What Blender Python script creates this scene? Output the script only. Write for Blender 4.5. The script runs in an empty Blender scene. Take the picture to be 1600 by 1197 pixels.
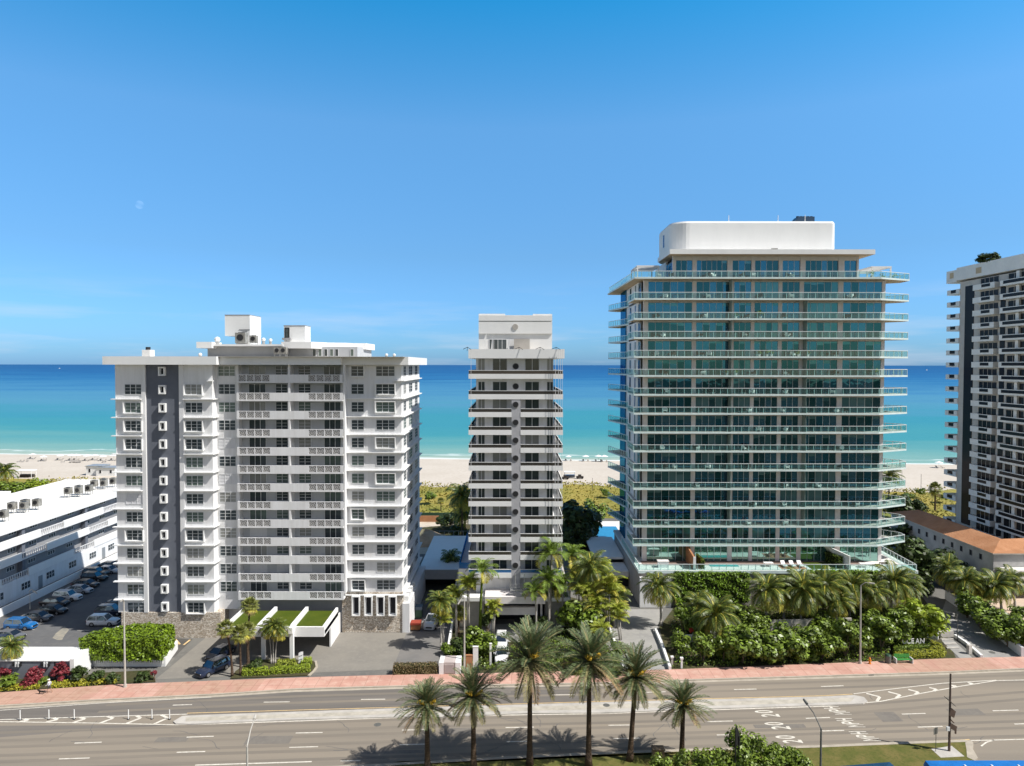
import bpy, math, random
from mathutils import Vector, Matrix
R = random.Random(7)
S = bpy.context.scene
COL = S.collection
rad = math.radians
# ---------------------------------------------------------------- camera
F = 1067.0
PIT = rad(1.53); ROLL = 0.00125
CH = 42.0
fwd = Vector((0, math.cos(PIT), -math.sin(PIT)))
up0 = Vector((0, math.sin(PIT), math.cos(PIT)))
rt0 = Vector((1, 0, 0))
RT = (rt0 + ROLL*up0).normalized(); UP = (up0 - ROLL*rt0).normalized()
CAM = Vector((0, 0, CH))
def ray(u, v):
    return RT*(u-800) + UP*(598.5-v) + fwd*F
def G(u, v, z=0.0):                       # photo pixel -> point on the level z
    d = ray(u, v); t = (z-CH)/d.z
    return (d.x*t, d.y*t, z)
def P(u, v, Y):                           # photo pixel -> point on the plane y = Y
    d = ray(u, v); t = Y/d.y
    return (d.x*t, Y, CH+d.z*t)
def X(u, Y, v=572): return P(u, v, Y)[0]
def Z(v, Y, u=800): return P(u, v, Y)[2]
cam = bpy.data.cameras.new('camera'); co = bpy.data.objects.new('camera', cam); COL.objects.link(co)
M = Matrix((RT, UP, -fwd)).transposed().to_4x4(); M.translation = CAM
co.matrix_world = M
cam.sensor_width = 36; cam.lens = 36*F/1600; cam.clip_start = 0.5; cam.clip_end = 120000
S.camera = co
# ---------------------------------------------------------------- light
w = bpy.data.worlds.new('World'); S.world = w; w.use_nodes = True
nt = w.node_tree; nt.nodes.clear()
N = nt.nodes.new; L = nt.links.new
out = N('ShaderNodeOutputWorld'); bg = N('ShaderNodeBackground'); sky = N('ShaderNodeTexSky')
sky.sky_type = 'NISHITA'; sky.sun_disc = False; sky.sun_elevation = rad(51); sky.sun_rotation = rad(110)
sky.altitude = 10; sky.air_density = 1.0; sky.dust_density = 0.5; sky.ozone_density = 2.0
geo = N('ShaderNodeTexCoord'); sep = N('ShaderNodeSeparateXYZ'); L(geo.outputs['Generated'], sep.inputs[0])
ramp = N('ShaderNodeValToRGB'); L(sep.outputs['Z'], ramp.inputs[0])
SKYT = [(0.0, (0.42, 0.86, 1.75)), (0.02, (0.44, 0.90, 1.68)), (0.154, (0.62, 1.07, 1.47)), (0.324, (0.82, 1.53, 1.88)), (0.465, (0.22, 1.57, 2.05)), (0.60, (0.45, 0.70, 0.80)), (1.0, (0.6, 0.6, 0.6))]
WEST = (1.28, 1.06, 0.92)
e = ramp.color_ramp.elements
e[0].position = SKYT[0][0]; e[0].color = (*[c/2.6 for c in SKYT[0][1]], 1)
e[1].position = SKYT[-1][0]; e[1].color = (*[c/2.6 for c in SKYT[-1][1]], 1)
for p_, c_ in SKYT[1:-1]:
    k = e.new(p_); k.color = (*[c/2.6 for c in c_], 1)
mul = N('ShaderNodeMix'); mul.data_type = 'RGBA'; mul.blend_type = 'MULTIPLY'; mul.inputs[0].default_value = 1
scl = N('ShaderNodeVectorMath'); scl.operation = 'SCALE'; scl.inputs[3].default_value = 2.6; wf = N('ShaderNodeMapRange'); wf.inputs[1].default_value = 0.15; wf.inputs[2].default_value = -0.35; L(sep.outputs['Y'], wf.inputs[0])
wm = N('ShaderNodeMix'); wm.data_type = 'RGBA'; L(wf.outputs[0], wm.inputs[0]); L(ramp.outputs[0], wm.inputs[6]); wm.inputs[7].default_value = (WEST[0]/2.6, WEST[1]/2.6, WEST[2]/2.6, 1)   # paler sky on the sun's side
L(wm.outputs[2], scl.inputs[0])
L(sky.outputs[0], mul.inputs[6]); L(scl.outputs[0], mul.inputs[7])
# thin high cloud near the horizon
mp = N('ShaderNodeMapping'); mp.inputs['Scale'].default_value = (1.6, 1.6, 16); L(geo.outputs['Generated'], mp.inputs[0])
cn = N('ShaderNodeTexNoise'); cn.inputs['Scale'].default_value = 2.2; cn.inputs['Detail'].default_value = 7; cn.inputs['Roughness'].default_value = 0.55
L(mp.outputs[0], cn.inputs[0])
cr = N('ShaderNodeMapRange'); cr.inputs[1].default_value = 0.50; cr.inputs[2].default_value = 0.78; cr.inputs[4].default_value = 0.50; L(cn.outputs[0], cr.inputs[0])
el = N('ShaderNodeMapRange'); el.inputs[1].default_value = 0.13; el.inputs[2].default_value = 0.03; L(sep.outputs['Z'], el.inputs[0])
cm = N('ShaderNodeMath'); cm.operation = 'MULTIPLY'; L(cr.outputs[0], cm.inputs[0]); L(el.outputs[0], cm.inputs[1])
cmix = N('ShaderNodeMix'); cmix.data_type = 'RGBA'; L(cm.outputs[0], cmix.inputs[0]); L(mul.outputs[2], cmix.inputs[6])
cmix.inputs[7].default_value = (7.4, 7.8, 8.7, 1)
bg.inputs[1].default_value = 0.085
L(cmix.outputs[2], bg.inputs[0]); L(bg.outputs[0], out.inputs[0])
sun = bpy.data.lights.new('sun', 'SUN'); sun.energy = 5.0; sun.angle = rad(0.53); sun.color = (1.0, 0.965, 0.90)
so = bpy.data.objects.new('sun', sun); COL.objects.link(so); so.location = (200, -80, 300)
SUND = Vector((0.76, -0.28, 1.0)).normalized()
so.rotation_euler = SUND.to_track_quat('Z', 'Y').to_euler()
S.view_settings.view_transform = 'Standard'; S.view_settings.look = 'None'; S.view_settings.exposure = 0.3; S.view_settings.gamma = 1
# ---------------------------------------------------------------- materials
MATS = {}
def mat(name, col, rough=0.75, spec=0.3, var=0.12, vscale=0.35, stretch=(1, 1, 1), bump=0.0, bscale=4.0, metal=0.0, col2=None, trans=0.0, island=0.0, em=None, objrand=0.0, detail=5):
    m = bpy.data.materials.new(name); m.use_nodes = True; t = m.node_tree; b = t.nodes['Principled BSDF']
    b.inputs['Roughness'].default_value = rough; b.inputs['Specular IOR Level'].default_value = spec; b.inputs['Metallic'].default_value = metal
    g = t.nodes.new('ShaderNodeNewGeometry')
    mp = t.nodes.new('ShaderNodeMapping'); mp.inputs['Scale'].default_value = stretch; t.links.new(g.outputs['Position'], mp.inputs[0])
    src = None
    c2 = col2 if col2 else tuple(c*(1-var*2.2) for c in col)
    if var or col2:
        n = t.nodes.new('ShaderNodeTexNoise'); n.inputs['Scale'].default_value = vscale; n.inputs['Detail'].default_value = detail; n.inputs['Roughness'].default_value = 0.65
        t.links.new(mp.outputs[0], n.inputs[0])
        r = t.nodes.new('ShaderNodeMapRange'); r.inputs[1].default_value = 0.35; r.inputs[2].default_value = 0.7; t.links.new(n.outputs[0], r.inputs[0])
        x = t.nodes.new('ShaderNodeMix'); x.data_type = 'RGBA'; t.links.new(r.outputs[0], x.inputs[0])
        x.inputs[6].default_value = (*col, 1); x.inputs[7].default_value = (*c2, 1)
        src = x.outputs[2]
    if island or objrand:
        h = t.nodes.new('ShaderNodeHueSaturation')
        if src: t.links.new(src, h.inputs['Color'])
        else: h.inputs['Color'].default_value = (*col, 1)
        rr = t.nodes.new('ShaderNodeMapRange'); k = island or objrand
        rr.inputs[3].default_value = 1-k; rr.inputs[4].default_value = 1+k
        if island: t.links.new(g.outputs['Random Per Island'], rr.inputs[0])
        else:
            oi = t.nodes.new('ShaderNodeObjectInfo'); t.links.new(oi.outputs['Random'], rr.inputs[0])
        t.links.new(rr.outputs[0], h.inputs['Value']); src = h.outputs[0]
    if src: t.links.new(src, b.inputs['Base Color'])
    else: b.inputs['Base Color'].default_value = (*col, 1)
    if bump:
        n2 = t.nodes.new('ShaderNodeTexNoise'); n2.inputs['Scale'].default_value = bscale; n2.inputs['Detail'].default_value = 4; t.links.new(g.outputs['Position'], n2.inputs[0])
        bu = t.nodes.new('ShaderNodeBump'); bu.inputs['Strength'].default_value = bump; bu.inputs['Distance'].default_value = 0.3
        t.links.new(n2.outputs[0], bu.inputs['Height']); t.links.new(bu.outputs[0], b.inputs['Normal'])
    if trans:
        tr = t.nodes.new('ShaderNodeBsdfTranslucent'); ms = t.nodes.new('ShaderNodeMixShader'); ms.inputs[0].default_value = trans
        if src: t.links.new(src, tr.inputs[0])
        else: tr.inputs[0].default_value = (*col, 1)
        t.links.new(b.outputs[0], ms.inputs[1]); t.links.new(tr.outputs[0], ms.inputs[2])
        t.links.new(ms.outputs[0], t.nodes['Material Output'].inputs[0])
    if em:
        b.inputs['Emission Color'].default_value = (*em, 1); b.inputs['Emission Strength'].default_value = 1
    MATS[name] = m
    return m
def glassmat(name, dark, tint, refl, rough=0.04, objr=0.35):
    m = bpy.data.materials.new(name); m.use_nodes = True; t = m.node_tree; t.nodes.clear()
    o = t.nodes.new('ShaderNodeOutputMaterial'); d = t.nodes.new('ShaderNodeBsdfDiffuse'); g = t.nodes.new('ShaderNodeBsdfGlossy'); ms = t.nodes.new('ShaderNodeMixShader')
    ge = t.nodes.new('ShaderNodeNewGeometry'); hs = t.nodes.new('ShaderNodeHueSaturation'); hs.inputs['Color'].default_value = (*dark, 1)
    mr = t.nodes.new('ShaderNodeMapRange'); mr.inputs[3].default_value = 1-objr; mr.inputs[4].default_value = 1+objr*1.6
    t.links.new(ge.outputs['Random Per Island'], mr.inputs[0]); t.links.new(mr.outputs[0], hs.inputs['Value']); t.links.new(hs.outputs[0], d.inputs[0])
    g.inputs[0].default_value = (*tint, 1); g.inputs['Roughness'].default_value = rough; ms.inputs[0].default_value = refl
    n = t.nodes.new('ShaderNodeTexNoise'); n.inputs['Scale'].default_value = 0.6; t.links.new(ge.outputs['Position'], n.inputs[0])
    bu = t.nodes.new('ShaderNodeBump'); bu.inputs['Strength'].default_value = 0.05; bu.inputs['Distance'].default_value = 0.2; t.links.new(n.outputs[0], bu.inputs['Height']); t.links.new(bu.outputs[0], g.inputs['Normal'])
    t.links.new(d.outputs[0], ms.inputs[1]); t.links.new(g.outputs[0], ms.inputs[2]); t.links.new(ms.outputs[0], o.inputs[0])
    return m
def railmat(name, tint, refl=0.10, body=(0.2, 0.35, 0.33), bodyf=0.15):
    m = bpy.data.materials.new(name); m.use_nodes = True; t = m.node_tree; t.nodes.clear()
    o = t.nodes.new('ShaderNodeOutputMaterial'); tr = t.nodes.new('ShaderNodeBsdfTransparent'); g = t.nodes.new('ShaderNodeBsdfGlossy'); d = t.nodes.new('ShaderNodeBsdfDiffuse')
    a = t.nodes.new('ShaderNodeMixShader'); b = t.nodes.new('ShaderNodeMixShader')
    tr.inputs[0].default_value = (*tint, 1); g.inputs['Roughness'].default_value = 0.05; d.inputs[0].default_value = (*body, 1)
    a.inputs[0].default_value = bodyf; b.inputs[0].default_value = refl
    t.links.new(tr.outputs[0], a.inputs[1]); t.links.new(d.outputs[0], a.inputs[2]); t.links.new(a.outputs[0], b.inputs[1]); t.links.new(g.outputs[0], b.inputs[2]); t.links.new(b.outputs[0], o.inputs[0])
    return m
white = mat('white_stucco', (0.76, 0.76, 0.77), 0.8, 0.2, 0, 1.3, (1, 1, 0.10), col2=(0.66, 0.655, 0.65))
white2 = mat('bright_white_paint', (0.80, 0.80, 0.79), 0.7, 0.3, 0.03, 0.4, (1, 1, 0.3))
shadew = mat('shade_toned_wall', (0.50, 0.515, 0.535), 0.8, 0.2, 0.05, 0.6, (1, 1, 0.3))  # greyed white, the shade of recessed walls put into the colour
darkgrey = mat('dark_grey_paint', (0.145, 0.158, 0.19), 0.8, 0.2, 0.06, 0.4)
midgrey = mat('mid_grey_paint', (0.30, 0.30, 0.31), 0.8, 0.2, 0.06, 0.4)
concrete = mat('pale_concrete', (0.50, 0.47, 0.43), 0.85, 0.2, 0.12, 0.5, bump=0.1)
beige = mat('beige_stone_cladding', (0.74, 0.70, 0.69), 0.8, 0.2, 0.06, 0.6)
tan = mat('tan_soffit', (0.55, 0.42, 0.28), 0.8, 0.2, 0.05, 0.5)
slabm = mat('pale_green_slab_edge', (0.66, 0.77, 0.76), 0.6, 0.3, 0.08, 0.8)
black = mat('black_metal', (0.02, 0.02, 0.022), 0.5, 0.4, 0)
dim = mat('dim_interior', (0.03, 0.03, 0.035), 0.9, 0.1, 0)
metal = mat('galvanised_metal', (0.45, 0.46, 0.46), 0.45, 0.5, 0.15, 2, metal=0.4)
acm = mat('weathered_unit_metal', (0.33, 0.32, 0.29), 0.6, 0.4, 0.25, 1.2)
alum = mat('aluminium_frame', (0.62, 0.63, 0.64), 0.5, 0.4, 0)
glassA = glassmat('window_glass', (0.035, 0.042, 0.048), (0.5, 0.6, 0.65), 0.10, 0.06, 0.8)
glassG = glassmat('greenish_glass', (0.10, 0.13, 0.12), (0.6, 0.7, 0.7), 0.12, 0.1, 0.3)
glassW = glassmat('blind_covered_glass', (0.22, 0.22, 0.21), (0.5, 0.6, 0.65), 0.10, 0.1, 0.4)
glassB = glassmat('smoked_glass', (0.03, 0.038, 0.042), (0.5, 0.6, 0.6), 0.10, 0.05, 0.5)
glassC = glassmat('teal_glass', (0.024, 0.028, 0.034), (0.08, 0.46, 0.80), 0.33, 0.02, 0.95)
glassC3 = glassmat('dark_clear_glass', (0.012, 0.014, 0.016), (0.10, 0.5, 0.7), 0.20, 0.02, 0.9)
glassC4 = glassmat('curtained_glass', (0.075, 0.095, 0.10), (0.10, 0.55, 0.75), 0.26, 0.03, 0.5)
glassC2 = glassmat('terrace_glass', (0.03, 0.07, 0.065), (0.5, 0.85, 0.78), 0.45, 0.02, 0.9)
glassD = glassmat('dark_tower_glass', (0.016, 0.015, 0.016), (0.5, 0.5, 0.5), 0.035, 0.08, 0.9)
shut = mat('white_shutter', (0.66, 0.66, 0.68), 0.6, 0.3, 0.06, 3, (8, 8, 0.5))
railC = railmat('green_railing_glass', (0.80, 0.93, 0.92), 0.045, (0.30, 0.52, 0.52), 0.035)
postm = mat('pale_rail_post', (0.72, 0.76, 0.76), 0.5, 0.4, 0)
railB = railmat('smoke_railing_glass', (0.22, 0.20, 0.18), 0.05, (0.10, 0.09, 0.08), 0.5)
railBl = railmat('blue_railing_glass', (0.15, 0.45, 0.8), 0.08, (0.05, 0.25, 0.55), 0.5)
frost = railmat('frosted_screen_glass', (0.6, 0.7, 0.66), 0.05, (0.32, 0.40, 0.38), 0.75)
# ---------------------------------------------------------------- mesh builder
class MB:
    def __init__(s): s.v = []; s.f = []; s.m = []; s.ms = []
    def mi(s, m):
        if m not in s.ms: s.ms.append(m)
        return s.ms.index(m)
    def face(s, pts, m):
        n = len(s.v); s.v += [tuple(p) for p in pts]; s.f.append(tuple(range(n, n+len(pts)))); s.m.append(s.mi(m))
    def mesh(s, vs, fs, m):
        n = len(s.v); s.v += [tuple(p) for p in vs]; k = s.mi(m)
        for f in fs: s.f.append(tuple(n+i for i in f)); s.m.append(k)
    def box(s, x0, x1, y0, y1, z0, z1, m, top=None):
        x0, x1 = min(x0, x1), max(x0, x1); y0, y1 = min(y0, y1), max(y0, y1); z0, z1 = min(z0, z1), max(z0, z1)
        s.mesh([(x0, y0, z0), (x1, y0, z0), (x1, y1, z0), (x0, y1, z0), (x0, y0, z1), (x1, y0, z1), (x1, y1, z1), (x0, y1, z1)],
               [(0, 3, 2, 1), (4, 5, 6, 7), (0, 1, 5, 4), (1, 2, 6, 5), (2, 3, 7, 6), (3, 0, 4, 7)], m)
        if top: s.m[-5] = s.mi(top)
    def fbox(s, fr, a0, a1, d0, d1, z0, z1, m):       # frame fr=(ox,oy,ax,ay,nx,ny): a along wall, d outward
        ox, oy, ax, ay, nx, ny = fr
        q = lambda a, d, z: (ox+ax*a+nx*d, oy+ay*a+ny*d, z)
        vs = [q(a0, d0, z0), q(a1, d0, z0), q(a1, d1, z0), q(a0, d1, z0), q(a0, d0, z1), q(a1, d0, z1), q(a1, d1, z1), q(a0, d1, z1)]
        s.mesh(vs, [(0, 3, 2, 1), (4, 5, 6, 7), (0, 1, 5, 4), (1, 2, 6, 5), (2, 3, 7, 6), (3, 0, 4, 7)], m)
    def prism(s, poly, z0, z1, m, bot=None, side=None):
        n = len(poly); k = len(s.v)
        area = sum(poly[i][0]*poly[(i+1) % n][1]-poly[(i+1) % n][0]*poly[i][1] for i in range(n))
        if area < 0: poly = poly[::-1]
        s.v += [(p[0], p[1], z0) for p in poly]+[(p[0], p[1], z1) for p in poly]
        a = s.mi(m); b = s.mi(bot or m); c = s.mi(side or m)
        s.f.append(tuple(k+i for i in range(n))[::-1]); s.m.append(b)
        s.f.append(tuple(k+n+i for i in range(n))); s.m.append(a)
        for i in range(n):
            j = (i+1) % n; s.f.append((k+i, k+j, k+n+j, k+n+i)); s.m.append(c)
    def cyl(s, p0, p1, r0, r1, m, n=8, cap=True):
        p0 = Vector(p0); p1 = Vector(p1); d = (p1-p0)
        if d.length < 1e-6: return
        q = d.to_track_quat('Z', 'Y'); vs = []
        for (p, r) in ((p0, r0), (p1, r1)):
            for i in range(n):
                a = 2*math.pi*i/n; vs.append(p+q@Vector((r*math.cos(a), r*math.sin(a), 0)))
        fs = [(i, (i+1) % n, n+(i+1) % n, n+i) for i in range(n)]
        if cap: fs += [tuple(range(n))[::-1], tuple(range(n, 2*n))]
        s.mesh(vs, fs, m)
    def tube(s, pts, rs, m, n=6):
        for i in range(len(pts)-1): s.cyl(pts[i], pts[i+1], rs[i], rs[i+1], m, n, i in (0, len(pts)-2))
    def ball(s, c, r, m, n=8, k=5, sz=1.0):
        vs = []; fs = []
        for i in range(1, k):
            th = math.pi*i/k
            for j in range(n):
                a = 2*math.pi*j/n; vs.append((c[0]+r*math.sin(th)*math.cos(a), c[1]+r*math.sin(th)*math.sin(a), c[2]+r*sz*math.cos(th)))
        t = len(vs); vs += [(c[0], c[1], c[2]+r*sz), (c[0], c[1], c[2]-r*sz)]
        for i in range(k-2):
            for j in range(n): fs.append((i*n+j, (i+1)*n+j, (i+1)*n+(j+1) % n, i*n+(j+1) % n))
        for j in range(n): fs.append((t, j, (j+1) % n)); fs.append((t+1, (k-2)*n+(j+1) % n, (k-2)*n+j))
        s.mesh(vs, fs, m)
    def data(s, name, smooth=False):
        me = bpy.data.meshes.new(name); me.from_pydata(s.v, [], s.f)
        for m in s.ms: me.materials.append(m)
        me.polygons.foreach_set('material_index', s.m)
        if smooth: me.polygons.foreach_set('use_smooth', [True]*len(s.f))
        me.update(); return me
    def build(s, name, parent=None, smooth=False, label=None):
        o = bpy.data.objects.new(name, s.data(name, smooth)); COL.objects.link(o)
        if parent: attach(o, parent)
        if label: o['label'] = label
        return o
def attach(o, parent):
    o.parent = parent
    m = Matrix.Identity(4); q = parent
    while q is not None: m = q.matrix_basis @ m if q.parent is None else q.matrix_parent_inverse @ q.matrix_basis @ m; q = q.parent
    o.matrix_parent_inverse = m.inverted()
def tag(o, label=None, cat=None, group=None, kind=None):
    if label: o['label'] = label
    if cat: o['category'] = cat
    if group: o['group'] = group
    if kind: o['kind'] = kind
    return o
def empty(name, loc, label, cat, group=None, rz=0):
    o = bpy.data.objects.new(name, None); COL.objects.link(o); o.empty_display_size = 0.5
    o.matrix_basis = Matrix.Translation(loc) @ Matrix.Rotation(rz, 4, 'Z')
    return tag(o, label, cat, group)
def dup(root, loc, rz=0, sc=1.0, label=None, group=None):
    r = root.copy(); COL.objects.link(r); r.location = loc; r.rotation_euler = (0, 0, rz); r.scale = (sc, sc, sc) if not hasattr(sc, '__len__') else sc
    if label: r['label'] = label
    if group: r['group'] = group
    def rec(a, b):
        for ch in a.children:
            c = ch.copy(); COL.objects.link(c); iv = ch.matrix_parent_inverse.copy(); c.parent = b; c.matrix_parent_inverse = iv; rec(ch, c)
    rec(root, r)
    return r
def struct(name, mb): o = mb.build(name); o['kind'] = 'structure'; return o
def sheet(name, pts, z, m):
    b = MB(); b.face([(p[0], p[1], z) for p in pts], m)
    o = struct(name, b); return o
def gp(l, z=0): return [G(u, v, z)[:2] for u, v in l]
# ================================================================= GROUND
def tex_ground(name, c1, c2, c3, s1, s2, rough=0.9, bump=0.15, stretch=(1, 1, 1), brick=None, crack=False):
    m = bpy.data.materials.new(name); m.use_nodes = True; t = m.node_tree; b = t.nodes['Principled BSDF']; b.inputs['Roughness'].default_value = rough; b.inputs['Specular IOR Level'].default_value = 0.15
    g = t.nodes.new('ShaderNodeNewGeometry'); mp = t.nodes.new('ShaderNodeMapping'); mp.inputs['Scale'].default_value = stretch; t.links.new(g.outputs['Position'], mp.inputs[0])
    n1 = t.nodes.new('ShaderNodeTexNoise'); n1.inputs['Scale'].default_value = s1; n1.inputs['Detail'].default_value = 6; t.links.new(mp.outputs[0], n1.inputs[0])
    n2 = t.nodes.new('ShaderNodeTexNoise'); n2.inputs['Scale'].default_value = s2; n2.inputs['Detail'].default_value = 8; n2.inputs['Roughness'].default_value = 0.7; t.links.new(mp.outputs[0], n2.inputs[0])
    r1 = t.nodes.new('ShaderNodeMapRange'); r1.inputs[1].default_value = 0.38; r1.inputs[2].default_value = 0.64; t.links.new(n1.outputs[0], r1.inputs[0])
    r2 = t.nodes.new('ShaderNodeMapRange'); r2.inputs[1].default_value = 0.48; r2.inputs[2].default_value = 0.72; t.links.new(n2.outputs[0], r2.inputs[0])
    x = t.nodes.new('ShaderNodeMix'); x.data_type = 'RGBA'; t.links.new(r1.outputs[0], x.inputs[0]); x.inputs[6].default_value = (*c1, 1); x.inputs[7].default_value = (*c2, 1)
    y = t.nodes.new('ShaderNodeMix'); y.data_type = 'RGBA'; t.links.new(r2.outputs[0], y.inputs[0]); t.links.new(x.outputs[2], y.inputs[6]); y.inputs[7].default_value = (*c3, 1)
    src = y.outputs[2]
    if brick:
        br = t.nodes.new('ShaderNodeTexBrick'); br.offset = 0; br.inputs['Scale'].default_value = 1; br.inputs['Brick Width'].default_value = brick; br.inputs['Row Height'].default_value = brick
        br.inputs['Mortar Size'].default_value = 0.035; br.inputs['Color1'].default_value = (1, 1, 1, 1); br.inputs['Color2'].default_value = (0.93, 0.93, 0.93, 1); br.inputs['Mortar'].default_value = (0.72, 0.68, 0.66, 1)
        t.links.new(g.outputs['Position'], br.inputs[0])
        z = t.nodes.new('ShaderNodeMix'); z.data_type = 'RGBA'; z.blend_type = 'MULTIPLY'; z.inputs[0].default_value = 1; t.links.new(src, z.inputs[6]); t.links.new(br.outputs[0], z.inputs[7]); src = z.outputs[2]
    t.links.new(src, b.inputs['Base Color'])
    if bump:
        bu = t.nodes.new('ShaderNodeBump'); bu.inputs['Strength'].default_value = bump; bu.inputs['Distance'].default_value = 0.1; t.links.new(n2.outputs[0], bu.inputs['Height']); t.links.new(bu.outputs[0], b.inputs['Normal'])
    return m
m_ground = tex_ground('city_pavement', (0.168, 0.164, 0.152), (0.136, 0.132, 0.124), (0.192, 0.184, 0.168), 0.15, 1.5)
m_road = tex_ground('worn_asphalt', (0.270, 0.231, 0.184), (0.216, 0.189, 0.157), (0.251, 0.219, 0.177), 0.35, 1.1, stretch=(0.03, 1.0, 1))
m_road2 = tex_ground('darker_asphalt', (0.176, 0.158, 0.140), (0.136, 0.125, 0.115), (0.191, 0.172, 0.152), 0.4, 1.1, stretch=(0.06, 1.0, 1))
m_side = tex_ground('pink_paving', (0.560, 0.336, 0.272), (0.480, 0.264, 0.208), (0.592, 0.416, 0.336), 0.25, 0.8, brick=1.6)
m_side2 = tex_ground('stained_red_paving', (0.468, 0.272, 0.212), (0.510, 0.357, 0.264), (0.357, 0.170, 0.128), 0.5, 0.5, brick=1.6)
m_lot = tex_ground('parking_asphalt', (0.132, 0.132, 0.134), (0.106, 0.106, 0.109), (0.157, 0.153, 0.146), 0.2, 0.9)
m_drive = tex_ground('driveway_pavers', (0.234, 0.218, 0.192), (0.208, 0.195, 0.175), (0.257, 0.240, 0.212), 0.3, 1.4)
m_ramp = tex_ground('ramp_concrete', (0.325, 0.316, 0.299), (0.272, 0.264, 0.255), (0.351, 0.343, 0.316), 0.3, 1.4)
m_sand = tex_ground('beach_sand', (0.546, 0.491, 0.425), (0.507, 0.452, 0.386), (0.452, 0.390, 0.320), 0.06, 0.9, bump=0.3)
m_grass = tex_ground('cut_grass', (0.105, 0.110, 0.028), (0.16, 0.135, 0.045), (0.07, 0.085, 0.02), 0.6, 3.0, bump=0.5)
m_turf = tex_ground('synthetic_turf', (0.070, 0.095, 0.008), (0.052, 0.080, 0.006), (0.085, 0.105, 0.015), 0.5, 5.0, bump=0.3)
m_soil = tex_ground('planting_soil', (0.07, 0.06, 0.03), (0.045, 0.055, 0.02), (0.10, 0.085, 0.05), 0.6, 2.5, bump=0.5)
m_dune = tex_ground('dune_cover', (0.30, 0.24, 0.055), (0.17, 0.18, 0.035), (0.36, 0.29, 0.09), 0.07, 0.7, bump=0.8)
m_kerb = mat('kerb_concrete', (0.44, 0.39, 0.32), 0.9, 0.1, 0.12, 0.8)
m_line = mat('road_paint_white', (0.72, 0.68, 0.60), 0.8, 0.2, 0, 2.2, col2=(.48, .44, .38))
m_yel = mat('road_paint_yellow', (0.72, 0.52, 0.27), 0.8, 0.2, 0.15, 1.0)
gr = MB(); gr.face([(-2500, -1500, -0.03), (2500, -1500, -0.03), (2500, 262, -0.03), (-2500, 262, -0.03)], m_ground); struct('ground', gr)
m_dark_ground = tex_ground('dark_reflection_ground', (0.03, 0.045, 0.018), (0.045, 0.055, 0.03), (0.06, 0.06, 0.05), 0.02, 0.2)  # unseen dark ground added so the lower windows reflect something dark
sheet('reflection_ground_far', [(-2500, -1500), (2500, -1500), (2500, 20), (-2500, 20)], -0.01, m_dark_ground)
sheet('reflection_ground_near', [(-600, 20), (600, 20), (600, 57.9), (-600, 57.9)], 0.012, m_dark_ground)
curb = [(-120, 1109), (0, 1104.7), (160, 1095), (330, 1087), (463, 1078.4), (634, 1073.5), (791, 1071.5), (940, 1069), (1089, 1063.6), (1280, 1058), (1472, 1052), (1600, 1046.6), (1720, 1041)]
back = [(-120, 1088), (0, 1083.6), (75, 1078), (181, 1071), (358, 1064), (484, 1059.5), (607, 1056), (770, 1053), (926, 1049.5), (1046, 1047.6), (1280, 1038.5), (1387, 1033.8), (1494, 1029.6), (1600, 1027.5), (1720, 1023)]
cg = gp(curb); bgk = gp(back)
W = (cg[0][0]-400, cg[0][1]-30); E_ = (cg[-1][0]+400, cg[-1][1]+28)
sheet('road', [(-600, 20), (600, 20), (600, E_[1])]+[E_]+cg[::-1]+[W, (-600, W[1])], 0.0, m_road)
# darker resurfaced lane strip of the far carriageway on the left
dk = MB()
med_top = [(-120, 1129), (0, 1126), (270, 1117), (330, 1116), (634, 1106), (791, 1101.6), (925, 1097.5)]
pp = [(p[0], p[1]) for p in gp([(u, v+2.6) for u, v in curb[:8]])]
dk.face([(x, y, 0.004) for x, y in pp]+[(*p, 0.004) for p in gp(med_top)[::-1]], m_road2)
d2 = gp([(-120, 1137), (0, 1134), (270, 1133), (150, 1141), (0, 1152), (-120, 1160)]); dk.face([(*p, 0.004) for p in d2], m_road2)
struct('road_resurfacing', dk)
# sidewalk with kerb
def strip(mb, A, B, z0, z1, m, kerbm=None, kw=0.3):
    n = len(A)
    for i in range(n-1):
        mb.mesh([(*A[i], z1), (*A[i+1], z1), (*B[i+1], z1), (*B[i], z1), (*A[i], z0), (*A[i+1], z0)], [(0, 1, 2, 3), (4, 5, 1, 0)], m)
sw = MB()
def resamp(pts, xs):
    o = []
    for x in xs:
        for i in range(len(pts)-1):
            if pts[i][0] <= x <= pts[i+1][0]:
                t = (x-pts[i][0])/(pts[i+1][0]-pts[i][0]); o.append((x, pts[i][1]*(1-t)+pts[i+1][1]*t)); break
    return o
xs = [cg[0][0]+1+i*(cg[-1][0]-cg[0][0]-3)/60 for i in range(61)]
xs = [x for x in xs if bgk[0][0] <= x <= bgk[-1][0]]
CA = resamp(cg, xs); BA = resamp(bgk, xs)
KA = [(x, y+0.25) for x, y in CA]
for i in range(len(CA)-1):
    xm = CA[i][0]; red = (xm < -33 and xm > -47) or xm > 52 and xm < 66
    strip(sw, KA[i:i+2], BA[i:i+2], 0, 0.13, m_side2 if (red or xm < -55) else m_side)
struct('sidewalk', sw)
kb = MB(); strip(kb, CA, KA, 0, 0.135, m_kerb)
struct('kerb', kb)
gut = MB(); strip(gut, [(x, y-0.5) for x, y in CA], CA, 0, 0.008, m_kerb); struct('gutter', gut)
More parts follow.
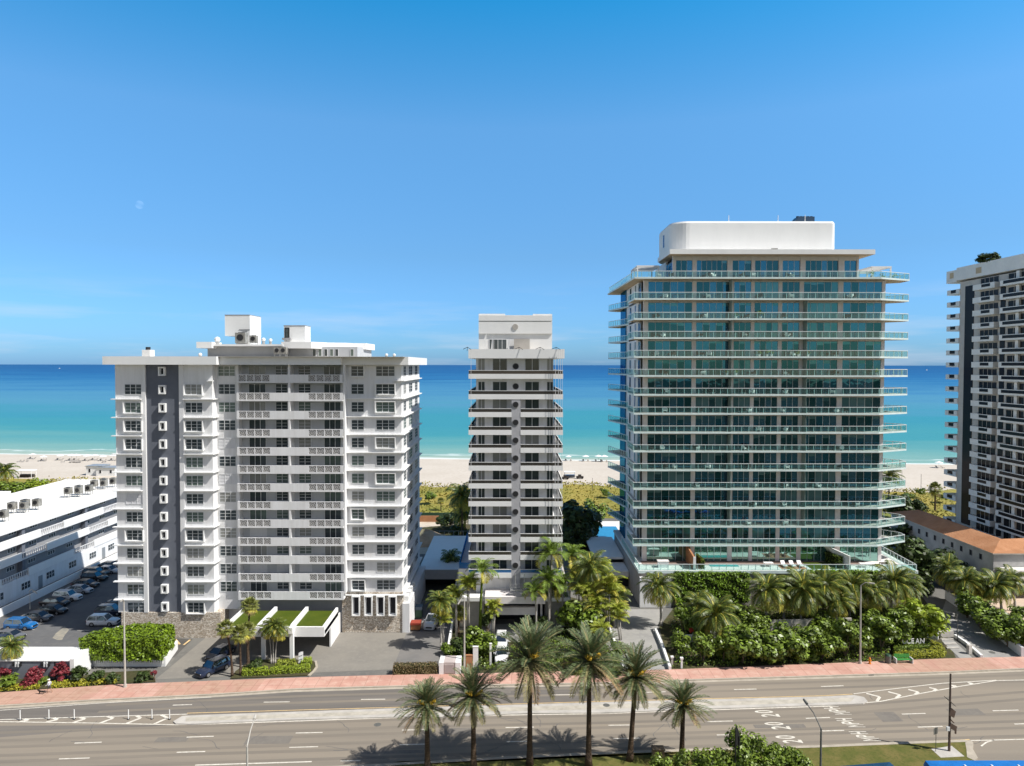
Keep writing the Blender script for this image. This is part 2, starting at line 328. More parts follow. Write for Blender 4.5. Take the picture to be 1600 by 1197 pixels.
# median
mt = [(270.5, 1127), (285, 1118.5), (330, 1116.5), (634, 1106), (791, 1101.6), (940, 1097), (1110, 1092.5), (1280, 1088.4), (1334, 1086), (1350, 1089), (1355.6, 1095.4)]
mbm = [(1349, 1099), (1280, 1101.8), (1110, 1107), (940, 1113.5), (825, 1114), (690, 1120), (634, 1119.5), (450, 1124.4), (300, 1131), (275, 1130.5)]
md = MB(); md.prism(gp(mt+mbm, 0.14), 0, 0.14, concrete); struct('median', md)
def lerp(a, b, t): return (a[0]+(b[0]-a[0])*t, a[1]+(b[1]-a[1])*t)
def line(mb, a, b, wd, z, m):
    a = Vector(a); b = Vector(b); d = (b-a).normalized(); n = Vector((-d.y, d.x))*wd/2
    mb.face([(*(a+n), z), (*(a-n), z), (*(b-n), z), (*(b+n), z)][::-1], m)
def pl(mb, pts, wd, m, z=0.012):
    g = gp(pts)
    for i in range(len(g)-1): line(mb, g[i], g[i+1], wd, z+0.001*(i % 2), m)
inner = MB(); g1 = gp([(290, 1121), (634, 1110), (940, 1101), (1280, 1092), (1335, 1090)], .14); g2 = gp([(290, 1127.5), (634, 1115), (940, 1108), (1280, 1098), (1330, 1096)], .14)
inner.face([(*p, 0.146) for p in g2+g1[::-1]], mat('median_pale_concrete', (0.50, 0.46, 0.39), .9, .1, .15, .8)); struct('median_surface', inner)
mk = MB()
for dashes in ([(412, 452.6, 1097.3, 1096.7), (564, 602, 1093, 1092.6), (861, 898, 1086, 1085.5), (1147, 1182, 1077.5, 1076.8), (1283, 1318, 1072.8, 1071.6), (270, 300, 1102, 1101), (1008, 1040, 1082, 1081)],
               [(-60, -20, 1168, 1167), (116.6, 159, 1161.3, 1159.8), (291.7, 334, 1152, 1150.6), (462, 504, 1145.5, 1144.7), (628, 666, 1141, 1140), (790, 834, 1137, 1136.3), (950.6, 983.6, 1133.4, 1133), (1105.7, 1145, 1127.7, 1126.7), (1259, 1297, 1122.6, 1121.2), (1409, 1446, 1116, 1114.8), (1551, 1591.5, 1110.8, 1109.6)],
               [(92, 140, 1186, 1184.5), (276, 320.6, 1175.7, 1174.4), (452, 497, 1168, 1166.8), (624, 665, 1163.7, 1162.8), (791, 825, 1159.2, 1158.3), (958, 999.5, 1154.4, 1153.4), (1120, 1161, 1148.6, 1147.8), (1281, 1319, 1142.4, 1141.4), (1434, 1473, 1136.3, 1135.1), (1585, 1622, 1131.5, 1130.5)]):
    for (a, b, va, vb) in dashes: line(mk, G(a, va)[:2], G(b, vb)[:2], 0.17, 0.012, m_line)
pl(mk, [(305, 1195.7), (487, 1190.2)], 0.2, m_line); pl(mk, [(532, 1189.2), (563, 1188.6)], 0.2, m_line)
# kerb-side edge lines and gores
pl(mk, [(-120, 1114), (0, 1110), (160, 1098.5), (330, 1089.5)], 0.12, m_line)
pl(mk, [(-120, 1128), (0, 1124.6), (150, 1120), (293, 1116)], 0.16, m_line)
pl(mk, [(-120, 1128.5), (0, 1127.8), (150, 1130), (273, 1132.6), (330, 1131.5), (634, 1121), (825, 1117), (940, 1115.3), (1110, 1109.5), (1280, 1104), (1375, 1096.3), (1440.6, 1083.3), (1500, 1072.5), (1557, 1063.5), (1610, 1062.5)], 0.17, m_line, 0.014)
pl(mk, [(1334, 1084.3), (1400, 1076), (1472.5, 1067.8), (1557, 1063)], 0.16, m_line, 0.018)
for (a, b, c) in [((84, 1122), (90, 1124.5), (72, 1128.6)), ((125, 1121), (133, 1123.5), (113, 1129.6)), ((168, 1119.5), (177, 1122.5), (155, 1130.5)), ((213, 1118.3), (220, 1122), (197, 1131)), ((252, 1117.3), (262, 1122), (240, 1132)), ((38, 1123.5), (44, 1126), (30, 1128)),
                  ((1353.5, 1083.7), (1374.7, 1089), (1370, 1096)), ((1387.5, 1081), (1406.6, 1086), (1400, 1091)), ((1419, 1077.5), (1435, 1081.5), (1430, 1085)), ((1452, 1074.5), (1463, 1077), (1459, 1080)), ((1484, 1070.8), (1494, 1072), (1489, 1074.5)), ((1512, 1067), (1520, 1068), (1516, 1069.5))]:
    pl(mk, [a, b, c], 0.34, m_line, 0.020)
pl(mk, [(1515, 1157.5), (1610, 1155)], 0.16, m_line); pl(mk, [(1553, 1156.5), (1541, 1160), (1533, 1166)], 0.16, m_line)
# yellow kerb-edge lines
pl(mk, [(292, 1114.6), (634, 1105), (791, 1100.6), (940, 1096.2), (1280, 1087.6), (1332, 1084.8)], 0.14, m_yel, 0.022)
pl(mk, [(600, 1194), (780, 1183.5), (960, 1175), (1067, 1171.5), (1280, 1165.2), (1515, 1155.8)], 0.16, m_yel, 0.022)
struct('road_markings', mk)
# wheel tracks, tar lines and patches in the asphalt
m_track = mat('tyre_darkened_asphalt', (0.185, 0.163, 0.137), .85, .15, 0, .5, (.06, 1, 1), col2=(.235, .203, .165))
m_patch = tex_ground('patched_asphalt', (.19, .172, .150), (.165, .15, .135), (.21, .19, .165), .6, 2)
tk = MB(); rows = [[(-60, 1153), (270, 1142), (634, 1130), (950, 1123.5), (1280, 1112), (1610, 1086)], [(-60, 1176), (290, 1164), (634, 1151.5), (950, 1143), (1280, 1132), (1610, 1120)], [(-60, 1200), (290, 1186), (634, 1175), (950, 1164), (1280, 1153), (1610, 1143)], [(160, 1107), (463, 1093), (791, 1083), (1089, 1076), (1280, 1070.5), (1610, 1059)]]
for rw in rows:
    g_ = gp(rw)
    for dy_ in (-.85, .85):
        for i in range(len(g_)-1): line(tk, (g_[i][0], g_[i][1]+dy_), (g_[i+1][0], g_[i+1][1]+dy_), .55, 0.0055, m_track)
for (u, v, a, b_) in ((380, 1163, 5, 1.6), (700, 1148, 3, 1.4), (1180, 1090+48, 6, .8), (1490, 1118, 4, 1.5), (560, 1178, 7, .6), (1380, 1128, 2.5, 2.2), (240, 1160, 3.5, 1.0), (700, 1084, 8, 1.2)):
    p = G(u, v); tk.face([(p[0], p[1], .0075), (p[0]+a, p[1]+.15, .0075), (p[0]+a, p[1]+b_+.15, .0075), (p[0], p[1]+b_, .0075)], m_patch)
rr_ = random.Random(3)
for i in range(46):
    p = G(rr_.uniform(0, 1600), rr_.choice((1090, 1125, 1140, 1155, 1170, 1182))+rr_.uniform(-5, 5)); x, y = p[:2]
    if y > 94: continue
    dr_ = rr_.uniform(-.3, .3) if rr_.random() < .6 else 1.57
    for k in range(rr_.randint(3, 9)):
        nx_, ny_ = x+math.cos(dr_)*.7, y+math.sin(dr_)*.5; line(tk, (x, y), (nx_, ny_), rr_.uniform(.03, .07), .0095, m_lot); x, y = nx_, ny_; dr_ += rr_.uniform(-.5, .5)
struct('road_wear', tk)
# painted words: 20 and MPH, read by drivers heading left
def road_text(txt, u, v, length, width):
    p = G(u, v); n = len(txt); cw = width/n
    vs, fs = [], []
    for i, ch in enumerate(txt):
        c = bpy.data.curves.new('t', 'FONT'); c.body = ch; c.size = 1; c.offset = 0.018 if ch != 'M' else 0
        o = bpy.data.objects.new('t', c); COL.objects.link(o); bpy.context.view_layer.update()
        me = bpy.data.meshes.new_from_object(o.evaluated_get(bpy.context.evaluated_depsgraph_get()))
        bpy.data.objects.remove(o)
        xs_ = [q.co.x for q in me.vertices]; ys_ = [q.co.y for q in me.vertices]
        cx, cy = (min(xs_)+max(xs_))/2, (min(ys_)+max(ys_))/2; sx = cw*.78/(max(xs_)-min(xs_)); sy = length/(max(ys_)-min(ys_))
        a0 = (i-(n-1)/2)*cw; k = len(vs)          # a: across the lane (+Y away), b: along travel (-X)
        for q in me.vertices:
            vs.append((p[0]-(q.co.x*0+(q.co.y-cy)*sy)-0.5*a0, p[1]+a0+(q.co.x-cx)*sx, 0.024))
        fs += [tuple(k+j for j in f.vertices) for f in me.polygons]
    me = bpy.data.meshes.new('road_lettering'); me.from_pydata(vs, [], fs); me.materials.append(m_line)
    ob = bpy.data.objects.new('road_lettering', me); COL.objects.link(ob); ob['kind'] = 'structure'
    return ob
for (u, v) in ((1198.5, 1115.3), (1214.5, 1134.3), (1232.5, 1155.4)): road_text('20', u, v, 2.2, 1.75)
for (u, v) in ((1307.5, 1110.3), (1328, 1129.5), (1351, 1150.5)): road_text('MPH', u, v, 2.0, 2.1)
# near kerb, grass verge, side street
near = gp([(430, 1203), (600, 1194.8), (780, 1184.3), (960, 1175.8), (1067, 1172.3), (1280, 1166), (1400, 1161), (1505, 1157.5), (1517, 1159)])
nin = [(x, y-0.45) for x, y in near]
nk = MB(); strip(nk, nin, near, 0, 0.14, m_kerb); strip(nk, near, [(x, y-0.01) for x, y in near], 0, 0.14, m_kerb)
nk.prism(gp([(1517, 1159), (1521, 1163), (1520, 1172), (1528, 1186), (1522, 1190), (1511, 1185), (1510, 1172), (1508, 1162)]), 0, 0.141, m_kerb)
struct('near_kerb', nk)
vg = MB(); vg.prism([(x, y-0.45) for x, y in near[1:-1]]+gp([(1512, 1185)])+[(55, 60), (-12, 60), (-12, 71)], 0, 0.12, m_grass); struct('verge_lawn', vg)
fp = MB(); fp.prism([(-12.4, 58), (60, 58), (60, 59.9), (-12.4, 59.9)], 0, 0.13, m_kerb); struct('near_footpath', fp)
pad = MB(); pad.prism(gp([(1455, 1170.5), (1487, 1165.5), (1507, 1182), (1470, 1184)], .12), 0.05, 0.135, concrete); struct('concrete_pad', pad)
# lots and drives
sheet('parking_lot', gp([(-60, 1022), (120, 1022), (150, 1010), (190, 985)])+[(-61.5, 104), (-61.5, 190), (-84.6, 190), (-84.6, 88.5)], 0.0, m_lot)
sheet('forecourt', [(-47.5, 90), (-15.2, 93.2), (-15.2, 106), (-47, 106)], -0.01, m_drive)
sheet('service_lane', gp([(640, 1053), (686, 1053), (700, 1000), (715, 960), (720, 925), (655, 925), (632, 998), (612, 1050)]), 0.004, tex_ground('lane_asphalt', (.19, .18, .17), (.16, .155, .15), (.21, .20, .19), .3, 1.2))
worn = MB(); worn.face([(*p, 0.012) for p in gp([(101, 979), (108, 984), (101, 993), (97, 1000), (89, 1000), (82, 997), (87, 990)])], tex_ground('worn_tan_asphalt', (.33, .30, .24), (.26, .24, .20), (.18, .18, .175), .8, 1.2)); struct('worn_patch', worn)
sheet('garage_ramp', gp([(262, 997), (301, 999), (273, 1026), (262, 1030)]), 0.018, tex_ground('ramp_dark_asphalt', (.10, .095, .09), (.07, .068, .065), (.12, .11, .10), .5, 2))
lm = MB()
pl2 = [((274, 999), (281, 1007)), ((297, 1000), (287, 1008))]
for a, b in pl2: line(lm, G(*a)[:2], G(*b)[:2], .3, .03, m_yel)
for (a, b) in (((35, 984.5), (54, 984)), ((120, 985), (140, 985)), ((58, 963), (80, 958))): line(lm, G(*a)[:2], G(*b)[:2], 0.14, 0.016, m_line)
struct('parking_lines', lm)
sheet('left_entry_ramp', gp([(951, 1049), (1047, 1048), (1026, 985), (1036, 952), (960, 952), (962, 975), (940, 1000)]), 0.006, m_ramp)
sheet('right_entry_ramp', gp([(1534, 1029), (1600, 1027.6), (1560, 995), (1495, 950), (1478, 938), (1473, 952), (1482, 980)]), 0.006, m_ramp)
sheet('entry_path', gp([(1501, 1030), (1521, 1029.5), (1487, 998), (1468, 998)]), 0.010, m_ramp)
sheet('garden_bed', gp([(1048, 1046.5), (1280, 1037), (1387, 1033), (1494, 1029), (1476, 985), (1440, 930), (1060, 940), (1030, 980)]), -0.004, m_soil)
sheet('right_garden', gp([(1600, 1026), (1760, 1020), (1700, 930), (1480, 925), (1500, 952), (1560, 990)]), -0.004, m_grass)
sheet('centre_garden', gp([(686, 1052), (951, 1049), (940, 1000), (960, 950), (880, 930), (880, 985), (700, 985)]), -0.006, m_soil)
sheet('portico_court', gp([(765, 1003), (850, 1003), (856, 975), (740, 975), (735, 990)]), 0.004, m_ramp)
gv = MB(); gv.prism(gp([(0, 1081.5), (181, 1069), (243, 1066), (235, 1048), (160, 1052), (120, 1058), (-60, 1062), (-60, 1084)]), 0, 0.10, m_soil); struct('front_bed', gv)
# ------------------------------------------------ dunes, beach, sea
def shore(x): return 304.5-0.07*x
bm = MB(); nx, ny = 60, 22
xs2 = [-900+1900*i/nx for i in range(nx+1)]
def bz(x, d): return max(-2.0, min(0.35, -0.5+0.022*(d)))
vs = []
for x in xs2:
    for j in range(ny+1):
        d = -40+(118)*(j/ny)
        vs.append((x, shore(x)-d, bz(x, d)))
for i in range(nx):
    for j in range(ny): bm.mesh([vs[i*(ny+1)+j], vs[(i+1)*(ny+1)+j], vs[(i+1)*(ny+1)+j+1], vs[i*(ny+1)+j+1]], [(3, 2, 1, 0)], m_sand)
struct('beach', bm)
m = bpy.data.materials.new('sea_water'); m.use_nodes = True; t = m.node_tree; b = t.nodes['Principled BSDF']
b.inputs['Roughness'].default_value = 0.35; b.inputs['Specular IOR Level'].default_value = 0.05; b.inputs['IOR'].default_value = 1.2
g = t.nodes.new('ShaderNodeNewGeometry'); sp = t.nodes.new('ShaderNodeSeparateXYZ'); t.links.new(g.outputs['Position'], sp.inputs[0])
def mth(op, a, bb=None, c=None):
    n = t.nodes.new('ShaderNodeMath'); n.operation = op
    for i, q in enumerate((a, bb, c)):
        if q is None: continue
        if isinstance(q, (int, float)): n.inputs[i].default_value = q
        else: t.links.new(q, n.inputs[i])
    return n.outputs[0]
off = mth('MULTIPLY_ADD', sp.outputs['X'], 0.07, sp.outputs['Y'])     # distance out from the shoreline + 304.5
mpn = t.nodes.new('ShaderNodeMapping'); mpn.inputs['Scale'].default_value = (0.0025, 0.012, 1); t.links.new(g.outputs['Position'], mpn.inputs[0])
n1 = t.nodes.new('ShaderNodeTexNoise'); n1.inputs['Scale'].default_value = 1.0; n1.inputs['Detail'].default_value = 8; n1.inputs['Roughness'].default_value = 0.62; t.links.new(mpn.outputs[0], n1.inputs[0])
inv = mth('DIVIDE', 304.5, off)                                          # 1 at the shore, 0 far out
nn = mth('SUBTRACT', n1.outputs[0], 0.5)
fac = mth('MULTIPLY_ADD', nn, 0.42, inv)
rp = t.nodes.new('ShaderNodeValToRGB'); t.links.new(fac, rp.inputs[0])
SEA = [(0.0, (0.004, 0.060, 0.185)), (0.06, (0.004, 0.075, 0.225)), (0.14, (0.012, 0.115, 0.275)), (0.26, (0.045, 0.185, 0.33)), (0.40, (0.065, 0.225, 0.335)), (0.55, (0.035, 0.225, 0.295)), (0.72, (0.05, 0.25, 0.285)), (0.86, (0.13, 0.31, 0.30)), (0.97, (0.20, 0.35, 0.315)), (1.0, (0.30, 0.39, 0.33))]
e = rp.color_ramp.elements; e[0].position = 0; e[0].color = (*SEA[0][1], 1); e[1].position = 1; e[1].color = (*SEA[-1][1], 1)
for p_, c_ in SEA[1:-1]: k = e.new(p_); k.color = (*c_, 1)
# foam
dd = mth('SUBTRACT', off, 304.5)
mpf = t.nodes.new('ShaderNodeMapping'); mpf.inputs['Scale'].default_value = (0.03, 0.12, 1); t.links.new(g.outputs['Position'], mpf.inputs[0])
nf = t.nodes.new('ShaderNodeTexNoise'); nf.inputs['Scale'].default_value = 1.0; nf.inputs['Detail'].default_value = 6; t.links.new(mpf.outputs[0], nf.inputs[0])
fd = mth('MULTIPLY_ADD', nf.outputs[0], -9.0, dd)
fr = t.nodes.new('ShaderNodeMapRange'); fr.inputs[1].default_value = -3.0; fr.inputs[2].default_value = 0.0; fr.inputs[3].default_value = 0.85; fr.inputs[4].default_value = 0; t.links.new(fd, fr.inputs[0])
fd2 = mth('MULTIPLY_ADD', nf.outputs[0], -34.0, dd)
fb = t.nodes.new('ShaderNodeMapRange'); fb.inputs[1].default_value = -4.5; fb.inputs[2].default_value = -2.0; fb.inputs[3].default_value = 0; fb.inputs[4].default_value = 1; t.links.new(fd2, fb.inputs[0])
fb2 = t.nodes.new('ShaderNodeMapRange'); fb2.inputs[1].default_value = -1.5; fb2.inputs[2].default_value = 0.0; fb2.inputs[3].default_value = 0.5; fb2.inputs[4].default_value = 0; t.links.new(fd2, fb2.inputs[0])
foam2 = mth('MULTIPLY', fb.outputs[0], fb2.outputs[0]); foam = mth('MAXIMUM', fr.outputs[0], foam2)
fm = t.nodes.new('ShaderNodeMix'); fm.data_type = 'RGBA'; t.links.new(foam, fm.inputs[0]); t.links.new(rp.outputs[0], fm.inputs[6]); fm.inputs[7].default_value = (0.75, 0.78, 0.76, 1)
t.links.new(fm.outputs[2], b.inputs['Base Color'])
mpb = t.nodes.new('ShaderNodeMapping'); mpb.inputs['Scale'].default_value = (0.10, 0.35, 1); t.links.new(g.outputs['Position'], mpb.inputs[0])
nb = t.nodes.new('ShaderNodeTexNoise'); nb.inputs['Scale'].default_value = 1.0; nb.inputs['Detail'].default_value = 7; nb.inputs['Roughness'].default_value = 0.7; t.links.new(mpb.outputs[0], nb.inputs[0])
bu = t.nodes.new('ShaderNodeBump'); bu.inputs['Strength'].default_value = 0.6; bu.inputs['Distance'].default_value = 0.8; t.links.new(nb.outputs[0], bu.inputs['Height']); t.links.new(bu.outputs[0], b.inputs['Normal'])
oc = MB()
oc.face([(-70000, 90000, -0.5), (70000, 90000, -0.5), (1000, 228, -0.5), (-900, 361, -0.5)][::-1], m)
struct('sea', oc)
# ================================================================= BUILDINGS
def ring(mb, fr, a0, a1, z0, z1, d0, d1, t, m, sides='lrtb'):
    if 'b' in sides: mb.fbox(fr, a0-t, a1+t, d0, d1, z0-t, z0, m)
    if 't' in sides: mb.fbox(fr, a0-t, a1+t, d0, d1, z1, z1+t, m)
    if 'l' in sides: mb.fbox(fr, a0-t, a0, d0, d1, z0, z1, m)
    if 'r' in sides: mb.fbox(fr, a1, a1+t, d0, d1, z0, z1, m)
def window(parent, fr, a0, a1, z0, z1, n=3, rows=3, glass=None, frame=None, surround=0, name='window', t=0.06, rs=None, fname='frame'):
    g = MB(); f = MB(); rs = rs or R; glass = glass or glassA; frame = frame or alum
    wd = (a1-a0)/n
    for i in range(n):
        gm = glass(rs) if callable(glass) else glass
        g.fbox(fr, a0+i*wd, a0+(i+1)*wd, 0.0, 0.02, z0, z1, gm)
    ring(f, fr, a0, a1, z0, z1, 0, 0.07, t, frame)
    for i in range(1, n): f.fbox(fr, a0+i*wd-t*.7, a0+i*wd+t*.7, 0.021, 0.06, z0, z1, frame)
    for j in range(1, rows):
        zz = z0+(z1-z0)*j/rows
        for i in range(n): f.fbox(fr, a0+i*wd+t*.7, a0+(i+1)*wd-t*.7, 0.021, 0.045, zz-0.025, zz+0.025, frame)
    o = g.build(name, parent); f.build(fname, o)
    if surround == 1:
        s = MB(); ring(s, fr, a0-t, a1+t, z0-t, z1+t, 0, 0.42, 0.14, white2, 'lrb'); s.build('sill', o)
    if surround == 2:
        s = MB(); ring(s, fr, a0-t, a1+t, z0-t, z1+t, 0, 0.42, 0.14, white2); s.build('sill', o)
    return o
def gA(rs):
    q = rs.random()
    return glassA
def pickA():
    q = R.random()
    return glassG if q < 0.18 else (shut if q < 0.24 else (glassW if q < 0.38 else glassA))
# ---------------- A : white balconied tower on the left
A = empty('apartment_tower', (-38, 104, 0), 'white fourteen storey apartment tower with dark grey stair strip and stone clad base', 'building')
FH = 2.795
def hx(u, Y): return X(u, Y)
yL, yB, yBB, yR, yBack = 104.0, 104.6, 106.6, 106.3, 127.0
xl0, xl1 = hx(179.5, yL), hx(331, yL); xb0, xb1 = hx(369, yB), hx(535, yB); xr0, xr1 = hx(535, yR)-0.25, hx(627, yR)
zR0, zR1 = 41.95, 43.2
wl = MB()
p0, p1, p2_, p3_ = hx(220.8, yL), hx(227, yL), hx(279.6, yL), hx(287, yL)
wl.box(xl0, p1-0.3, yL, 107, 3.9, zR0, white); wl.box(p2_+0.3, xl1, yL, 107, 3.9, zR0, white)
wl.box(xl0, xr1, 107, yBack, 0, zR0, white); wl.box(p1-0.3, p2_+0.3, yL+0.5, 107, 3.9, zR0, white)
wl.box(xl1, xb0, 105.45, 107, 3.9, zR0, white)
wl.box(xb0, xr0, yBB, 107, 0, zR0, shadew)
wl.box(xr0, xr1, yR, 107, 6.3, zR0, white)
wl.build('wall', A)
b = MB(); b.box(p1, p2_, yL+0.17, yL+0.5, 3.9, zR0, darkgrey); b.build('stair_strip', A, label='dark grey recessed strip on the left wing')
for (a, c) in ((p0, p1), (p2_, p3_)):
    b = MB(); b.box(a, c, yL-0.14, yL+0.6, 3.9, zR0, white); b.build('pilaster', A)
# stone base
sm = bpy.data.materials.new('rubble_stone'); sm.use_nodes = True; t = sm.node_tree; bb = t.nodes['Principled BSDF']; bb.inputs['Roughness'].default_value = 0.9
g = t.nodes.new('ShaderNodeNewGeometry'); vo = t.nodes.new('ShaderNodeTexVoronoi'); vo.inputs['Scale'].default_value = 4.2; mpq = t.nodes.new('ShaderNodeMapping'); mpq.inputs['Scale'].default_value = (1, 1, 1.5); t.links.new(g.outputs['Position'], mpq.inputs[0]); t.links.new(mpq.outputs[0], vo.inputs[0])
ve = t.nodes.new('ShaderNodeTexVoronoi'); ve.feature = 'DISTANCE_TO_EDGE'; ve.inputs['Scale'].default_value = 4.2; t.links.new(mpq.outputs[0], ve.inputs[0])
cr_ = t.nodes.new('ShaderNodeValToRGB'); cr_.color_ramp.elements[0].color = (0.42, 0.33, 0.24, 1); cr_.color_ramp.elements[1].color = (0.85, 0.78, 0.68, 1)
sx_ = t.nodes.new('ShaderNodeSeparateColor'); t.links.new(vo.outputs['Color'], sx_.inputs[0]); t.links.new(sx_.outputs[0], cr_.inputs[0])
er = t.nodes.new('ShaderNodeMapRange'); er.inputs[1].default_value = 0.0; er.inputs[2].default_value = 0.09; er.inputs[3].default_value = 0.25; er.inputs[4].default_value = 1; t.links.new(ve.outputs[0], er.inputs[0])
mx = t.nodes.new('ShaderNodeMix'); mx.data_type = 'RGBA'; mx.blend_type = 'MULTIPLY'; mx.inputs[0].default_value = 1; t.links.new(cr_.outputs[0], mx.inputs[6]); t.links.new(er.outputs[0], mx.inputs[7]); t.links.new(mx.outputs[2], bb.inputs['Base Color'])
bu = t.nodes.new('ShaderNodeBump'); bu.inputs['Strength'].default_value = 0.8; bu.inputs['Distance'].default_value = 0.08; t.links.new(er.outputs[0], bu.inputs['Height']); t.links.new(bu.outputs[0], bb.inputs['Normal'])
b = MB(); b.box(xl0+0.5, hx(341, yL), yL-0.1, 107, -0.02, 3.9, sm); b.build('stone_base', A)
b = MB(); b.box(xr0+0.05, xr1+0.1, yR-0.15, 107, -0.02, 6.3, sm); b.build('stone_base', A)
# roof slab pieces
b = MB()
b.box(hx(160, 102.7), hx(338, 102.7), 102.7, yBack+1, zR0, zR1, white2); b.box(hx(338, 102.7), hx(532.5, 103.9), 103.9, yBack+1, zR0, zR1-.003, white2)
b.box(hx(532.5, 103.9), hx(638, 105), 105.0, yBack+1, zR0, zR1-.006, white2)
b.box(hx(160, 102.7)+.5, hx(638, 105)-.5, 103.3, yBack+.5, zR1-0.05, zR1+0.002, concrete)
roofA = b.build('roof', A)
# ledges
fL = (0, yL, 1, 0, 0, -1); fR = (0, yR, 1, 0, 0, -1)
fS = (xr1, 0, 0, 1, 1, 0)
def ledge(*parts):
    m_ = MB()
    for p in parts: (m_.box if len(p) == 6 else m_.fbox)(*p, white2)
    m_.build('ledge', A)
for k in range(0, 14):
    zz = 39.42-FH*k
    if 0 < k < 13:
        ledge((fL, xl0-0.45, p0, 0, 0.5, zz, zz+0.14)); ledge((fL, p3_, xl1+0.3, 0, 0.5, zz, zz+0.14), (xl1, xl1+0.35, yL, 105.4, zz, zz+0.139))
    if 0 < k < 13: ledge((fR, xr0+0.2, xr1+0.5, 0, 0.5, zz, zz+0.14), (fS, yR, yBack, 0, 0.5, zz, zz+0.139))
    if k == 0: ledge((fR, xr1-1.2, xr1+0.5, 0, 0.5, zz, zz+0.14), (fS, yR, yBack, 0, 0.5, zz, zz+0.139)); ledge((fL, xl1-0.6, xl1+0.3, 0, 0.5, zz, zz+0.14))
fC = (0, 105.45, 1, 0, 0, -1); fBk = (0, yBB, 1, 0, 0, -1); fD = (0, yL+0.17, 1, 0, 0, -1)
wa = lambda u, Y: hx(u, Y)
for k in range(14):
    zt = 41.72-FH*k; zb = zt-1.47
    if k > 0 or True:
        s1 = 1 if R.random() < 0.28 else 0; s2 = 1 if R.random() < 0.28 else 0
        if k == 0:
            pass
        else:
            window(A, fL, wa(195, yL), wa(220.4, yL), zb, zt, 3, 3, pickA(), surround=s1); window(A, fL, wa(289.5, yL), wa(315.5, yL), zb, zt, 3, 3, pickA(), surround=s2)
    zc = 40.95-FH*k*0.995
    window(A, fD, wa(251, yL), wa(256.2, yL), zc-0.45, zc+0.42, 1, 1, dim, white2, surround=0, name='stair_window', t=0.22)
    s = MB(); ring(s, fD, wa(251, yL)-.05, wa(256.2, yL)+.05, zc-.5, zc+.47, 0.0, 0.5, 0.2, white2); s.build('window_box', A)
for k in range(13):
    zt = 41.72-FH*k; zb = zt-1.47
    window(A, fC, wa(341.5, 105.45), wa(367, 105.45), zb, zt, 3, 3, pickA())
    window(A, fR, wa(549.3, yR), wa(568, yR), zb, zt, 2, 3, pickA(), surround=2 if R.random() < 0.12 else 0)
    window(A, fR, wa(588, yR), wa(616.3, yR), zb, zt, 3, 3, pickA(), surround=2 if R.random() < 0.12 else 0)
    window(A, fBk, wa(431, yBB), wa(448.5, yBB), zb, zt, 2, 3, pickA()); window(A, fBk, wa(466.5, yBB), wa(485, yBB), zb, zt, 2, 3, pickA())
    window(A, fBk, wa(389, yBB), wa(414.5, yBB), zb-0.75, zt, 3, 1, pickA(), name='sliding_door'); window(A, fBk, wa(506.5, yBB), wa(531.5, yBB), zb-0.75, zt, 3, 1, pickA(), name='sliding_door')
    for (ya, yb_) in ((108.3, 110.6), (114, 117.5), (121, 124)):
        window(A, fS, ya, yb_, zb, zt, 2, 3, pickA(), name='side_window')
# balconies
scr = mat('screen_block', (0.26, 0.245, 0.23), 0.85, 0.2, 0.15, 3)
for k in range(13):
    zt = 40.46-FH*k; zb = zt-1.29
    for (u0, u1, s0, s1) in ((369, 451.2, 371.8, 421), (451.25, 535, 480.7, 531)):
        a0, a1 = wa(u0, yB), wa(u1, yB); q0, q1 = wa(s0, yB), wa(s1, yB)
        b = MB()
        b.box(a0, a1, yB, yBB, zb, zb+0.18, white)                        # slab
        b.box(a0, q0, yB, yB+0.12, zb+0.18, zt, white); b.box(q1, a1, yB, yB+0.12, zb+0.18, zt, white)
        b.box(q0, q1, yB, yB+0.12, zb+.18, zb+0.26, white); b.box(q0, q1, yB, yB+0.12, zt-0.1, zt, white)
        if u0 < 400: b.box(a0, a0+0.15, yB+0.12, yBB, zb+.18, zt, white)
        o = b.build('balcony', A)
        s = MB(); pw = (q1-q0)/4; frb = (0, yB+0.1, 1, 0, 0, -1)
        for i in range(4):
            c0, c1 = q0+i*pw, q0+(i+1)*pw; z0, z1 = zb+0.26, zt-0.1
            s.fbox(frb, c0, c0+0.09, 0, 0.095, z0, z1, white); s.fbox(frb, c1-0.06, c1, 0, 0.095, z0, z1, white)
            cx, cz = (c0+c1)/2, (z0+z1)/2
            n = 10; r = 0.34; n0 = len(s.v)
            for jj in range(n):                                           # round moulding in each block
                t0 = 2*math.pi*jj/n; t1 = 2*math.pi*(jj+.7)/n
                for (ra, rb) in ((r, r+0.09), (0.12, 0.2)):
                    s.face([(cx+ra*1.15*math.cos(t0), yB+0.02, cz+ra*math.sin(t0)), (cx+rb*1.15*math.cos(t0), yB+0.02, cz+rb*math.sin(t0)), (cx+rb*1.15*math.cos(t1), yB+0.02, cz+rb*math.sin(t1)), (cx+ra*1.15*math.cos(t1), yB+0.02, cz+ra*math.sin(t1))], white)
            s.fbox(frb, c0+0.09, c0+0.22, 0, 0.05, cz-0.06, cz+0.06, scr); s.fbox(frb, c1-0.2, c1-0.06, 0, 0.05, cz-0.06, cz+0.06, scr)
            s.fbox(frb, cx-0.05, cx+0.05, 0, 0.05, cz+0.36, z1, scr); s.fbox(frb, cx-0.05, cx+0.05, 0, 0.05, z0, cz-0.36, scr)
            s.fbox(frb, c0+0.09, c1-0.06, -0.03, 0.0, z0, z1, scr)
        s.build('screen_panel', o)
b = MB(); b.box(wa(449.6, yB), wa(452.6, yB), yB+0.02, yBB, 6.5, zR0, white); b.build('dividing_wall', A)
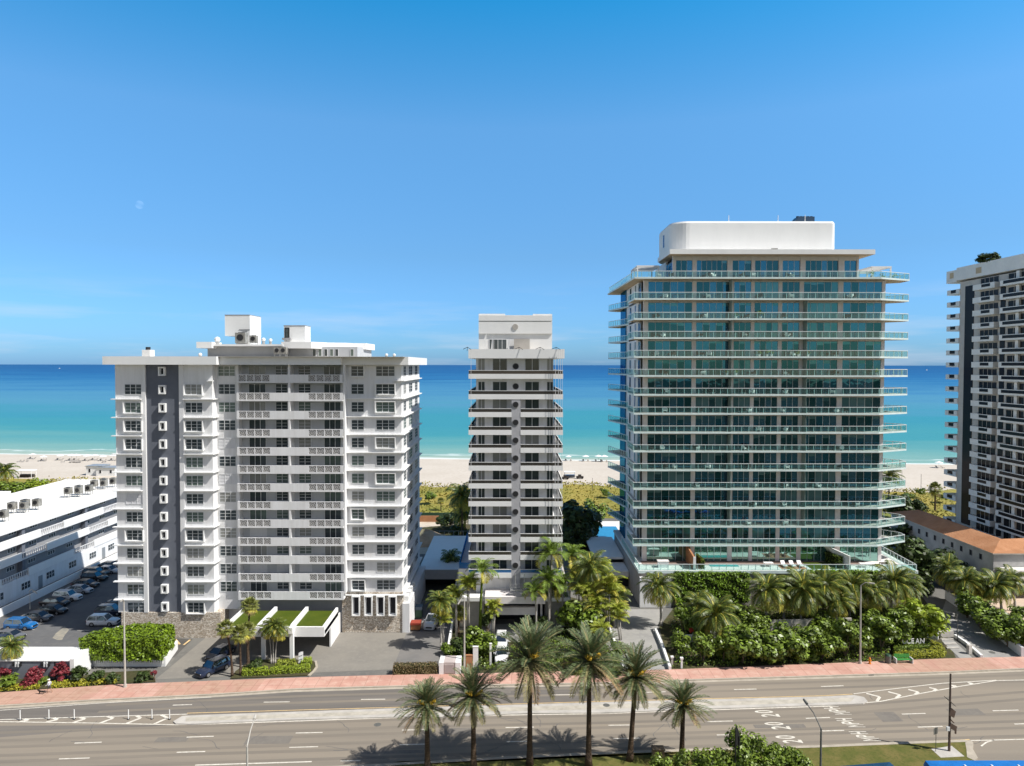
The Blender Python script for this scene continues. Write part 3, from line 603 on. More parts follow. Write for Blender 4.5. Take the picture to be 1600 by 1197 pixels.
b = MB(); b.box(wa(535, yB), wa(537.5, yB), yB+0.3, yR, 6.5, zR0, white); b.build('dividing_wall', A)
b = MB(); b.box(xb0, xr0, yBB-0.02, yBB, 3.2, 5.7, midgrey); b.build('lobby_wall', A)
fRb = (0, yR-0.15, 1, 0, 0, -1)
for (u0, u1) in ((552, 559.5), (571.5, 579), (590.5, 598), (609.5, 617)):
    o = window(A, fRb, wa(u0, yR), wa(u1, yR), 3.05, 5.65, 1, 1, dim, white2, surround=0, name='tall_window', t=0.1)
    s = MB(); ring(s, fRb, wa(u0, yR)-.1, wa(u1, yR)+.1, 2.95, 5.75, 0, 0.7, 0.16, white2); s.build('sill', o)
# side strip at ground on the right
b = MB(); b.box(xr1+0.1, xr1+1.2, yR-0.3, 126, 0, 4.6, white); b.build('side_wall', A)
for i in range(4):
    b = MB(); b.box(xr1+0.15, xr1+0.95, yR+0.4+i*2.2, yR+1.6+i*2.2, 4.62+0.0, 5.5, white2); b.build('vent_hood', A)
# penthouse
ph = MB(); zp = 43.25
ph.box(wa(322, 111), -36.6, 111.6, 122, zp, 45.05, shadew)
ph.box(-36.6, -25.4, 112.2, 123.5, zp, 44.9, shadew)
pn = ph.build('penthouse', A)
b = MB(); b.box(wa(309, 109.5), -36.8, 109.8, 123, 44.95, 45.25, white2); b.box(wa(309, 109.5)-.1, wa(332, 109.5), 109.3, 113, 44.6, 45.6, white2); b.build('penthouse_roof', A)
b = MB(); b.prism([(-37.1, 109.9), (-32.3, 109.9), (-30.7, 113.3), (-28.2, 114.6), (-27.4, 116.2), (-25.0, 116.9), (-24.9, 124), (-37, 124)], 44.6, 45.65, white2); b.build('penthouse_roof', A)
for i, u in enumerate((489, 498, 507, 516, 524, 548)):
    window(pn, (0, 112.2, 1, 0, 0, -1), wa(u, 112.2), wa(u+4.5, 112.2), 43.4, 44.5, 1, 1, glassG if i % 2 else glassA, name='pane')
b = MB(); bx = MB()
YB = 113.0
bx.box(wa(352, YB), wa(391, YB), YB, 118, Z(525.5, YB), Z(493, YB), white2); bx.box(wa(370.5, YB), wa(391, YB)-.003, YB+.01, 117.9, 45.2, Z(525.5, YB), white2)
o = bx.build('plant_room', A, label='taller white rooftop box overhanging on its left'); b.box(wa(352, YB)-.03, wa(391, YB)+.03, YB-.05, 118.03, Z(493, YB), Z(492.2, YB), midgrey); b.box(wa(374, YB), wa(391, YB), YB-0.05, YB-.002, Z(516.5, YB), Z(515, YB), midgrey); b.box(wa(380, YB), wa(387, YB), YB-0.05, YB-.002, Z(518.5, YB), Z(517.5, YB), midgrey); b.build('trim', o)
bx = MB(); YB = 112.0
bx.box(wa(444, YB), wa(477, YB), YB, 115, 45.6, Z(509.5, YB), white2); o = bx.build('plant_room', A, label='smaller white rooftop box with a dark window')
window(o, (0, YB, 1, 0, 0, -1), wa(446.5, YB), wa(451.5, YB), Z(527, YB), Z(513.5, YB), 1, 2, glassA, black, t=0.13)
b = MB(); b.box(wa(444, YB)-.05, wa(477, YB)+.05, YB-.06, 115.05, Z(509.5, YB), Z(508.7, YB), midgrey); b.box(wa(443, YB), wa(456, YB), YB-.6, YB-.01, 46.0, 46.35, midgrey); b.build('trim', o)
b = MB(); b.box(wa(222, 106), wa(234.5, 106), 106, 107.4, zR1, 44.25, white2); ch = b.build('chimney', A)
b = MB(); b.cyl((wa(228, 106), 106.7, 44.25), (wa(228, 106), 106.7, 44.7), 0.35, 0.35, black, 10); b.build('cowl', ch)
b = MB(); b.box(-30, -20, 112, 120, 42, 43, concrete)
# canopy over the entrance
cp = MB(); cx0, cx1 = -41.4, -26.8
cp.box(cx0, cx1, 96.9, 104.5, 3.3, 3.9, white); cp.box(cx0, cx1, 96.6, 96.9, 3.1, 4.5, white2); cp.box(cx1-0.35, cx1, 96.9, 104.5, 3.1, 4.5, white2); cp.box(cx0, cx0+.35, 96.9, 104.5, 3.1, 4.5, white2)

cp.box(cx1-.3, cx1-.1, 100.5, 106.5, 0, 3.1, white)
cn_ = cp.build('canopy', A)
cg_ = MB(); cg_.box(cx0+.35, cx1-.35, 96.9, 104.5, 3.9, 3.99, m_turf); cg_.build('green_roof', cn_)
for xx in (-36.4, -31.6):
    b = MB(); b.box(xx-0.22, xx+0.22, 97.2, 104.5, 3.99, 4.62, white2); b.build('beam', cn_)
for uu in (408, 453):
    x_ = wa(uu, 96.3)
    b = MB(); b.box(x_-0.25, x_+0.25, 96.05, 96.55, 0, 3.9, white2); b.prism([(x_-0.3, 95.6), (x_+0.3, 95.6), (x_+0.3, 97.4), (x_-0.3, 97.4)], 3.9, 4.75, white2); b.build('column', cn_)
# rooftop units of A
ac0 = None
def make_ac(loc, label, s=1.0, legs=0.5, group=None):
    e_ = empty('air_conditioner', loc, label, 'air conditioner', group)
    x, y, z = loc
    b = MB(); b.box(x-.55*s, x+.55*s, y-.45*s, y+.45*s, z+legs, z+legs+1.15*s, acm); b.build('casing', e_)
    b = MB(); b.cyl((x, y-.46*s, z+legs+.62*s), (x, y-.50*s, z+legs+.62*s), .36*s, .36*s, black, 12); b.cyl((x, y, z+legs+1.15*s), (x, y, z+legs+1.2*s), .36*s, .36*s, black, 12); b.build('fan', e_)
    b = MB()
    for i in (-1, 1):
        for j in (-1, 1): b.box(x+i*.45*s-.04, x+i*.45*s+.04, y+j*.35*s-.04, y+j*.35*s+.04, z, z+legs, metal)
    b.box(x-.45*s, x+.45*s, y-.37*s, y-.33*s, z+legs-.06, z+legs, metal); b.box(x-.45*s, x+.45*s, y+.33*s, y+.37*s, z+legs-.06, z+legs, metal)
    b.box(x-.04, x+.04, y-.34*s, y+.34*s, z+legs-.055, z+legs-.005, metal)
    b.build('stand', e_)
    return e_
make_ac((wa(378, 112), 112, 45.3), 'round fronted grey fan unit on the white tower roof beside the taller rooftop box', 1.5, 0.15)
make_ac((wa(397, 111), 111, 45.3), 'squat tan unit in front of the taller rooftop box on the white tower', 1.0, 0.25)
make_ac((wa(434, 109.2), 109.2, 43.3), 'small tan fan unit under the roof step of the left white tower', 0.9, 0.4)
make_ac((wa(443.5, 109.2), 109.2, 43.3), 'small tan fan unit right of the slim white post on the left tower roof', 0.9, 0.4)
def vent(loc, label, r=0.25, h=0.7):
    e_ = empty('roof_vent', loc, label, 'roof vent'); x, y, z = loc
    b = MB(); b.cyl((x, y, z), (x, y, z+h*.6), r*.7, r*.7, metal, 8); b.build('pipe', e_)
    b = MB(); b.ball((x, y, z+h*.75), r, white2, 8, 5); b.build('cowl', e_)
vent((wa(340, 111), 111, 45.25), 'white domed vent left of the taller rooftop box', .5, 1.0)
vent((wa(412, 111), 111, 45.25), 'pointed white vent just right of the taller rooftop box', .35, 1.0)
vent((wa(423, 111), 111, 45.25), 'small white vent midway between the two rooftop boxes', .3, .9)
for i, u in enumerate((604, 616)): vent((wa(u, 107), 107, 43.2), ['small dark capped vent near the right end of the left tower roof', 'small dark capped vent nearest the right corner of the left tower roof'][i], .25, .4)
vent((wa(313, 106), 106, 43.2), 'low dark vent at the edge of the left tower roof below the roof slab', .3, .4)
# ---------------- B : slim middle tower
Bt = empty('apartment_tower', (0.5, 120, 0), 'slim white middle tower with dark glass balconies and a column of round windows', 'building')
YF, YW = 108.0, 109.6
xL, xR_ = X(732, YF), X(880, YF); bl, br_ = X(744, YW), X(864.5, YW)
YBK = 131.5
bands = [(584.3, 592), (616, 624)]+[(644+27.9*i, 651.8+27.9*i) for i in range(10)]
b = MB(); b.box(bl, br_, YW, YBK, 4.62, 44.1, white); b.build('wall', Bt)
b = MB(); z0, z1 = Z(560, YF), Z(545.5, YF)
b.box(xL, xR_+.2, YF-.2, YBK+1, z0, z1, white2); b.box(xL+.3, xR_-.1, YF+.2, YBK+.6, z1-0.02, z1+.003, concrete); b.build('roof', Bt)
stripm = mat('grey_column_paint', (0.42, 0.42, 0.44), 0.8, 0.2, 0.05, 0.6)
b = MB(); b.box(X(799.4, YF), X(813.4, YF), YF+0.05, YW, 5.6, Z(624, YF), stripm); b.build('central_column', Bt, label='grey central column carrying the round windows')
pB = (X(799.4, YF), X(813.4, YF))
fW = (0, YW, 1, 0, 0, -1); fCc = (0, YF+.05, 1, 0, 0, -1)
for k, (vt, vb) in enumerate(bands):
    zt, zb = Z(vt, YF), Z(vb, YF)
    segs = [(xL, xR_)] if k < 2 else [(xL, pB[0]), (pB[1], xR_)]
    b = MB()
    for (a, c) in segs:
        b.box(a, c, YF, YF+0.15, zb, zt, white2); b.box(a, c, YF+.15, YW, zb, zb+0.2, white)
    b.box(xL, xL+.15, YF+.15, YBK, zb+.2, zt, white2); b.box(xL, bl, YW, YBK, zb, zb+0.2, white)
    b.box(xR_-.15, xR_, YF+.15, YBK, zb+.2, zt, white2); b.box(br_, xR_, YW, YBK, zb, zb+.2, white)
    o = b.build('balcony', Bt)
    g_ = MB(); h_ = MB(); rm = railB if k < 11 else railBl
    rz = zt+0.5
    for (a, c) in segs:
        g_.box(a+.05, c-.05, YF+.05, YF+.08, zt, rz, rm); h_.box(a, c, YF+.02, YF+.11, rz, rz+.07, white2)
        n = max(2, int((c-a)/1.2))
        for i in range(n+1): h_.box(a+.02+(c-a-.1)*i/n, a+.06+(c-a-.1)*i/n, YF+.09, YF+.13, zt, rz, alum)
    for xx in (xL+.05, xR_-.08):
        g_.box(xx, xx+.03, YF+.12, YBK, zt, rz, rm); h_.box(xx-.03, xx+.06, YF+.12, YBK, rz, rz+.07, white2)
    g_.build('railing_glass', o); h_.build('handrail', o)
    # windows of the storey below this band's floor... storey above the band
    wz0 = zb+0.25; wz1 = zb+2.72
    if k == 0: wz1 = Z(561, YW)
    for (u0, u1, n) in ((747.7, 757.2, 2), (770.3, 791.8, 2), (821, 842, 2), (855, 863.9, 2)):
        window(Bt, fW, X(u0, YW), X(u1, YW), wz0, wz1, n, 1, glassB if R.random() < .8 else glassW, alum, name='window')
    for (xx, fr_) in ((bl, (bl, 0, 0, 1, -1, 0)), (br_, (br_, 0, 0, 1, 1, 0))):
        window(Bt, fr_, YW+1.0, YW+3.4, wz0, wz1, 2, 1, glassB, alum, name='side_window')
        window(Bt, fr_, YW+8, YW+12.0, wz0, wz1, 3, 1, glassB, alum, name='side_window')
    zc = zt+1.2; yy = YF+.05 if k > 1 else YW
    b = MB(); b.cyl((X(805.8, yy), yy-.05, zc), (X(805.8, yy), yy-.11, zc), 0.44, 0.44, black, 18); o = b.build('round_window', Bt)
    b = MB(); b.cyl((X(805.8, yy), yy-.001, zc), (X(805.8, yy), yy-.08, zc), 0.52, 0.52, midgrey, 18); b.build('frame', o)
# penthouse B
YP = 112.5
b = MB(); px0, px1 = X(748, YP), X(862.5, YP)
zt0 = Z(492.5, YP); b.box(px0, px1, YP, 128, z1, zt0, white2)
b.box(px0, X(789, YP), YP-.0, 128, zt0, Z(490.3, YP), white2); b.box(X(832.5, YP), px1, YP, 128, zt0, Z(490.5, YP), white2)
b.box(px0, px1, YP-.25, YP, Z(521.5, YP), Z(503, YP), white2); b.box(px0, px1, YP-.3, YP, Z(501.5, YP), zt0-.05, white2)

p = b.build('penthouse', Bt)
b = MB(); b.cyl((X(805, YP), YP-.26, Z(511, YP)), (X(805, YP), YP-.36, Z(511, YP)), .48, .48, concrete, 18); b.build('round_vent', p)
window(p, (0, YP, 1, 0, 0, -1), X(765, YP), X(791, YP), z1+.02, z1+1.65, 4, 1, glassA, alum)
b = MB(); b.prism([(X(803, YP), YP-2.2), (X(827, YP), YP-2.2), (X(827, YP), YP-.3), (X(803, YP), YP-.3)], z1, z1+1.7, concrete); b.build('stair_door', p)
for (u, du) in ((749, 11), (767, 3), (793, 3)):
    b = MB(); b.mesh([(X(u, YP-2), YP-2.4, z1), (X(u+du, YP-2), YP-2.4, z1), (X(u+du, YP-2), YP-2.4, z1+2.5), (X(u, YP-2), YP-2.1, z1), (X(u+du, YP-2), YP-2.1, z1), (X(u+du, YP-2), YP-2.1, z1+2.5)], [(0, 1, 2), (5, 4, 3), (0, 2, 5, 3), (1, 4, 5, 2)], white2 if du > 5 else alum)
    b.build('fin', p)
# davits and cables hanging down
for i, (u, lab) in enumerate(((812, 'left of the centre'), (845, 'right of the centre'), (870, 'at the right end'), (731.5, 'at the left end'))):
    e_ = empty('roof_davit', (X(u, YF), YF, z1), f'thin dark lifting davit arm {lab} of the middle tower parapet', 'davit', 'davits on the middle tower')
    x_ = X(u, YF); b = MB(); b.tube([(x_-.8, YF+.6, z1), (x_-.1, YF-.1, z1+.3), (x_+.5, YF-.6, z1-.1)], [.05, .04, .04], black, 5); b.build('arm', e_)
    b = MB(); b.tube([(x_-.2, YF+.5, z1-.3), (x_-.1, YF-.1, z1+.3)], [.04, .04], black, 5); b.build('strut', e_)
cables = [(736, 14), (868, 8), (872.5, 12), (875.5, 30), (878.5, 8)]
for i, (u, zb_) in enumerate(cables):
    x_ = X(u, YF-.5); b = MB(); b.cyl((x_, YF-.55, zb_), (x_, YF-.55, z1), .03, .03, alum, 5)
    o = b.build('hanging_rope'); tag(o, ['thin rope hanging down the left edge of the middle tower', 'first thin rope from the left on the right side of the middle tower', 'second rope from the left on the right side of the middle tower', 'short rope on the right side of the middle tower, third from the left', 'outermost rope hanging off the right edge of the middle tower'][i], 'rope')
# portico and podium of B
b = MB()
b.box(X(707, 110), X(757, 110), 108.5, 131, 0, 4.8, concrete); b.box(X(852, 110), X(892, 110), 108.5, 131, 0, 4.8, concrete)
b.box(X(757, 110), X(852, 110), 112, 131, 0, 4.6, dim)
b.box(X(716, 112), X(735, 112), 112, 133, 4.8, 8.3, white)
b.build('podium', Bt)
b = MB(); b.box(X(757.7, 106), X(852.5, 106), 105.6, 112, 4.7, 5.8, beige); b.box(X(707, 107), X(757, 107), 107, 109, 4.6, 5.2, white2); b.box(X(852, 107), X(892, 107), 107, 109, 4.6, 5.2, white2); b.build('portico_roof', Bt)
b = MB(); b.box(X(769, 109), X(838, 109), 107.4, 108.2, 2.3, 3.5, beige); b.build('portico_beam', Bt)
for (u0, u1) in ((761.5, 764.5), (768, 772), (838, 841), (845, 848)):
    b = MB(); b.box(X(u0, 108), X(u1, 108), 107.5, 108.1, 0, 4.7, beige); b.build('column', Bt)
for uu in (766.5, 843): b = MB(); b.box(X(uu-5, 108), X(uu+5, 108), 107.2, 108.4, 0, 0.9, beige); b.build('plinth', Bt)
for (u0, u1, y0_, y1_) in ((719, 735, 112.05, 112.1),):
    b = MB(); b.box(X(u0-2, 112), X(u1, 112), 112.05, 112.12, 8.3, 9.3, railBl); b.box(X(u0-2, 112), X(u0-2, 112)+.08, 112.1, 133, 8.3, 9.3, railBl); b.build('terrace_rail', Bt)
# work platform hanging at the foot
e_ = empty('work_platform', (X(805, 106), 106, 6), 'grey suspended work platform with rails hanging above the middle tower entrance', 'scaffold')
b = MB(); x0_, x1_ = X(798, 106), X(850, 106); b.box(x0_, x1_, 105.9, 106.7, 6.6, 6.75, metal); b.build('deck', e_)
b = MB()
for zz in (7.2, 7.7): b.cyl((x0_, 105.9, zz), (x1_, 105.9, zz), .03, .03, metal, 5)
for i in range(7): xx = x0_+(x1_-x0_)*i/6; b.cyl((xx, 105.9, 6.6), (xx, 105.9, 7.7), .03, .03, metal, 5)
for xx in (x0_+.8, x0_+2.2): b.cyl((xx, 106, 5.9), (xx, 106, 9.3), .05, .05, metal, 5)
b.build('guard_rail', e_)
# ---------------- C : glass condominium
C = empty('glass_condominium', (44, 135, 0), 'wide teal glass condominium with green railed balconies and white rounded rooftop drum', 'building')
YF, YW, YK = 121.5, 123.5, 147.0
cxl, cxr = 21.7, X(1375, YF)
bxl, bxr = 23.4, X(1381.6, YW)
zs = [57.6, 53.85]+[50.3-3.372*i for i in range(13)]; zg = 6.3
RZ = 61.7
b = MB()
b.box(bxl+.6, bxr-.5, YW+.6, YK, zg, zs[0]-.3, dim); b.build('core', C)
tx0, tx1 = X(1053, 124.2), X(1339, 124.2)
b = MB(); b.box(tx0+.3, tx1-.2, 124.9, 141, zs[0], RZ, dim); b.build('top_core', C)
# slabs
for k, z in enumerate(zs):
    if k == 0: poly = [(cxl, YF), (cxr, YF), (72.2, 124.5), (72.2, 127.5), (66.5, 131), (66.5, 150), (20.9, 150), (20.9, 146)]
    else: poly = [(cxl, YF), (cxr, YF), (72.2, 124.6), (72.2, 126.5), (bxr+.2, 131), (bxr+.2, YK), (bxl+.3, 150), (20.9, 148.5), (bxl, 137), (bxl, 129), (cxl, 128.5)]
    b = MB(); b.prism(poly, z-.30, z, concrete, tan, slabm); o = b.build('balcony_slab', C)
    g_ = MB(); h_ = MB()
    def rail(p, q, posts=True, gl=railC):
        p = Vector(p); q = Vector(q); d = q-p; ln = d.length; d.normalize(); n_ = Vector((-d.y, d.x))
        fr = (p.x, p.y, d.x, d.y, n_.x, n_.y)
        g_.fbox(fr, 0, ln, 0.06, 0.08, z+.05, z+1.0, gl)
        h_.fbox(fr, 0, ln, 0.04, 0.11, z+1.01, z+1.10, postm)
        c = max(1, round(ln/1.27))
        if posts:
            for i in range(c+1): h_.fbox(fr, ln*i/c-.045, ln*i/c+.045, 0.085, 0.14, z, z+1.02, postm)
    rail((cxl, YF), (cxr, YF)); rail((cxr, YF), (poly[2][0], poly[2][1])); rail(poly[2], poly[3]); rail(poly[3], poly[4])
    if k == 0: rail((20.9, 148), (cxl, YF+.2))
    else: rail((cxl, 128.3), (cxl, YF+.2)); rail((20.9, 148.4), (bxl, 137.2))
    g_.build('railing_glass', o); h_.build('handrail', o)
# facade columns and windows
colu = [(1005, 1012.2), (1080.7, 1087.3), (1139, 1146), (1172.5, 1178), (1215, 1221), (1248, 1254.5), (1308, 1316), (1376.4, 1381.6)]
for (a, c) in colu:
    b = MB(); b.box(X(a, YW), X(c, YW), YW-.05, YW+.65, zg, zs[0]-.36, beige); b.build('facade_column', C)
bays = [(colu[i][1], colu[i+1][0]) for i in range(7)]
nps = [6, 5, 3, 4, 3, 5, 5]
fW = (0, YW+.1, 1, 0, 0, -1)
def bay(fr, a0, a1, z0, z1, n, gm, name='window', partner=None):
    g_ = MB(); f_ = MB(); wd = (a1-a0)/n; q = R.random()
    for i in range(n):
        pm_ = gm
        if gm is glassC: pm_ = (glassC if R.random() < .7 else glassC3) if q < .45 else (glassC3 if R.random() < .65 else glassC) if q < .75 else (glassC4 if R.random() < .7 else glassC3)
        g_.fbox(fr, a0+i*wd+.03, a0+(i+1)*wd-.03, R.uniform(0, .006), .03, z0, z1, pm_)
        if gm is glassC and R.random() < .3: hh = R.uniform(.25, .7); g_.fbox(fr, a0+i*wd+.03, a0+(i+1)*wd-.03, .03, .036, z1-hh, z1, glassC4)
    for i in range(n+1): f_.fbox(fr, a0+i*wd-.03, a0+i*wd+.03, 0, .07, z0, z1, alum)
    f_.fbox(fr, a0, a1, 0, .08, z1, z1+.08, midgrey); f_.fbox(fr, a0, a1, 0, .08, z0-.02, z0, midgrey)
    o = g_.build(name, C); f_.build('mullion', o); return o
for k, z in enumerate(zs[1:]):
    ztop = zs[k]-.36-.30; gm = glassC
    for i, (a, c) in enumerate(bays): bay(fW, X(a, YW), X(c, YW), z+.02, ztop, nps[i], gm)
    b = MB(); b.box(X(colu[0][1], YW), X(colu[-1][0], YW), YW, YW+.5, ztop+.08, zs[k]-.36, beige); b.build('lintel', C)
for i, (a, c) in enumerate(bays): bay(fW, X(a, YW), X(c, YW), zg+.02, zs[-1]-.7, nps[i], glassC2, 'terrace_window')
b = MB(); b.box(X(colu[0][1], YW), X(colu[-1][0], YW), YW, YW+.5, zs[-1]-.62, zs[-1]-.36, beige); b.build('lintel', C)
# privacy screens
for k in range(1, 14):
    z = zs[k]
    for j, (a, c) in enumerate(((1146.5, 1147.4), (1264, 1265))):
        if j == 1 and k == 1: continue
        b = MB(); xx = X(a-3.5, YF+.2); b.box(xx, xx+.06, YF+.25, YW, z, zs[k-1]-.37, frost); b.box(X(a-9, YW), xx, YW-.16, YW-.1, z, zs[k-1]-.37, frost); b.build('privacy_screen', C)
# side (left) wall: white with window strips and the dark glass corner
fS = (bxl, 0, 0, 1, -1, 0)
b = MB(); b.box(bxl, bxl+.6, YW+3.2, YK, zg-6.3, zs[0]-.36, white); b.box(bxr-.5, bxr, YW+.65, YK, zg, zs[0]-.36, white); b.box(bxl, bxr, YK-.3, YK, zg, zs[0]-.36, white); b.build('wall', C)
for k, z in enumerate(zs[1:]):
    zt_ = zs[k]-.5
    for (ya, yb_, n) in ((124.2, 126.6, 2), (129.2, 130.2, 1), (134.2, 135.8, 1)): bay(fS, ya, yb_, z+.3 if n == 1 else z+.02, zt_-.2, n, glassC, 'side_window')
b = MB(); b.box(bxl-.25, bxl, 139.8, 146, 2, zs[0]-.36, glassC); b.build('glass_corner', C)
# top floor
tw = MB()
for (a, c) in ((1050, 1055), (1080.7, 1087.3), (1135, 1143), (1172.5, 1178), (1215, 1221), (1248.5, 1256.5), (1308, 1317), (1336.5, 1339.3)):
    tw.box(X(a, 124.2), X(c, 124.2), 124.1, 124.8, zs[0], RZ, beige)
tw.box(tx0, tx1, 124.2, 124.8, RZ-.75, RZ, beige); tw.box(tx0, tx0+.5, 131, 141, zs[0], RZ, white); tw.box(tx1-.4, tx1, 124.8, 141, zs[0], RZ, white)
tw.build('top_floor_wall', C)
fT = (0, 124.4, 1, 0, 0, -1)
for (a, c, n) in ((1055, 1080.7, 3), (1087.3, 1135, 6), (1143, 1172.5, 3), (1178, 1215, 4), (1221, 1248.5, 3), (1256.5, 1308, 6), (1317, 1336.5, 2)):
    bay(fT, X(a, 124.2), X(c, 124.2), zs[0]+.02, RZ-.8, n, glassC, 'penthouse_window')
bay((tx0, 0, 0, 1, -1, 0), 125, 130.8, zs[0]+.02, RZ-.8, 3, glassC, 'penthouse_window')
b = MB(); b.prism([(28.0, 121.8), (X(1365, 121.8), 121.8), (X(1365, 121.8), 140), (28.0, 132)], RZ, RZ+.85, white2, tan); b.build('roof', C)
# rounded drum
def rrect(x0, x1, y0, y1, r, rf):
    pts = []
    for (cx, cy, a0, rr) in ((x0+r, y0+r, 180, r), (x1-rf, y0+rf, 270, rf), (x1-rf, y1-rf, 0, rf), (x0+r, y1-r, 90, r)):
        for i in range(9):
            a = rad(a0+i*90/8); pts.append((cx+rr*math.cos(a), cy+rr*math.sin(a)))
    return pts
b = MB(); zt_ = Z(345, 127); base_ = rrect(29.6, 59.9, 127, 141, 3.2, 0.8)
b.prism(base_, RZ+.85, zt_-.35, white2)
ins = [(x+(44.7-x)*.012, y+(134-y)*.03) for x, y in base_]
n = len(base_); b.mesh([(x, y, zt_-.35) for x, y in base_]+[(x, y, zt_) for x, y in ins], [(i, (i+1) % n, n+(i+1) % n, n+i) for i in range(n)]+[tuple(range(n, 2*n))], white2)
dr = b.build('rooftop_drum', C, smooth=False)
b = MB(); xx = X(1203, 127); b.box(xx, xx+1.2, 126.95, 127, RZ+1.0, RZ+1.9, acm); b.box(29.55, 29.62, 133.6, 134.4, RZ+3.2, RZ+5.6, glassC); b.build('louvre', dr)
b = MB(); xa = X(1250, 132); zt2 = zt_
e_ = empty('cooling_tower', (xa, 132, zt2), 'dark blue cooling equipment on the right of the glass tower roof', 'rooftop equipment')
b.prism([(X(1228, 132), 131), (X(1268, 132), 131), (X(1268, 132), 134), (X(1228, 132), 134)], zt2, zt2+.25, concrete); b.build('curb', e_)
b = MB(); n0 = X(1232, 132); n1 = X(1267, 132)
b.mesh([(n0, 131.2, zt2+.25), (n1, 131.2, zt2+.25), (n1, 131.2, zt2+1.75), (n0+1.3, 131.2, zt2+1.8), (n0, 133.5, zt2+.25), (n1, 133.5, zt2+.25), (n1, 133.5, zt2+1.75), (n0+1.3, 133.5, zt2+1.8)], [(0, 1, 2, 3), (7, 6, 5, 4), (3, 2, 6, 7), (0, 3, 7, 4), (1, 5, 6, 2)], mat('navy_sheet', (0.02, 0.06, 0.12), 0.4, 0.5, 0.1, 2))
for i in range(5): b.cyl((n0+1.4+i*.65, 132, zt2+1.7), (n0+1.4+i*.65, 132, zt2+1.95), .28, .28, black, 10)
b.build('casing', e_)
for i, (u, h, l) in enumerate(((1136.5, 1.5, 'left'), (1213, 1.5, 'middle'), (1255, 1.6, 'right'))):
    b = MB(); x_ = X(u, 129); b.cyl((x_, 129, zt_-.1), (x_, 129, zt_+h), .07, .05, white2, 6); o = b.build('roof_mast'); tag(o, f'{l} one of the three thin white masts on the glass tower drum', 'mast')
def pergola(x0, x1, y0, y1, z, h, label):
    e_ = empty('pergola', ((x0+x1)/2, (y0+y1)/2, z), label, 'pergola')
    b = MB(); b.box(x0, x1, y0, y0+.25, z+h-.25, z+h, white2); b.box(x0, x1, y1-.25, y1, z+h-.25, z+h, white2); b.box(x0, x0+.25, y0+.25, y1-.25, z+h-.25, z+h-.002, white2); b.box(x1-.25, x1, y0+.25, y1-.25, z+h-.25, z+h-.002, white2)
    n = int((y1-y0)/.7)
    for i in range(1, n): b.box(x0+.25, x1-.25, y0+(y1-y0)*i/n-.06, y0+(y1-y0)*i/n+.06, z+h-.18, z+h-.04, white2)
    b.build('slatted_roof', e_)
    for xx in (x0+.02, x1-.25):
        for yy in (y0+.02, y1-.25): b = MB(); b.box(xx, xx+.22, yy, yy+.22, z, z+h-.25, white2); b.build('post', e_)
pergola(X(1359.5, 125.5), X(1391, 125.5), 125.5, 134, zs[0], 2.5, 'white slatted pergola on the right end of the glass tower top terrace')
pergola(23.2, 27.4, 127.5, 134, zs[0], 2.9, 'white slatted pergola on the left end of the glass tower top terrace')
# podium of C
PX1 = 70.4
b = MB(); pol = [(22.2, 118), (PX1, 118), (PX1+.8, 133), (PX1, 147), (22.2, 147)]
b.prism(pol, 0, zg-.5, mat('podium_concrete', (.33, .31, .29), .85, .2, .12, .5))
b.build('podium', C)
b = MB(); b.prism([(22.0, 117.7), (PX1+.2, 117.7), (PX1+1.0, 133), (PX1+.2, 147), (22.0, 147)], zg-.5, zg, mat('terrace_white_stone', (0.72, 0.70, 0.67), 0.8, 0.2, 0.05, 0.8), concrete, slabm)
b.build('terrace_deck', C)
b = MB(); b.box(bxl, 64, 120.9, YW+.05, zg+.004, zg+.03, mat('terrace_brown_deck', (0.26, 0.19, 0.16), 0.8, 0.2, 0.1, 1)); b.build('deck_boards', C)
g_ = MB(); h_ = MB(); z = zg
rail((22.1, 117.8), (PX1, 117.8)); rail((PX1, 117.8), (PX1+.8, 133)); rail((22.1, 137), (22.1, 118)); rail((PX1+.8, 133), (PX1+.1, 146))
o = g_.build('terrace_railing', C); h_.build('handrail', o)
brown = mat('terracotta_wall', (0.42, 0.20, 0.10), 0.8, 0.2, 0.1, 1)
b = MB(); x_ = 31.7; b.mesh([(x_, 118.3, zg), (x_+.3, 118.3, zg), (x_+.3, YW, zg), (x_, YW, zg), (x_, 118.3, zg+2.2), (x_+.3, 118.3, zg+2.2), (x_+.3, YW, zg+3.0), (x_, YW, zg+3.0)], [(0, 1, 5, 4), (1, 2, 6, 5), (3, 0, 4, 7), (4, 5, 6, 7)], brown); b.box(x_-.05, x_+.4, 118.15, 118.3, zg, zg+2.25, white2); b.build('terrace_partition', C, label='terracotta dividing wall on the terrace')
b = MB(); x_ = 58.9; b.mesh([(x_, 118.3, zg), (x_+.2, 118.3, zg), (x_+.2, YW, zg), (x_, YW, zg), (x_, 118.3, zg+2.4), (x_+.2, 118.3, zg+2.4), (x_-2.2, YW, zg+3.2), (x_-2.4, YW, zg+3.2)], [(0, 1, 5, 4), (1, 2, 6, 5), (3, 0, 4, 7), (4, 5, 6, 7)], white2); b.build('terrace_partition', C, label='white dividing wall on the terrace')
pool = mat('pool_water', (0.10, 0.42, 0.42), 0.08, 0.6, 0.05, 2); poolb = mat('blue_pool_water', (0.02, 0.24, 0.45), 0.1, 0.6, 0.08, 1)
b = MB(); b.box(35.2, 40.3, 120.0, 121.6, zg, zg+.05, pool); tag(b.build('plunge_pool'), 'small turquoise plunge pool on the glass tower terrace', 'pool')
b = MB(); b.box(47.3, 51.8, 118.6, 121.6, zg, zg+.035, mat('orange_deck', (0.50, 0.26, 0.16), 0.8, 0.2, 0.1, 1)); b.build('orange_decking', C)
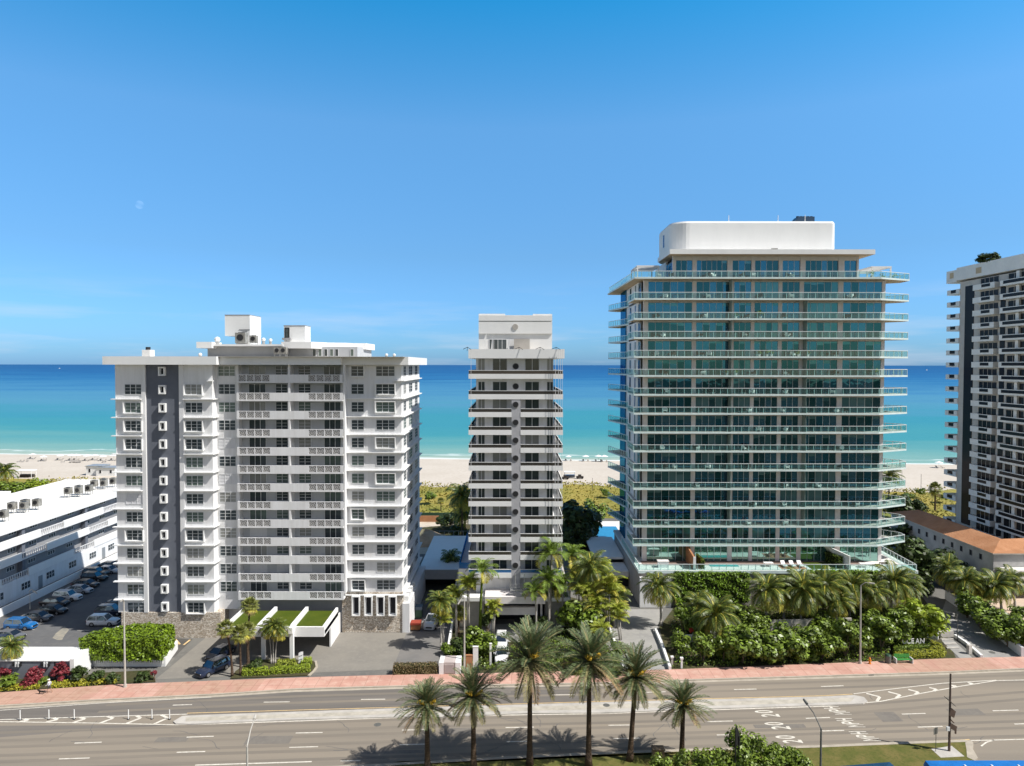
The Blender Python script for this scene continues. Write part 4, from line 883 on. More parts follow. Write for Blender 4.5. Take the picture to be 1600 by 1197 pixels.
b = MB(); b.box(52.5, 57.6, 118.7, 122.6, zg, zg+.06, m_turf); tag(b.build('terrace_lawn'), 'square of green turf on the glass tower terrace', 'lawn')
# ramp wall, garage door zone left of podium
b = MB(); b.prism([(22.2, 117.9), (27.6, 117.9), (27.6, 117.2), (22.2, 117.2)], 0, 5.2, white); b.build('entry_wall', C)
# low wing left side under the tower (dark opening)
b = MB(); b.box(16.2, 22.1, 134, 150, 3.6, 4.0, white2); b.box(16.4, 22.1, 135, 149, 0, 3.6, dim); b.box(16.2, 22.1, 128, 134, 1.9, 3.0, white); b.box(16.4, 22.1, 128.5, 134, 0, 1.9, dim); b.build('side_annex', C)
# loungers and chairs on terraces
cush = mat('white_cushion', (0.78, 0.77, 0.75), 0.8, 0.2, 0); wick = mat('dark_wicker', (0.06, 0.05, 0.045), 0.7, 0.2, 0.1, 5); leafp = mat('pot_plant_leaf', (0.14, 0.22, 0.03), 0.6, 0.3, 0.1, 3, island=0.5)
def lounger(loc, rz, label, m1=cush):
    e_ = empty('sun_lounger', (0, 0, 0), label, 'sun lounger', 'sun loungers on the glass tower terrace')
    b = MB(); b.box(-.35, .35, -.9, .35, .28, .40, m1); b.build('seat', e_)
    b = MB(); b.mesh([(-.35, .35, .28), (.35, .35, .28), (.35, .95, .75), (-.35, .95, .75), (-.35, .35, .42), (.35, .35, .42), (.35, .9, .87), (-.35, .9, .87)], [(0, 3, 2, 1), (4, 5, 6, 7), (0, 1, 5, 4), (1, 2, 6, 5), (2, 3, 7, 6), (3, 0, 4, 7)], m1); b.build('backrest', e_)
    for (i, j) in ((-1, -1), (1, -1), (-1, 1), (1, 1)): b = MB(); b.box(i*.3-.03, i*.3+.03, j*.6-.1, j*.6-.04, 0, .28, alum); b.build('leg', e_)
    e_.location = loc; e_.rotation_euler = (0, 0, rz); return e_
for i, (x_, l) in enumerate(((48.2, 'left'), (49.7, 'middle'), (51.1, 'right'))): lounger((x_, 120, zg+.04), 0, f'{l} one of three white sun loungers on the orange terrace deck')
def chair(loc, rz, m1, label, group=None):
    e_ = empty('outdoor_chair', (0, 0, 0), label, 'chair', group)
    b = MB(); b.box(-.32, .32, -.32, .32, .25, .42, m1); b.build('seat', e_)
    b = MB(); b.box(-.32, .32, .24, .34, .42, .85, m1); b.build('backrest', e_)
    for i in (-1, 1): b = MB(); b.box(i*.32-.04, i*.32+.04, -.3, .3, .42, .6, m1); b.build('armrest', e_)
    for (i, j) in ((-1, -1), (1, -1), (-1, 1), (1, 1)): b = MB(); b.box(i*.28-.03, i*.28+.03, j*.28-.03, j*.28+.03, 0, .25, alum); b.build('leg', e_)
    e_.location = loc; e_.rotation_euler = (0, 0, rz); return e_
def table(loc, m1, label):
    e_ = empty('outdoor_table', (0, 0, 0), label, 'table')
    b = MB(); b.box(-.8, .8, -.45, .45, .66, .72, m1); b.build('tabletop', e_)
    for (i, j) in ((-1, -1), (1, -1), (-1, 1), (1, 1)): b = MB(); b.box(i*.7-.04, i*.7+.04, j*.36-.04, j*.36+.04, 0, .66, m1); b.build('leg', e_)
    e_.location = loc; return e_
ch0 = chair((0, 0, 0), 0, cush, 'x'); ch1 = chair((0, 0, 0), 0, wick, 'x'); ordn = ['topmost', 'second', 'third', 'fourth', 'fifth', 'sixth', 'seventh', 'eighth', 'ninth', 'tenth', 'eleventh', 'twelfth', 'thirteenth', 'fourteenth']
zones = [('the left corner', 24.5, 31), ('the second bay', 33, 38), ('the middle', 40.5, 46.5), ('the right centre', 48.5, 52.3), ('the right corner', 55, 64)]
used0 = used1 = False
for k in range(0, 14):
    for zi, (zn, xa, xb) in enumerate(zones):
        for wh in (True, False):
            if R.random() < 0.30: continue
            x_ = R.uniform(xa, xb-1.5); rz = R.uniform(-1.6, 1.6)
            lab = f'{"white cushioned" if wh else "dark wicker"} chair in {zn} of the {ordn[k]} balcony down the glass tower'
            dup(ch0 if wh else ch1, (x_, YF+R.uniform(.65, 1.1), zs[k]+.01), rz, R.uniform(1, 1.25), lab, 'chairs on the glass tower balconies')
for c in (ch0, ch1):
    for d in list(c.children): bpy.data.objects.remove(d)
    bpy.data.objects.remove(c)
def potplant(loc, label, h=1.0):
    e_ = empty('potted_plant', loc, label, 'plant', 'potted plants on the glass tower balconies'); x, y, z = loc
    b = MB(); b.cyl((x, y, z), (x, y, z+.4), .18, .26, cush, 10); b.build('pot', e_)
    b = MB()
    for i in range(46):
        a = R.uniform(0, 6.28); el_ = R.uniform(.2, 1.5); r = R.uniform(.25, .6)*h; c = Vector((x+math.cos(a)*math.cos(el_)*r, y+math.sin(a)*math.cos(el_)*r, z+.4+math.sin(el_)*r*1.3)); s = .12*h
        u_ = Vector((R.uniform(-1, 1), R.uniform(-1, 1), R.uniform(-1, 1))).normalized(); v_ = u_.orthogonal().normalized()
        b.face([c-u_*s, c+v_*s*.6, c+u_*s, c-v_*s*.6], leafp)
    b.build('foliage', e_)
for i, (u, k, h, w_) in enumerate(((1187, 2, 1.5, 'tall bright'), (1149, 2, 1.0, 'small'), (1198, 4, 1.1, 'yellow green'), (1186, 4, .9, 'low yellow'), (1205, 4, .9, 'round yellow'), (1247, 4, 1.2, 'bushy'), (1262, 4, 1.0, 'grey pot'), (1150, 5, 1.0, 'dark leafed'), (1370, 5, 1.0, 'corner'), (1136, 5, .8, 'tiny'), (1360, 0, 1.2, 'left blue green'), (1376, 0, 1.2, 'middle blue green'), (1396, 0, 1.2, 'right blue green'))):
    potplant((X(u, YF+.7) if u < 1374 else X(u, 126), YF+.7 if u < 1374 else 126, zs[k]), f'{w_} potted plant on the {ordn[k]} balcony down the glass tower', h)
table((45.5, 120.2, zg), cush, 'white dining table on the glass tower terrace beside the pool'); table((62.3, 119.8, zg), cush, 'white table near the right end of the glass tower terrace')
table((66, 120, zg), wick, 'dark table in the right corner of the glass tower terrace')
b = MB(); b.box(25.8, 27.6, 119.2, 120.2, zg, zg+1.1, white2); b.box(25.7, 27.7, 119.1, 120.3, zg+1.1, zg+1.2, beige); tag(b.build('outdoor_bar'), 'white outdoor counter at the left end of the glass tower terrace', 'counter')
# ---------------- D : dark beige tower on the right edge
D = empty('apartment_tower', (112, 140, 0), 'tall beige tower with dark glass bands and stacked balconies at the right edge', 'building')
dw = mat('grey_beige_concrete', (0.56, 0.51, 0.46), 0.85, 0.2, 0.08, 0.5); dw2 = mat('pale_balcony_concrete', (0.80, 0.77, 0.73), 0.8, 0.2, 0.05, 0.5)
dx = 103.0
def dy(u): return dx*1067/(u-800)
ztD = 64.4
b = MB(); b.box(dx, 130, 131, 157.4, 0, ztD-3.3, dw); b.box(dx, dx+4, 157.4, 157.5, 0, ztD-3, dw)
b.build('wall', D)
fD_ = (dx, 0, 0, -1, -1, 0)     # a = -y
def dyr(u): return -dy(u)
b = MB()
b.mesh([(dx-.6, 130.5, ztD-2.9), (dx-.6, 158, ztD-2.9), (130, 158, ztD-2.9), (130, 130.5, ztD-2.9), (dx-.6, 130.5, ztD), (dx-.6, 158, ztD), (130, 158, ztD), (130, 130.5, ztD)], [(0, 3, 2, 1), (4, 5, 6, 7)[::-1], (0, 1, 5, 4), (1, 2, 6, 5), (2, 3, 7, 6), (3, 0, 4, 7)], dw2)
b.box(dx-.6, dx+6, 158, 161.6, ztD-3.2, ztD-.4, dw2)
b.build('roof_parapet', D)
b = MB(); b.box(dx+2, 128, 126, 139, ztD, ztD+4.4, dw2); b.box(dx+1.9, 128, 125.9, 139.1, ztD+4.4, ztD+4.9, dw2); b.build('plant_room', D)
for (ya, yb_) in ((149.6, 151.4), (159, 160.4)):
    b = MB(); b.fbox(fD_, -yb_, -ya, .6, .62, ztD-2.2, ztD-.9, tan); b.build('parapet_opening', D)
NF = 20; fhD = 2.82; ztop = 59.9
b = MB(); b.fbox(fD_, -152.2, -153.9+.0, 0, .06, 8, ztop, glassD) if False else None
b.fbox(fD_, -155.6, -152.6, 0, .10, 6, ztop, glassD); b.build('glass_strip', D)
b = MB(); b.fbox(fD_, -144.3, -142.9, 0, .10, 4, ztop, glassD); b.build('glass_strip', D)
bayd = [(-151.2, -144.4, -148.6, -145.6), (-142.8, -131.5, -142.0, -134.2)]
for k in range(NF):
    z = ztop-1.2-fhD*k
    if z < 3: break
    # rear balcony
    b = MB(); b.box(dx-.2, dx+5, 157.5, 161.9, z-.25, z, dw2); b.box(dx-.2, dx, 157.5, 158.7, z, z+.9, dw2); b.box(dx-.2, dx, 160.6, 161.9, z, z+.9, dw2); b.box(dx, dx+5, 161.75, 161.9, z, z+.9, dw2); o = b.build('rear_balcony', D)
    b = MB(); b.box(dx-.15, dx-.1, 158.7, 160.6, z+.15, z+.85, glassD); b.build('railing_glass', o)
    for j, (a0, a1, q0, q1) in enumerate(bayd):
        b = MB(); b.fbox(fD_, a0, a1, 0, 1.35, z-.25, z, dw2); b.fbox(fD_, a0, q0, 1.2, 1.35, z, z+.95, dw2); b.fbox(fD_, q1, a1, 1.2, 1.35, z, z+.95, dw2)
        b.fbox(fD_, a0, a0+.12, 0, 1.2, z, z+.95, dw2); b.fbox(fD_, a1-.12, a1, 0, 1.2, z, z+.95, dw2); b.fbox(fD_, q0, q1, 1.2, 1.35, z, z+.95, dw2)
        o = b.build('balcony', D)
        b = MB(); b.fbox(fD_, q0+.15, q1-.15, 1.352, 1.38, z+.16, z+.80, glassD); b.build('railing_glass', o)
        n = 4 if j == 0 else 6
        g_ = MB(); f_ = MB(); wd = (a1-a0-1.4)/n
        for i in range(n): g_.fbox(fD_, a0+.7+i*wd, a0+.7+(i+1)*wd, 0, .05, z+.02, z+2.25, glassD); f_.fbox(fD_, a0+.7+i*wd-.04, a0+.7+i*wd+.04, .05, .1, z, z+2.25, dw)
        if j: f_.fbox(fD_, a0+3.4, a0+4.3, 0.05, .5, z, z+2.5, dw2)
        f_.fbox(fD_, a0+.66, a1-.66, 0.05, .1, z+2.25, z+2.33, dw); f_.fbox(fD_, a0+.66, a1-.66, 0.05, .101, z-.02, z+.02, dw)
        o = g_.build('window', D); f_.build('mullion', o)
# ---------------- E : low building with orange tiled roof
E = empty('low_building', (91, 140, 0), 'low grey wing with a long orange tiled roof before the right edge tower', 'building')
tile = mat('orange_roof_tiles', (0.42, 0.21, 0.11), 0.85, 0.2, 0, 0.35, (1, 1, 1), 0.35, 3.0, col2=(0.33, 0.15, 0.07), island=0)
ex0, ex1, ey0, ey1, ez = 87.0, 96.0, 122.6, 157, 8.0
mat('cool_grey_render', (0.46, 0.45, 0.44), 0.85, 0.2, 0.12, 0.5); b = MB(); b.prism([(ex0+.4, ey0+.4), (112, ey0+.4), (112, ey0+4), (ex1, ey0+4), (ex1, ey1-.5), (ex0+.4, ey1-.5)], 3.4, ez-.1, MATS['cool_grey_render']); b.build('wall', E)
b = MB(); xm = (ex0+ex1)/2
b.mesh([(ex0, ey0, ez), (110, ey0, ez), (110, ey0+9, ez+.9), (xm, ey0+4.5, ez+1.5), (ex0, ey1, ez), (xm, ey1-4, ez+1.5), (ex1, ey1, ez), (ex1, ey0+9, ez)], [(0, 1, 2, 3), (0, 3, 5, 4), (4, 5, 6), (3, 7, 6, 5), (3, 2, 7)], tile)
b.build('roof', E)
b = MB(); b.box(ex0, 110, ey0, ey0+.15, ez-.2, ez-.01, concrete); b.box(ex0, ex0+.15, ey0+.15, ey1, ez-.2, ez-.01, concrete); b.build('eave', E)
fE = (ex0+.4, 0, 0, 1, -1, 0)
for i in range(11):
    y = 126+i*2.75; window(E, fE, y, y+.7, 5.9, 6.9, 1, 1, dim, midgrey, name='window')
b = MB(); b.box(ex0+1, 110, ey0-1.6, ey0+.3, 3.6, 5.4, dw2); b.build('balcony', E)
b = MB(); b.box(ex0+2, 110, ey0+3, ey1-1, 0, 3.4, dim)
for i in range(6): b.box(ex0+.6, ex0+1.1, 125+i*5.6, 125.5+i*5.6, 0, 3.4, concrete)
b.build('undercroft', E)
# ---------------- F : low white building on the left
Fb = empty('low_building', (-98, 135, 0), 'low white flat roofed building with open galleries at the left edge', 'building')
zf = 13.8; fx = -88.3
frm = mat('bright_roof_membrane', (0.80, 0.77, 0.72), 0.8, 0.2, 0.04, 0.3)
b = MB(); b.box(-109, fx-1.2, 60, 166, 0, zf-.6, midgrey); b.build('wall', Fb)
b = MB(); b.box(-109.3, fx, 59.5, 166.5, zf-1.5, zf, white2, frm); b.build('roof', Fb)
fF = (fx-1.2, 0, 0, 1, 1, 0)
b = MB(); b.fbox(fF, 60, 166, 0, 1.1, 3.35, 3.6, white); b.fbox(fF, 60, 166, 0, 1.1, 6.6, 6.85, white); b.fbox(fF, 60, 166, 0, 1.1, 9.7, 9.95, white); b.build('gallery_floor', Fb)
b = MB(); b.fbox(fF, 60, 166, .0, 1.15, 0, 3.35, white); b.build('ground_floor_wall', Fb)
fG = (fx-.05, 0, 0, 1, 1, 0)
for lv, (z0, st) in enumerate(((3.35, 3), (6.6, 8), (9.7, 13))):
    y = 62+st; i = 0
    while y < 164:
        ln = 13.0
        b = MB(); b.fbox(fG, y, min(y+ln, 166), -.15, .12, z0, z0+1.45, white2); b.build('parapet', Fb)
        b = MB()
        for q in range(12): b.fbox(fG, y+ln+q*.55, y+ln+q*.55+.12, -.1, .0, z0+.25, z0+1.2, white)
        b.fbox(fG, y+ln, y+ln+6.6, -.12, .04, z0+1.2, z0+1.3, white); b.build('railing', Fb)
        y += ln+6.6; i += 1
for lv, z0 in enumerate((3.6, 6.85, 9.95)):
    for i in range(18):
        y = 66+i*5.4+lv*.3
        window(Fb, fF, y, y+1.9, z0+1.55, z0+2.2, 3, 1, glassA, alum, name='window')
for i in range(9):
    y = 100+i*6.6; ff = (fx-.05, 0, 0, 1, 1, 0)
    if i % 3 == 1:
        b = MB(); b.fbox(ff, y, y+1.1, 0, .05, .05, 2.4, mat('door_grey', (0.25, 0.27, 0.29), 0.6, 0.3, 0) if 'door_grey' not in MATS else MATS['door_grey']); b.build('door', Fb)
    window(Fb, ff, y+2.2, y+4.4, 1.2, 2.4, 3, 2, glassA, alum, name='ground_window')
for y in (104, 122.7, 141): b = MB(); b.fbox(fF, y, y+.8, 0, .9, 3.6, zf-1.5, darkgrey); b.build('stair_screen', Fb)
b = MB(); xx = -103.5; b.box(-104, -99.5, 131, 135, zf, zf+3.0, white2); b.box(-103.3, -100.8, 130.9, 131, zf, zf+2.3, alum); b.build('roof_stair_house', Fb)
acs = [(54, 828), (18, 801), (24, 799), (30, 801), (36, 800), (41, 799)]
groups = [(-93.5, 118.5, 'the nearest cluster'), (-94.5, 128.5, 'the second cluster'), (-94, 144, 'the third cluster'), (-94, 153, 'the farthest cluster')]
first = None; nm = ['front left', 'front right', 'rear left', 'rear right']
for gi, (gx, gy, gl) in enumerate(groups):
    for j in range(4):
        lx, ly = gx+(j % 2)*1.9+(j//2)*.6, gy+(j//2)*2.6+(j % 2)*.5
        lab = f'{nm[j]} grey fan unit in {gl} on the low white roof'
        if first is None: first = make_ac((lx, ly, zf), lab, 1.15, .8, 'fan units on the low white roof')
        else: dup(first, (lx, ly, zf), 0, 1.0, lab, 'fan units on the low white roof')
b = MB(); b.box(-85.2, -84.9, 88.5, 165, 0, 1.35, white2); tag(b.build('boundary_wall'), 'long white boundary wall between the parked cars and the low white building', 'wall')
# ---------------- G : garage deck behind, between left tower and middle tower
Gd = empty('parking_garage', (-13, 135, 0), 'low grey garage deck between the white tower and the slim middle tower', 'building')
b = MB(); b.box(-17.2, -8.4, 125, 150, 2.4, 4.2, mat('garage_grey', (0.42, 0.43, 0.44), 0.85, 0.2, 0.08, 0.4), MATS['bright_white_paint']); b.build('deck', Gd)
b = MB(); b.box(-17.2, -16.9, 125, 150, 0, 2.4, midgrey); b.box(-8.8, -8.4, 125, 150, 0, 2.4, midgrey); b.box(-16.9, -8.8, 130, 131, 0, 2.4, dim); b.build('wall', Gd)
b = MB()
for i in range(9): b.cyl((-17+i*1.05, 149.8, 4.2), (-17+i*1.05, 149.8, 5.3), .03, .03, metal, 5)
b.cyl((-17, 149.8, 5.3), (-8.5, 149.8, 5.3), .03, .03, metal, 5); b.build('railing', Gd)
# ================================================================= VEGETATION
bark = mat('palm_bark', (0.115, 0.08, 0.055), 0.95, 0.1, 0.2, 1.5, (1, 1, 5), bump=0.8, bscale=7)
barkg = mat('grey_smooth_trunk', (0.42, 0.39, 0.35), 0.85, 0.2, 0.15, 1.5, (1, 1, 4))
barkv = mat('vine_covered_trunk', (0.14, 0.20, 0.02), 0.85, 0.2, 0.25, 3, bump=1.0, bscale=6)
woody = mat('shrub_wood', (0.22, 0.17, 0.12), 0.9, 0.1, 0.2, 3)
date_l = mat('date_palm_leaf', (0.125, 0.165, 0.070), 0.5, 0.35, 0.1, 1.2, trans=0.15, island=0.40)
date_d = mat('date_palm_old_leaf', (0.25, 0.22, 0.10), 0.6, 0.3, 0.1, 1, trans=0.15, island=0.35)
dead_l = mat('dry_palm_leaf', (0.36, 0.24, 0.13), 0.8, 0.2, 0.1, 1, trans=0.1, island=0.4)
coco_l = mat('coconut_leaf', (0.115, 0.155, 0.028), 0.45, 0.4, 0.1, 1.0, trans=0.2, island=0.5)
coco_y = mat('yellowing_palm_leaf', (0.442, 0.396, 0.061), 0.5, 0.35, 0.1, 1.0, trans=0.2, island=0.4)
areca_l = mat('areca_leaf', (0.312, 0.360, 0.044), 0.5, 0.35, 0.1, 1.0, trans=0.2, island=0.5)
royal_l = mat('royal_palm_leaf', (0.182, 0.264, 0.039), 0.5, 0.35, 0.1, 1.0, trans=0.2, island=0.45)
fan_l = mat('fan_palm_leaf', (0.221, 0.240, 0.061), 0.5, 0.35, 0.1, 1.0, trans=0.15, island=0.45)
fruit = mat('date_fruit', (0.60, 0.38, 0.03), 0.6, 0.3, 0.15, 4)
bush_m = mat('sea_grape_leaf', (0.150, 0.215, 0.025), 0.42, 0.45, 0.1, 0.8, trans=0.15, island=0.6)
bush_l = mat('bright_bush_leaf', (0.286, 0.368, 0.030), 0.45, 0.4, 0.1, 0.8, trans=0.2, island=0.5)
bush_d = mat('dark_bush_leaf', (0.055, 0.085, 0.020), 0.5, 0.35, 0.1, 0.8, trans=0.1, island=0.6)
bush_y = mat('yellow_ground_leaf', (0.42, 0.40, 0.04), 0.5, 0.35, 0.1, 0.8, trans=0.2, island=0.5)
bush_r = mat('croton_red_leaf', (0.22, 0.035, 0.045), 0.5, 0.35, 0.1, 2.0, trans=0.15, island=0.6)
hedge_core = mat('hedge_inner_twigs', (0.035, 0.045, 0.015), 0.9, 0.1, 0.2, 2)
box_l = mat('clipped_hedge_leaf', (0.165, 0.25, 0.012), 0.45, 0.4, 0.1, 0.7, trans=0.15, island=0.5)
brownh = mat('brown_hedge_leaf', (0.17, 0.13, 0.06), 0.6, 0.3, 0.1, 0.8, island=0.6)
def frond(mb, o, az, el, ln, droop, leaf, n, wd, m, V=0.3, seg=10, twist=0, grow=True, rachis=None):
    o = Vector(o); h = Vector((math.cos(az), math.sin(az), 0)); side = Vector((-math.sin(az), math.cos(az), 0))
    pts = [o]; ang = el; tang = []
    for i in range(seg):
        d = h*math.cos(ang)+Vector((0, 0, 1))*math.sin(ang); tang.append(d); pts.append(pts[-1]+d*ln/seg); ang -= droop/seg*(0.4+1.2*i/seg)
    tang.append(tang[-1])
    rm_ = rachis or m
    for i in range(seg):                                   # rachis
        w = .035*(1-i/seg)+.008; a = pts[i]; b_ = pts[i+1]
        mb.face([a-side*w, a+side*w, b_+side*w*.8, b_-side*w*.8], rm_)
    for i in range(n):
        t_ = 0.10+0.90*i/(n-1); f = t_*seg; k = min(seg-1, int(f)); p = pts[k].lerp(pts[k+1], f-k); d = tang[k]
        nrm = d.cross(side).normalized()
        if nrm.z < 0: nrm = -nrm
        L_ = leaf*(math.sin(math.pi*(0.12+0.80*t_))**0.7)*R.uniform(.85, 1.1)
        for s in (-1, 1):
            q = (side*s*math.cos(.65-.25*t_)+d*math.sin(.65+.1*t_)+nrm*V*R.uniform(.6, 1.3)).normalized()
            e1 = p+q*L_*.55; e2 = p+q*L_+Vector((0, 0, -1))*L_*(.12 if V > 0.2 else .35)
            w = d*wd
            mb.face([p-w*.4, e1-w*.5, e2, e1+w*.5], m)
def palm_mesh(kind, seed):
    R.seed(seed); mb = MB()
    if kind == 'date':
        for i in range(54):
            t_ = i/53; az = i*2.39996+R.uniform(-.2, .2); el = rad(84-122*t_**1.05)+R.uniform(-.1, .1)
            ln = 1.0*R.uniform(.85, 1.05)*(0.80+.2*math.sin(math.pi*t_))
            m_ = date_l if t_ < .72 else (date_d if R.random() < .75 else dead_l)
            frond(mb, (0, 0, .02*(1-t_)), az, el, ln, rad(50 if t_ < .8 else 28), .175, 32, .022, m_, .45, rachis=date_d)
    elif kind == 'coco':
        for i in range(32):
            t_ = i/31; az = i*2.39996+R.uniform(-.25, .25); el = rad(80-112*t_)+R.uniform(-.12, .12)
            m_ = coco_l if t_ < .74 else coco_y
            frond(mb, (0, 0, 0), az, el, R.uniform(.85, 1.05), rad(100), .32, 34, .030, m_, .02, rachis=coco_y)
    elif kind == 'royal':
        for i in range(17):
            t_ = i/16; az = i*2.39996+R.uniform(-.2, .2); el = rad(82-85*t_)
            frond(mb, (0, 0, 0), az, el, R.uniform(.85, 1.05), rad(110), .33, 36, .032, royal_l if t_ < .85 else coco_y, .25)
    elif kind == 'areca':
        for j in range(7):
            bx_, by_ = R.uniform(-.22, .22), R.uniform(-.22, .22); bz_ = R.uniform(-.45, .15)
            for i in range(8):
                az = i*2.39996+R.uniform(-.5, .5); el = rad(R.uniform(30, 86))
                frond(mb, (bx_, by_, bz_), az, el, R.uniform(.6, .85), rad(105), .21, 24, .028, areca_l if R.random() < .8 else coco_y, .2)
    elif kind == 'fan':
        for i in range(40):
            t_ = i/39; az = i*2.39996; el = rad(85-140*t_); h = Vector((math.cos(az)*math.cos(el), math.sin(az)*math.cos(el), math.sin(el)))
            c = h*.42*R.uniform(.8, 1.1); side = Vector((-math.sin(az), math.cos(az), 0)); m_ = fan_l if t_ < .75 else (coco_y if t_ < .9 else dead_l)
            up_ = side.cross(h)
            mb.face([-side*.012, side*.012, c+side*.012, c-side*.012], coco_y)
            for q in range(14):
                a = rad(-100+200*q/13); d = h*math.cos(a)+side*math.sin(a); ln = .5*(1-.25*abs(math.sin(a)))*R.uniform(.85, 1.1)
                w = (side*math.cos(a)-h*math.sin(a))*.032
                mid = c+d*ln*.6; tip = c+d*ln-up_*.0-Vector((0, 0, 1))*ln*.25
                mb.face([c, mid-w, tip, mid+w], m_)
    return mb
PM = {}
def palm(kind, base, crown, rad_, label, group, var=0, trunk_r=(.28, .2), tm=None, dates=False, lean=True, cat='palm tree'):
    key = (kind, var)
    if key not in PM: PM[key] = palm_mesh(kind, 100+var*7+len(kind)*31).data('crown')
    nm = {'date': 'date_palm', 'coco': 'coconut_palm', 'royal': 'royal_palm', 'areca': 'areca_palm', 'fan': 'fan_palm'}[kind]
    e_ = empty(nm, base, label, cat, group)
    b_ = Vector(base); c_ = Vector(crown); mb = MB(); n = 7; pts = []; rs_ = []
    for i in range(n+1):
        t_ = i/n; p = b_.lerp(c_, t_); p.x += (c_.x-b_.x)*.25*math.sin(math.pi*t_)*(-1 if lean else 0); pts.append(p); rs_.append(trunk_r[0]*(1-t_)+trunk_r[1]*t_+(.10*(1-t_)**6 if kind != 'areca' else 0))
    if kind == 'date': rs_[-1] *= 1.5; rs_[0] *= 1.15
    if kind == 'areca':
        for j in range(5):
            dx_, dy_ = R.uniform(-.5, .5), R.uniform(-.4, .4); mb.tube([b_+Vector((dx_*.5, dy_*.5, 0)), c_+Vector((dx_*rad_*.3, dy_*rad_*.3, -rad_*.2))], [.07, .05], tm or barkg, 5)
    else: mb.tube(pts, rs_, tm or bark, 8)
    mb.build('trunk', e_, smooth=True)
    o = bpy.data.objects.new('crown', PM[key]); COL.objects.link(o)
    o.parent = e_; o.matrix_parent_inverse = Matrix.Identity(4)
    o.location = c_-b_; o.scale = (rad_, rad_*R.uniform(.92, 1.08), rad_*R.uniform(.88, 1.1)); o.rotation_euler = (R.uniform(-.12, .12), R.uniform(-.12, .12), R.uniform(0, 6.28))
    if kind == 'royal':
        mb = MB(); mb.cyl(c_-Vector((0, 0, 1.3)), c_+Vector((0, 0, .15)), trunk_r[1]*1.0, trunk_r[1]*.6, MATS['royal_palm_leaf'], 8); mb.build('crownshaft', e_)
    if dates:
        mb = MB()
        for i in range(5):
            a = R.uniform(-2.7, -.3); d = Vector((math.cos(a), math.sin(a), .9)).normalized(); p = c_+d*.35
            for q in range(46):
                s_ = R.uniform(.1, .85)*rad_*.30; w = d*s_+Vector((R.uniform(-1, 1), R.uniform(-1, 1), R.uniform(-1, 1)))*.13*s_/(.3*rad_)*1.6; v_ = Vector((R.uniform(-1, 1), R.uniform(-1, 1), R.uniform(-1, 1))).normalized()*.07; u_ = v_.orthogonal()
                mb.face([p+w-v_, p+w+u_, p+w+v_, p+w-u_], fruit)
        mb.build('fruit_cluster', e_)
    return e_
def gpt(u, v, z=0): return Vector(G(u, v, z))
# six big date palms on the near verge
dp = [((668, 1203), (667, 1104), 3.5), ((740, 1200), (739.5, 1090), 4.3), ((827.7, 1195), (828, 1033), 4.9), ((919.5, 1197), (921, 1035), 5.0), ((984, 1188), (993, 1059), 4.4), ((1065, 1184.7), (1067.5, 1103), 3.5)]
nmz = ['leftmost', 'second from the left', 'tall third from the left', 'tall fourth from the left', 'leaning fifth from the left', 'rightmost short']
for i, ((bu_, bv), (cu, cv), rr) in enumerate(dp):
    bpt = gpt(bu_, bv, .12); cpt = Vector(P(cu, cv, bpt.y))
    palm('date', bpt, cpt, rr, f'{nmz[i]} of six big date palms beside the road', 'date palms on the near verge', i % 3, (.27, .22), bark, True, False)
# palm planter rings etc. beyond: mid-ground palms   (base px, crown px, radius m)
def mp_(kind, bu_, bv, cu, cv, rr, label, group=None, var=0, tr=(.16, .1), tm=None, dY=0, z=0):
    b_ = gpt(bu_, bv, z); c_ = Vector(P(cu, cv, b_.y+dY)); return palm(kind, b_, c_, rr, label, group, var, tr, tm)
mp_('royal', 750, 999, 754, 893, 3.0, 'tall royal palm with a vine covered trunk left of the middle tower entrance', 'royal palms by the middle tower', 0, (.24, .16), barkv)
mp_('areca', 732, 998, 731, 910, 2.6, 'yellow green palm on a pale slim trunk just left of the vine covered palm', None, 1, (.2, .14), barkg)
mp_('coco', 689, 1015, 688, 940, 2.6, 'feathery palm with drying pinkish fronds beside the service lane', None, 1, (.12, .09), barkg)
mp_('areca', 693, 1013, 692, 962, 2.2, 'lower green palm growing under the drying palm beside the service lane', None, 0)
mp_('fan', 716, 990, 717, 957, 1.9, 'small round green palm left of the slim street lamp', None, 1)
mp_('coco', 706, 908, 705, 873, 2.9, 'dark shaded coconut palm in front of the grey garage deck', None, 0, (.15, .1))
mp_('royal', 860, 985, 862, 866, 3.4, 'tallest royal palm at the right corner of the middle tower', 'royal palms by the middle tower', 0, (.2, .13), barkg)
mp_('royal', 890, 960, 893, 868, 3.4, 'royal palm on a thin grey trunk, right neighbour of the tallest one', 'royal palms by the middle tower', 1, (.2, .13), barkg)
mp_('royal', 858, 990, 857, 908, 3.1, 'royal palm with a lower crown before the right side of the entrance', 'royal palms by the middle tower', 1, (.2, .13), barkg)
mp_('royal', 867, 978, 868, 925, 2.6, 'short royal palm half hidden behind the pair of grey trunks', 'royal palms by the middle tower', 0, (.18, .12), barkg)
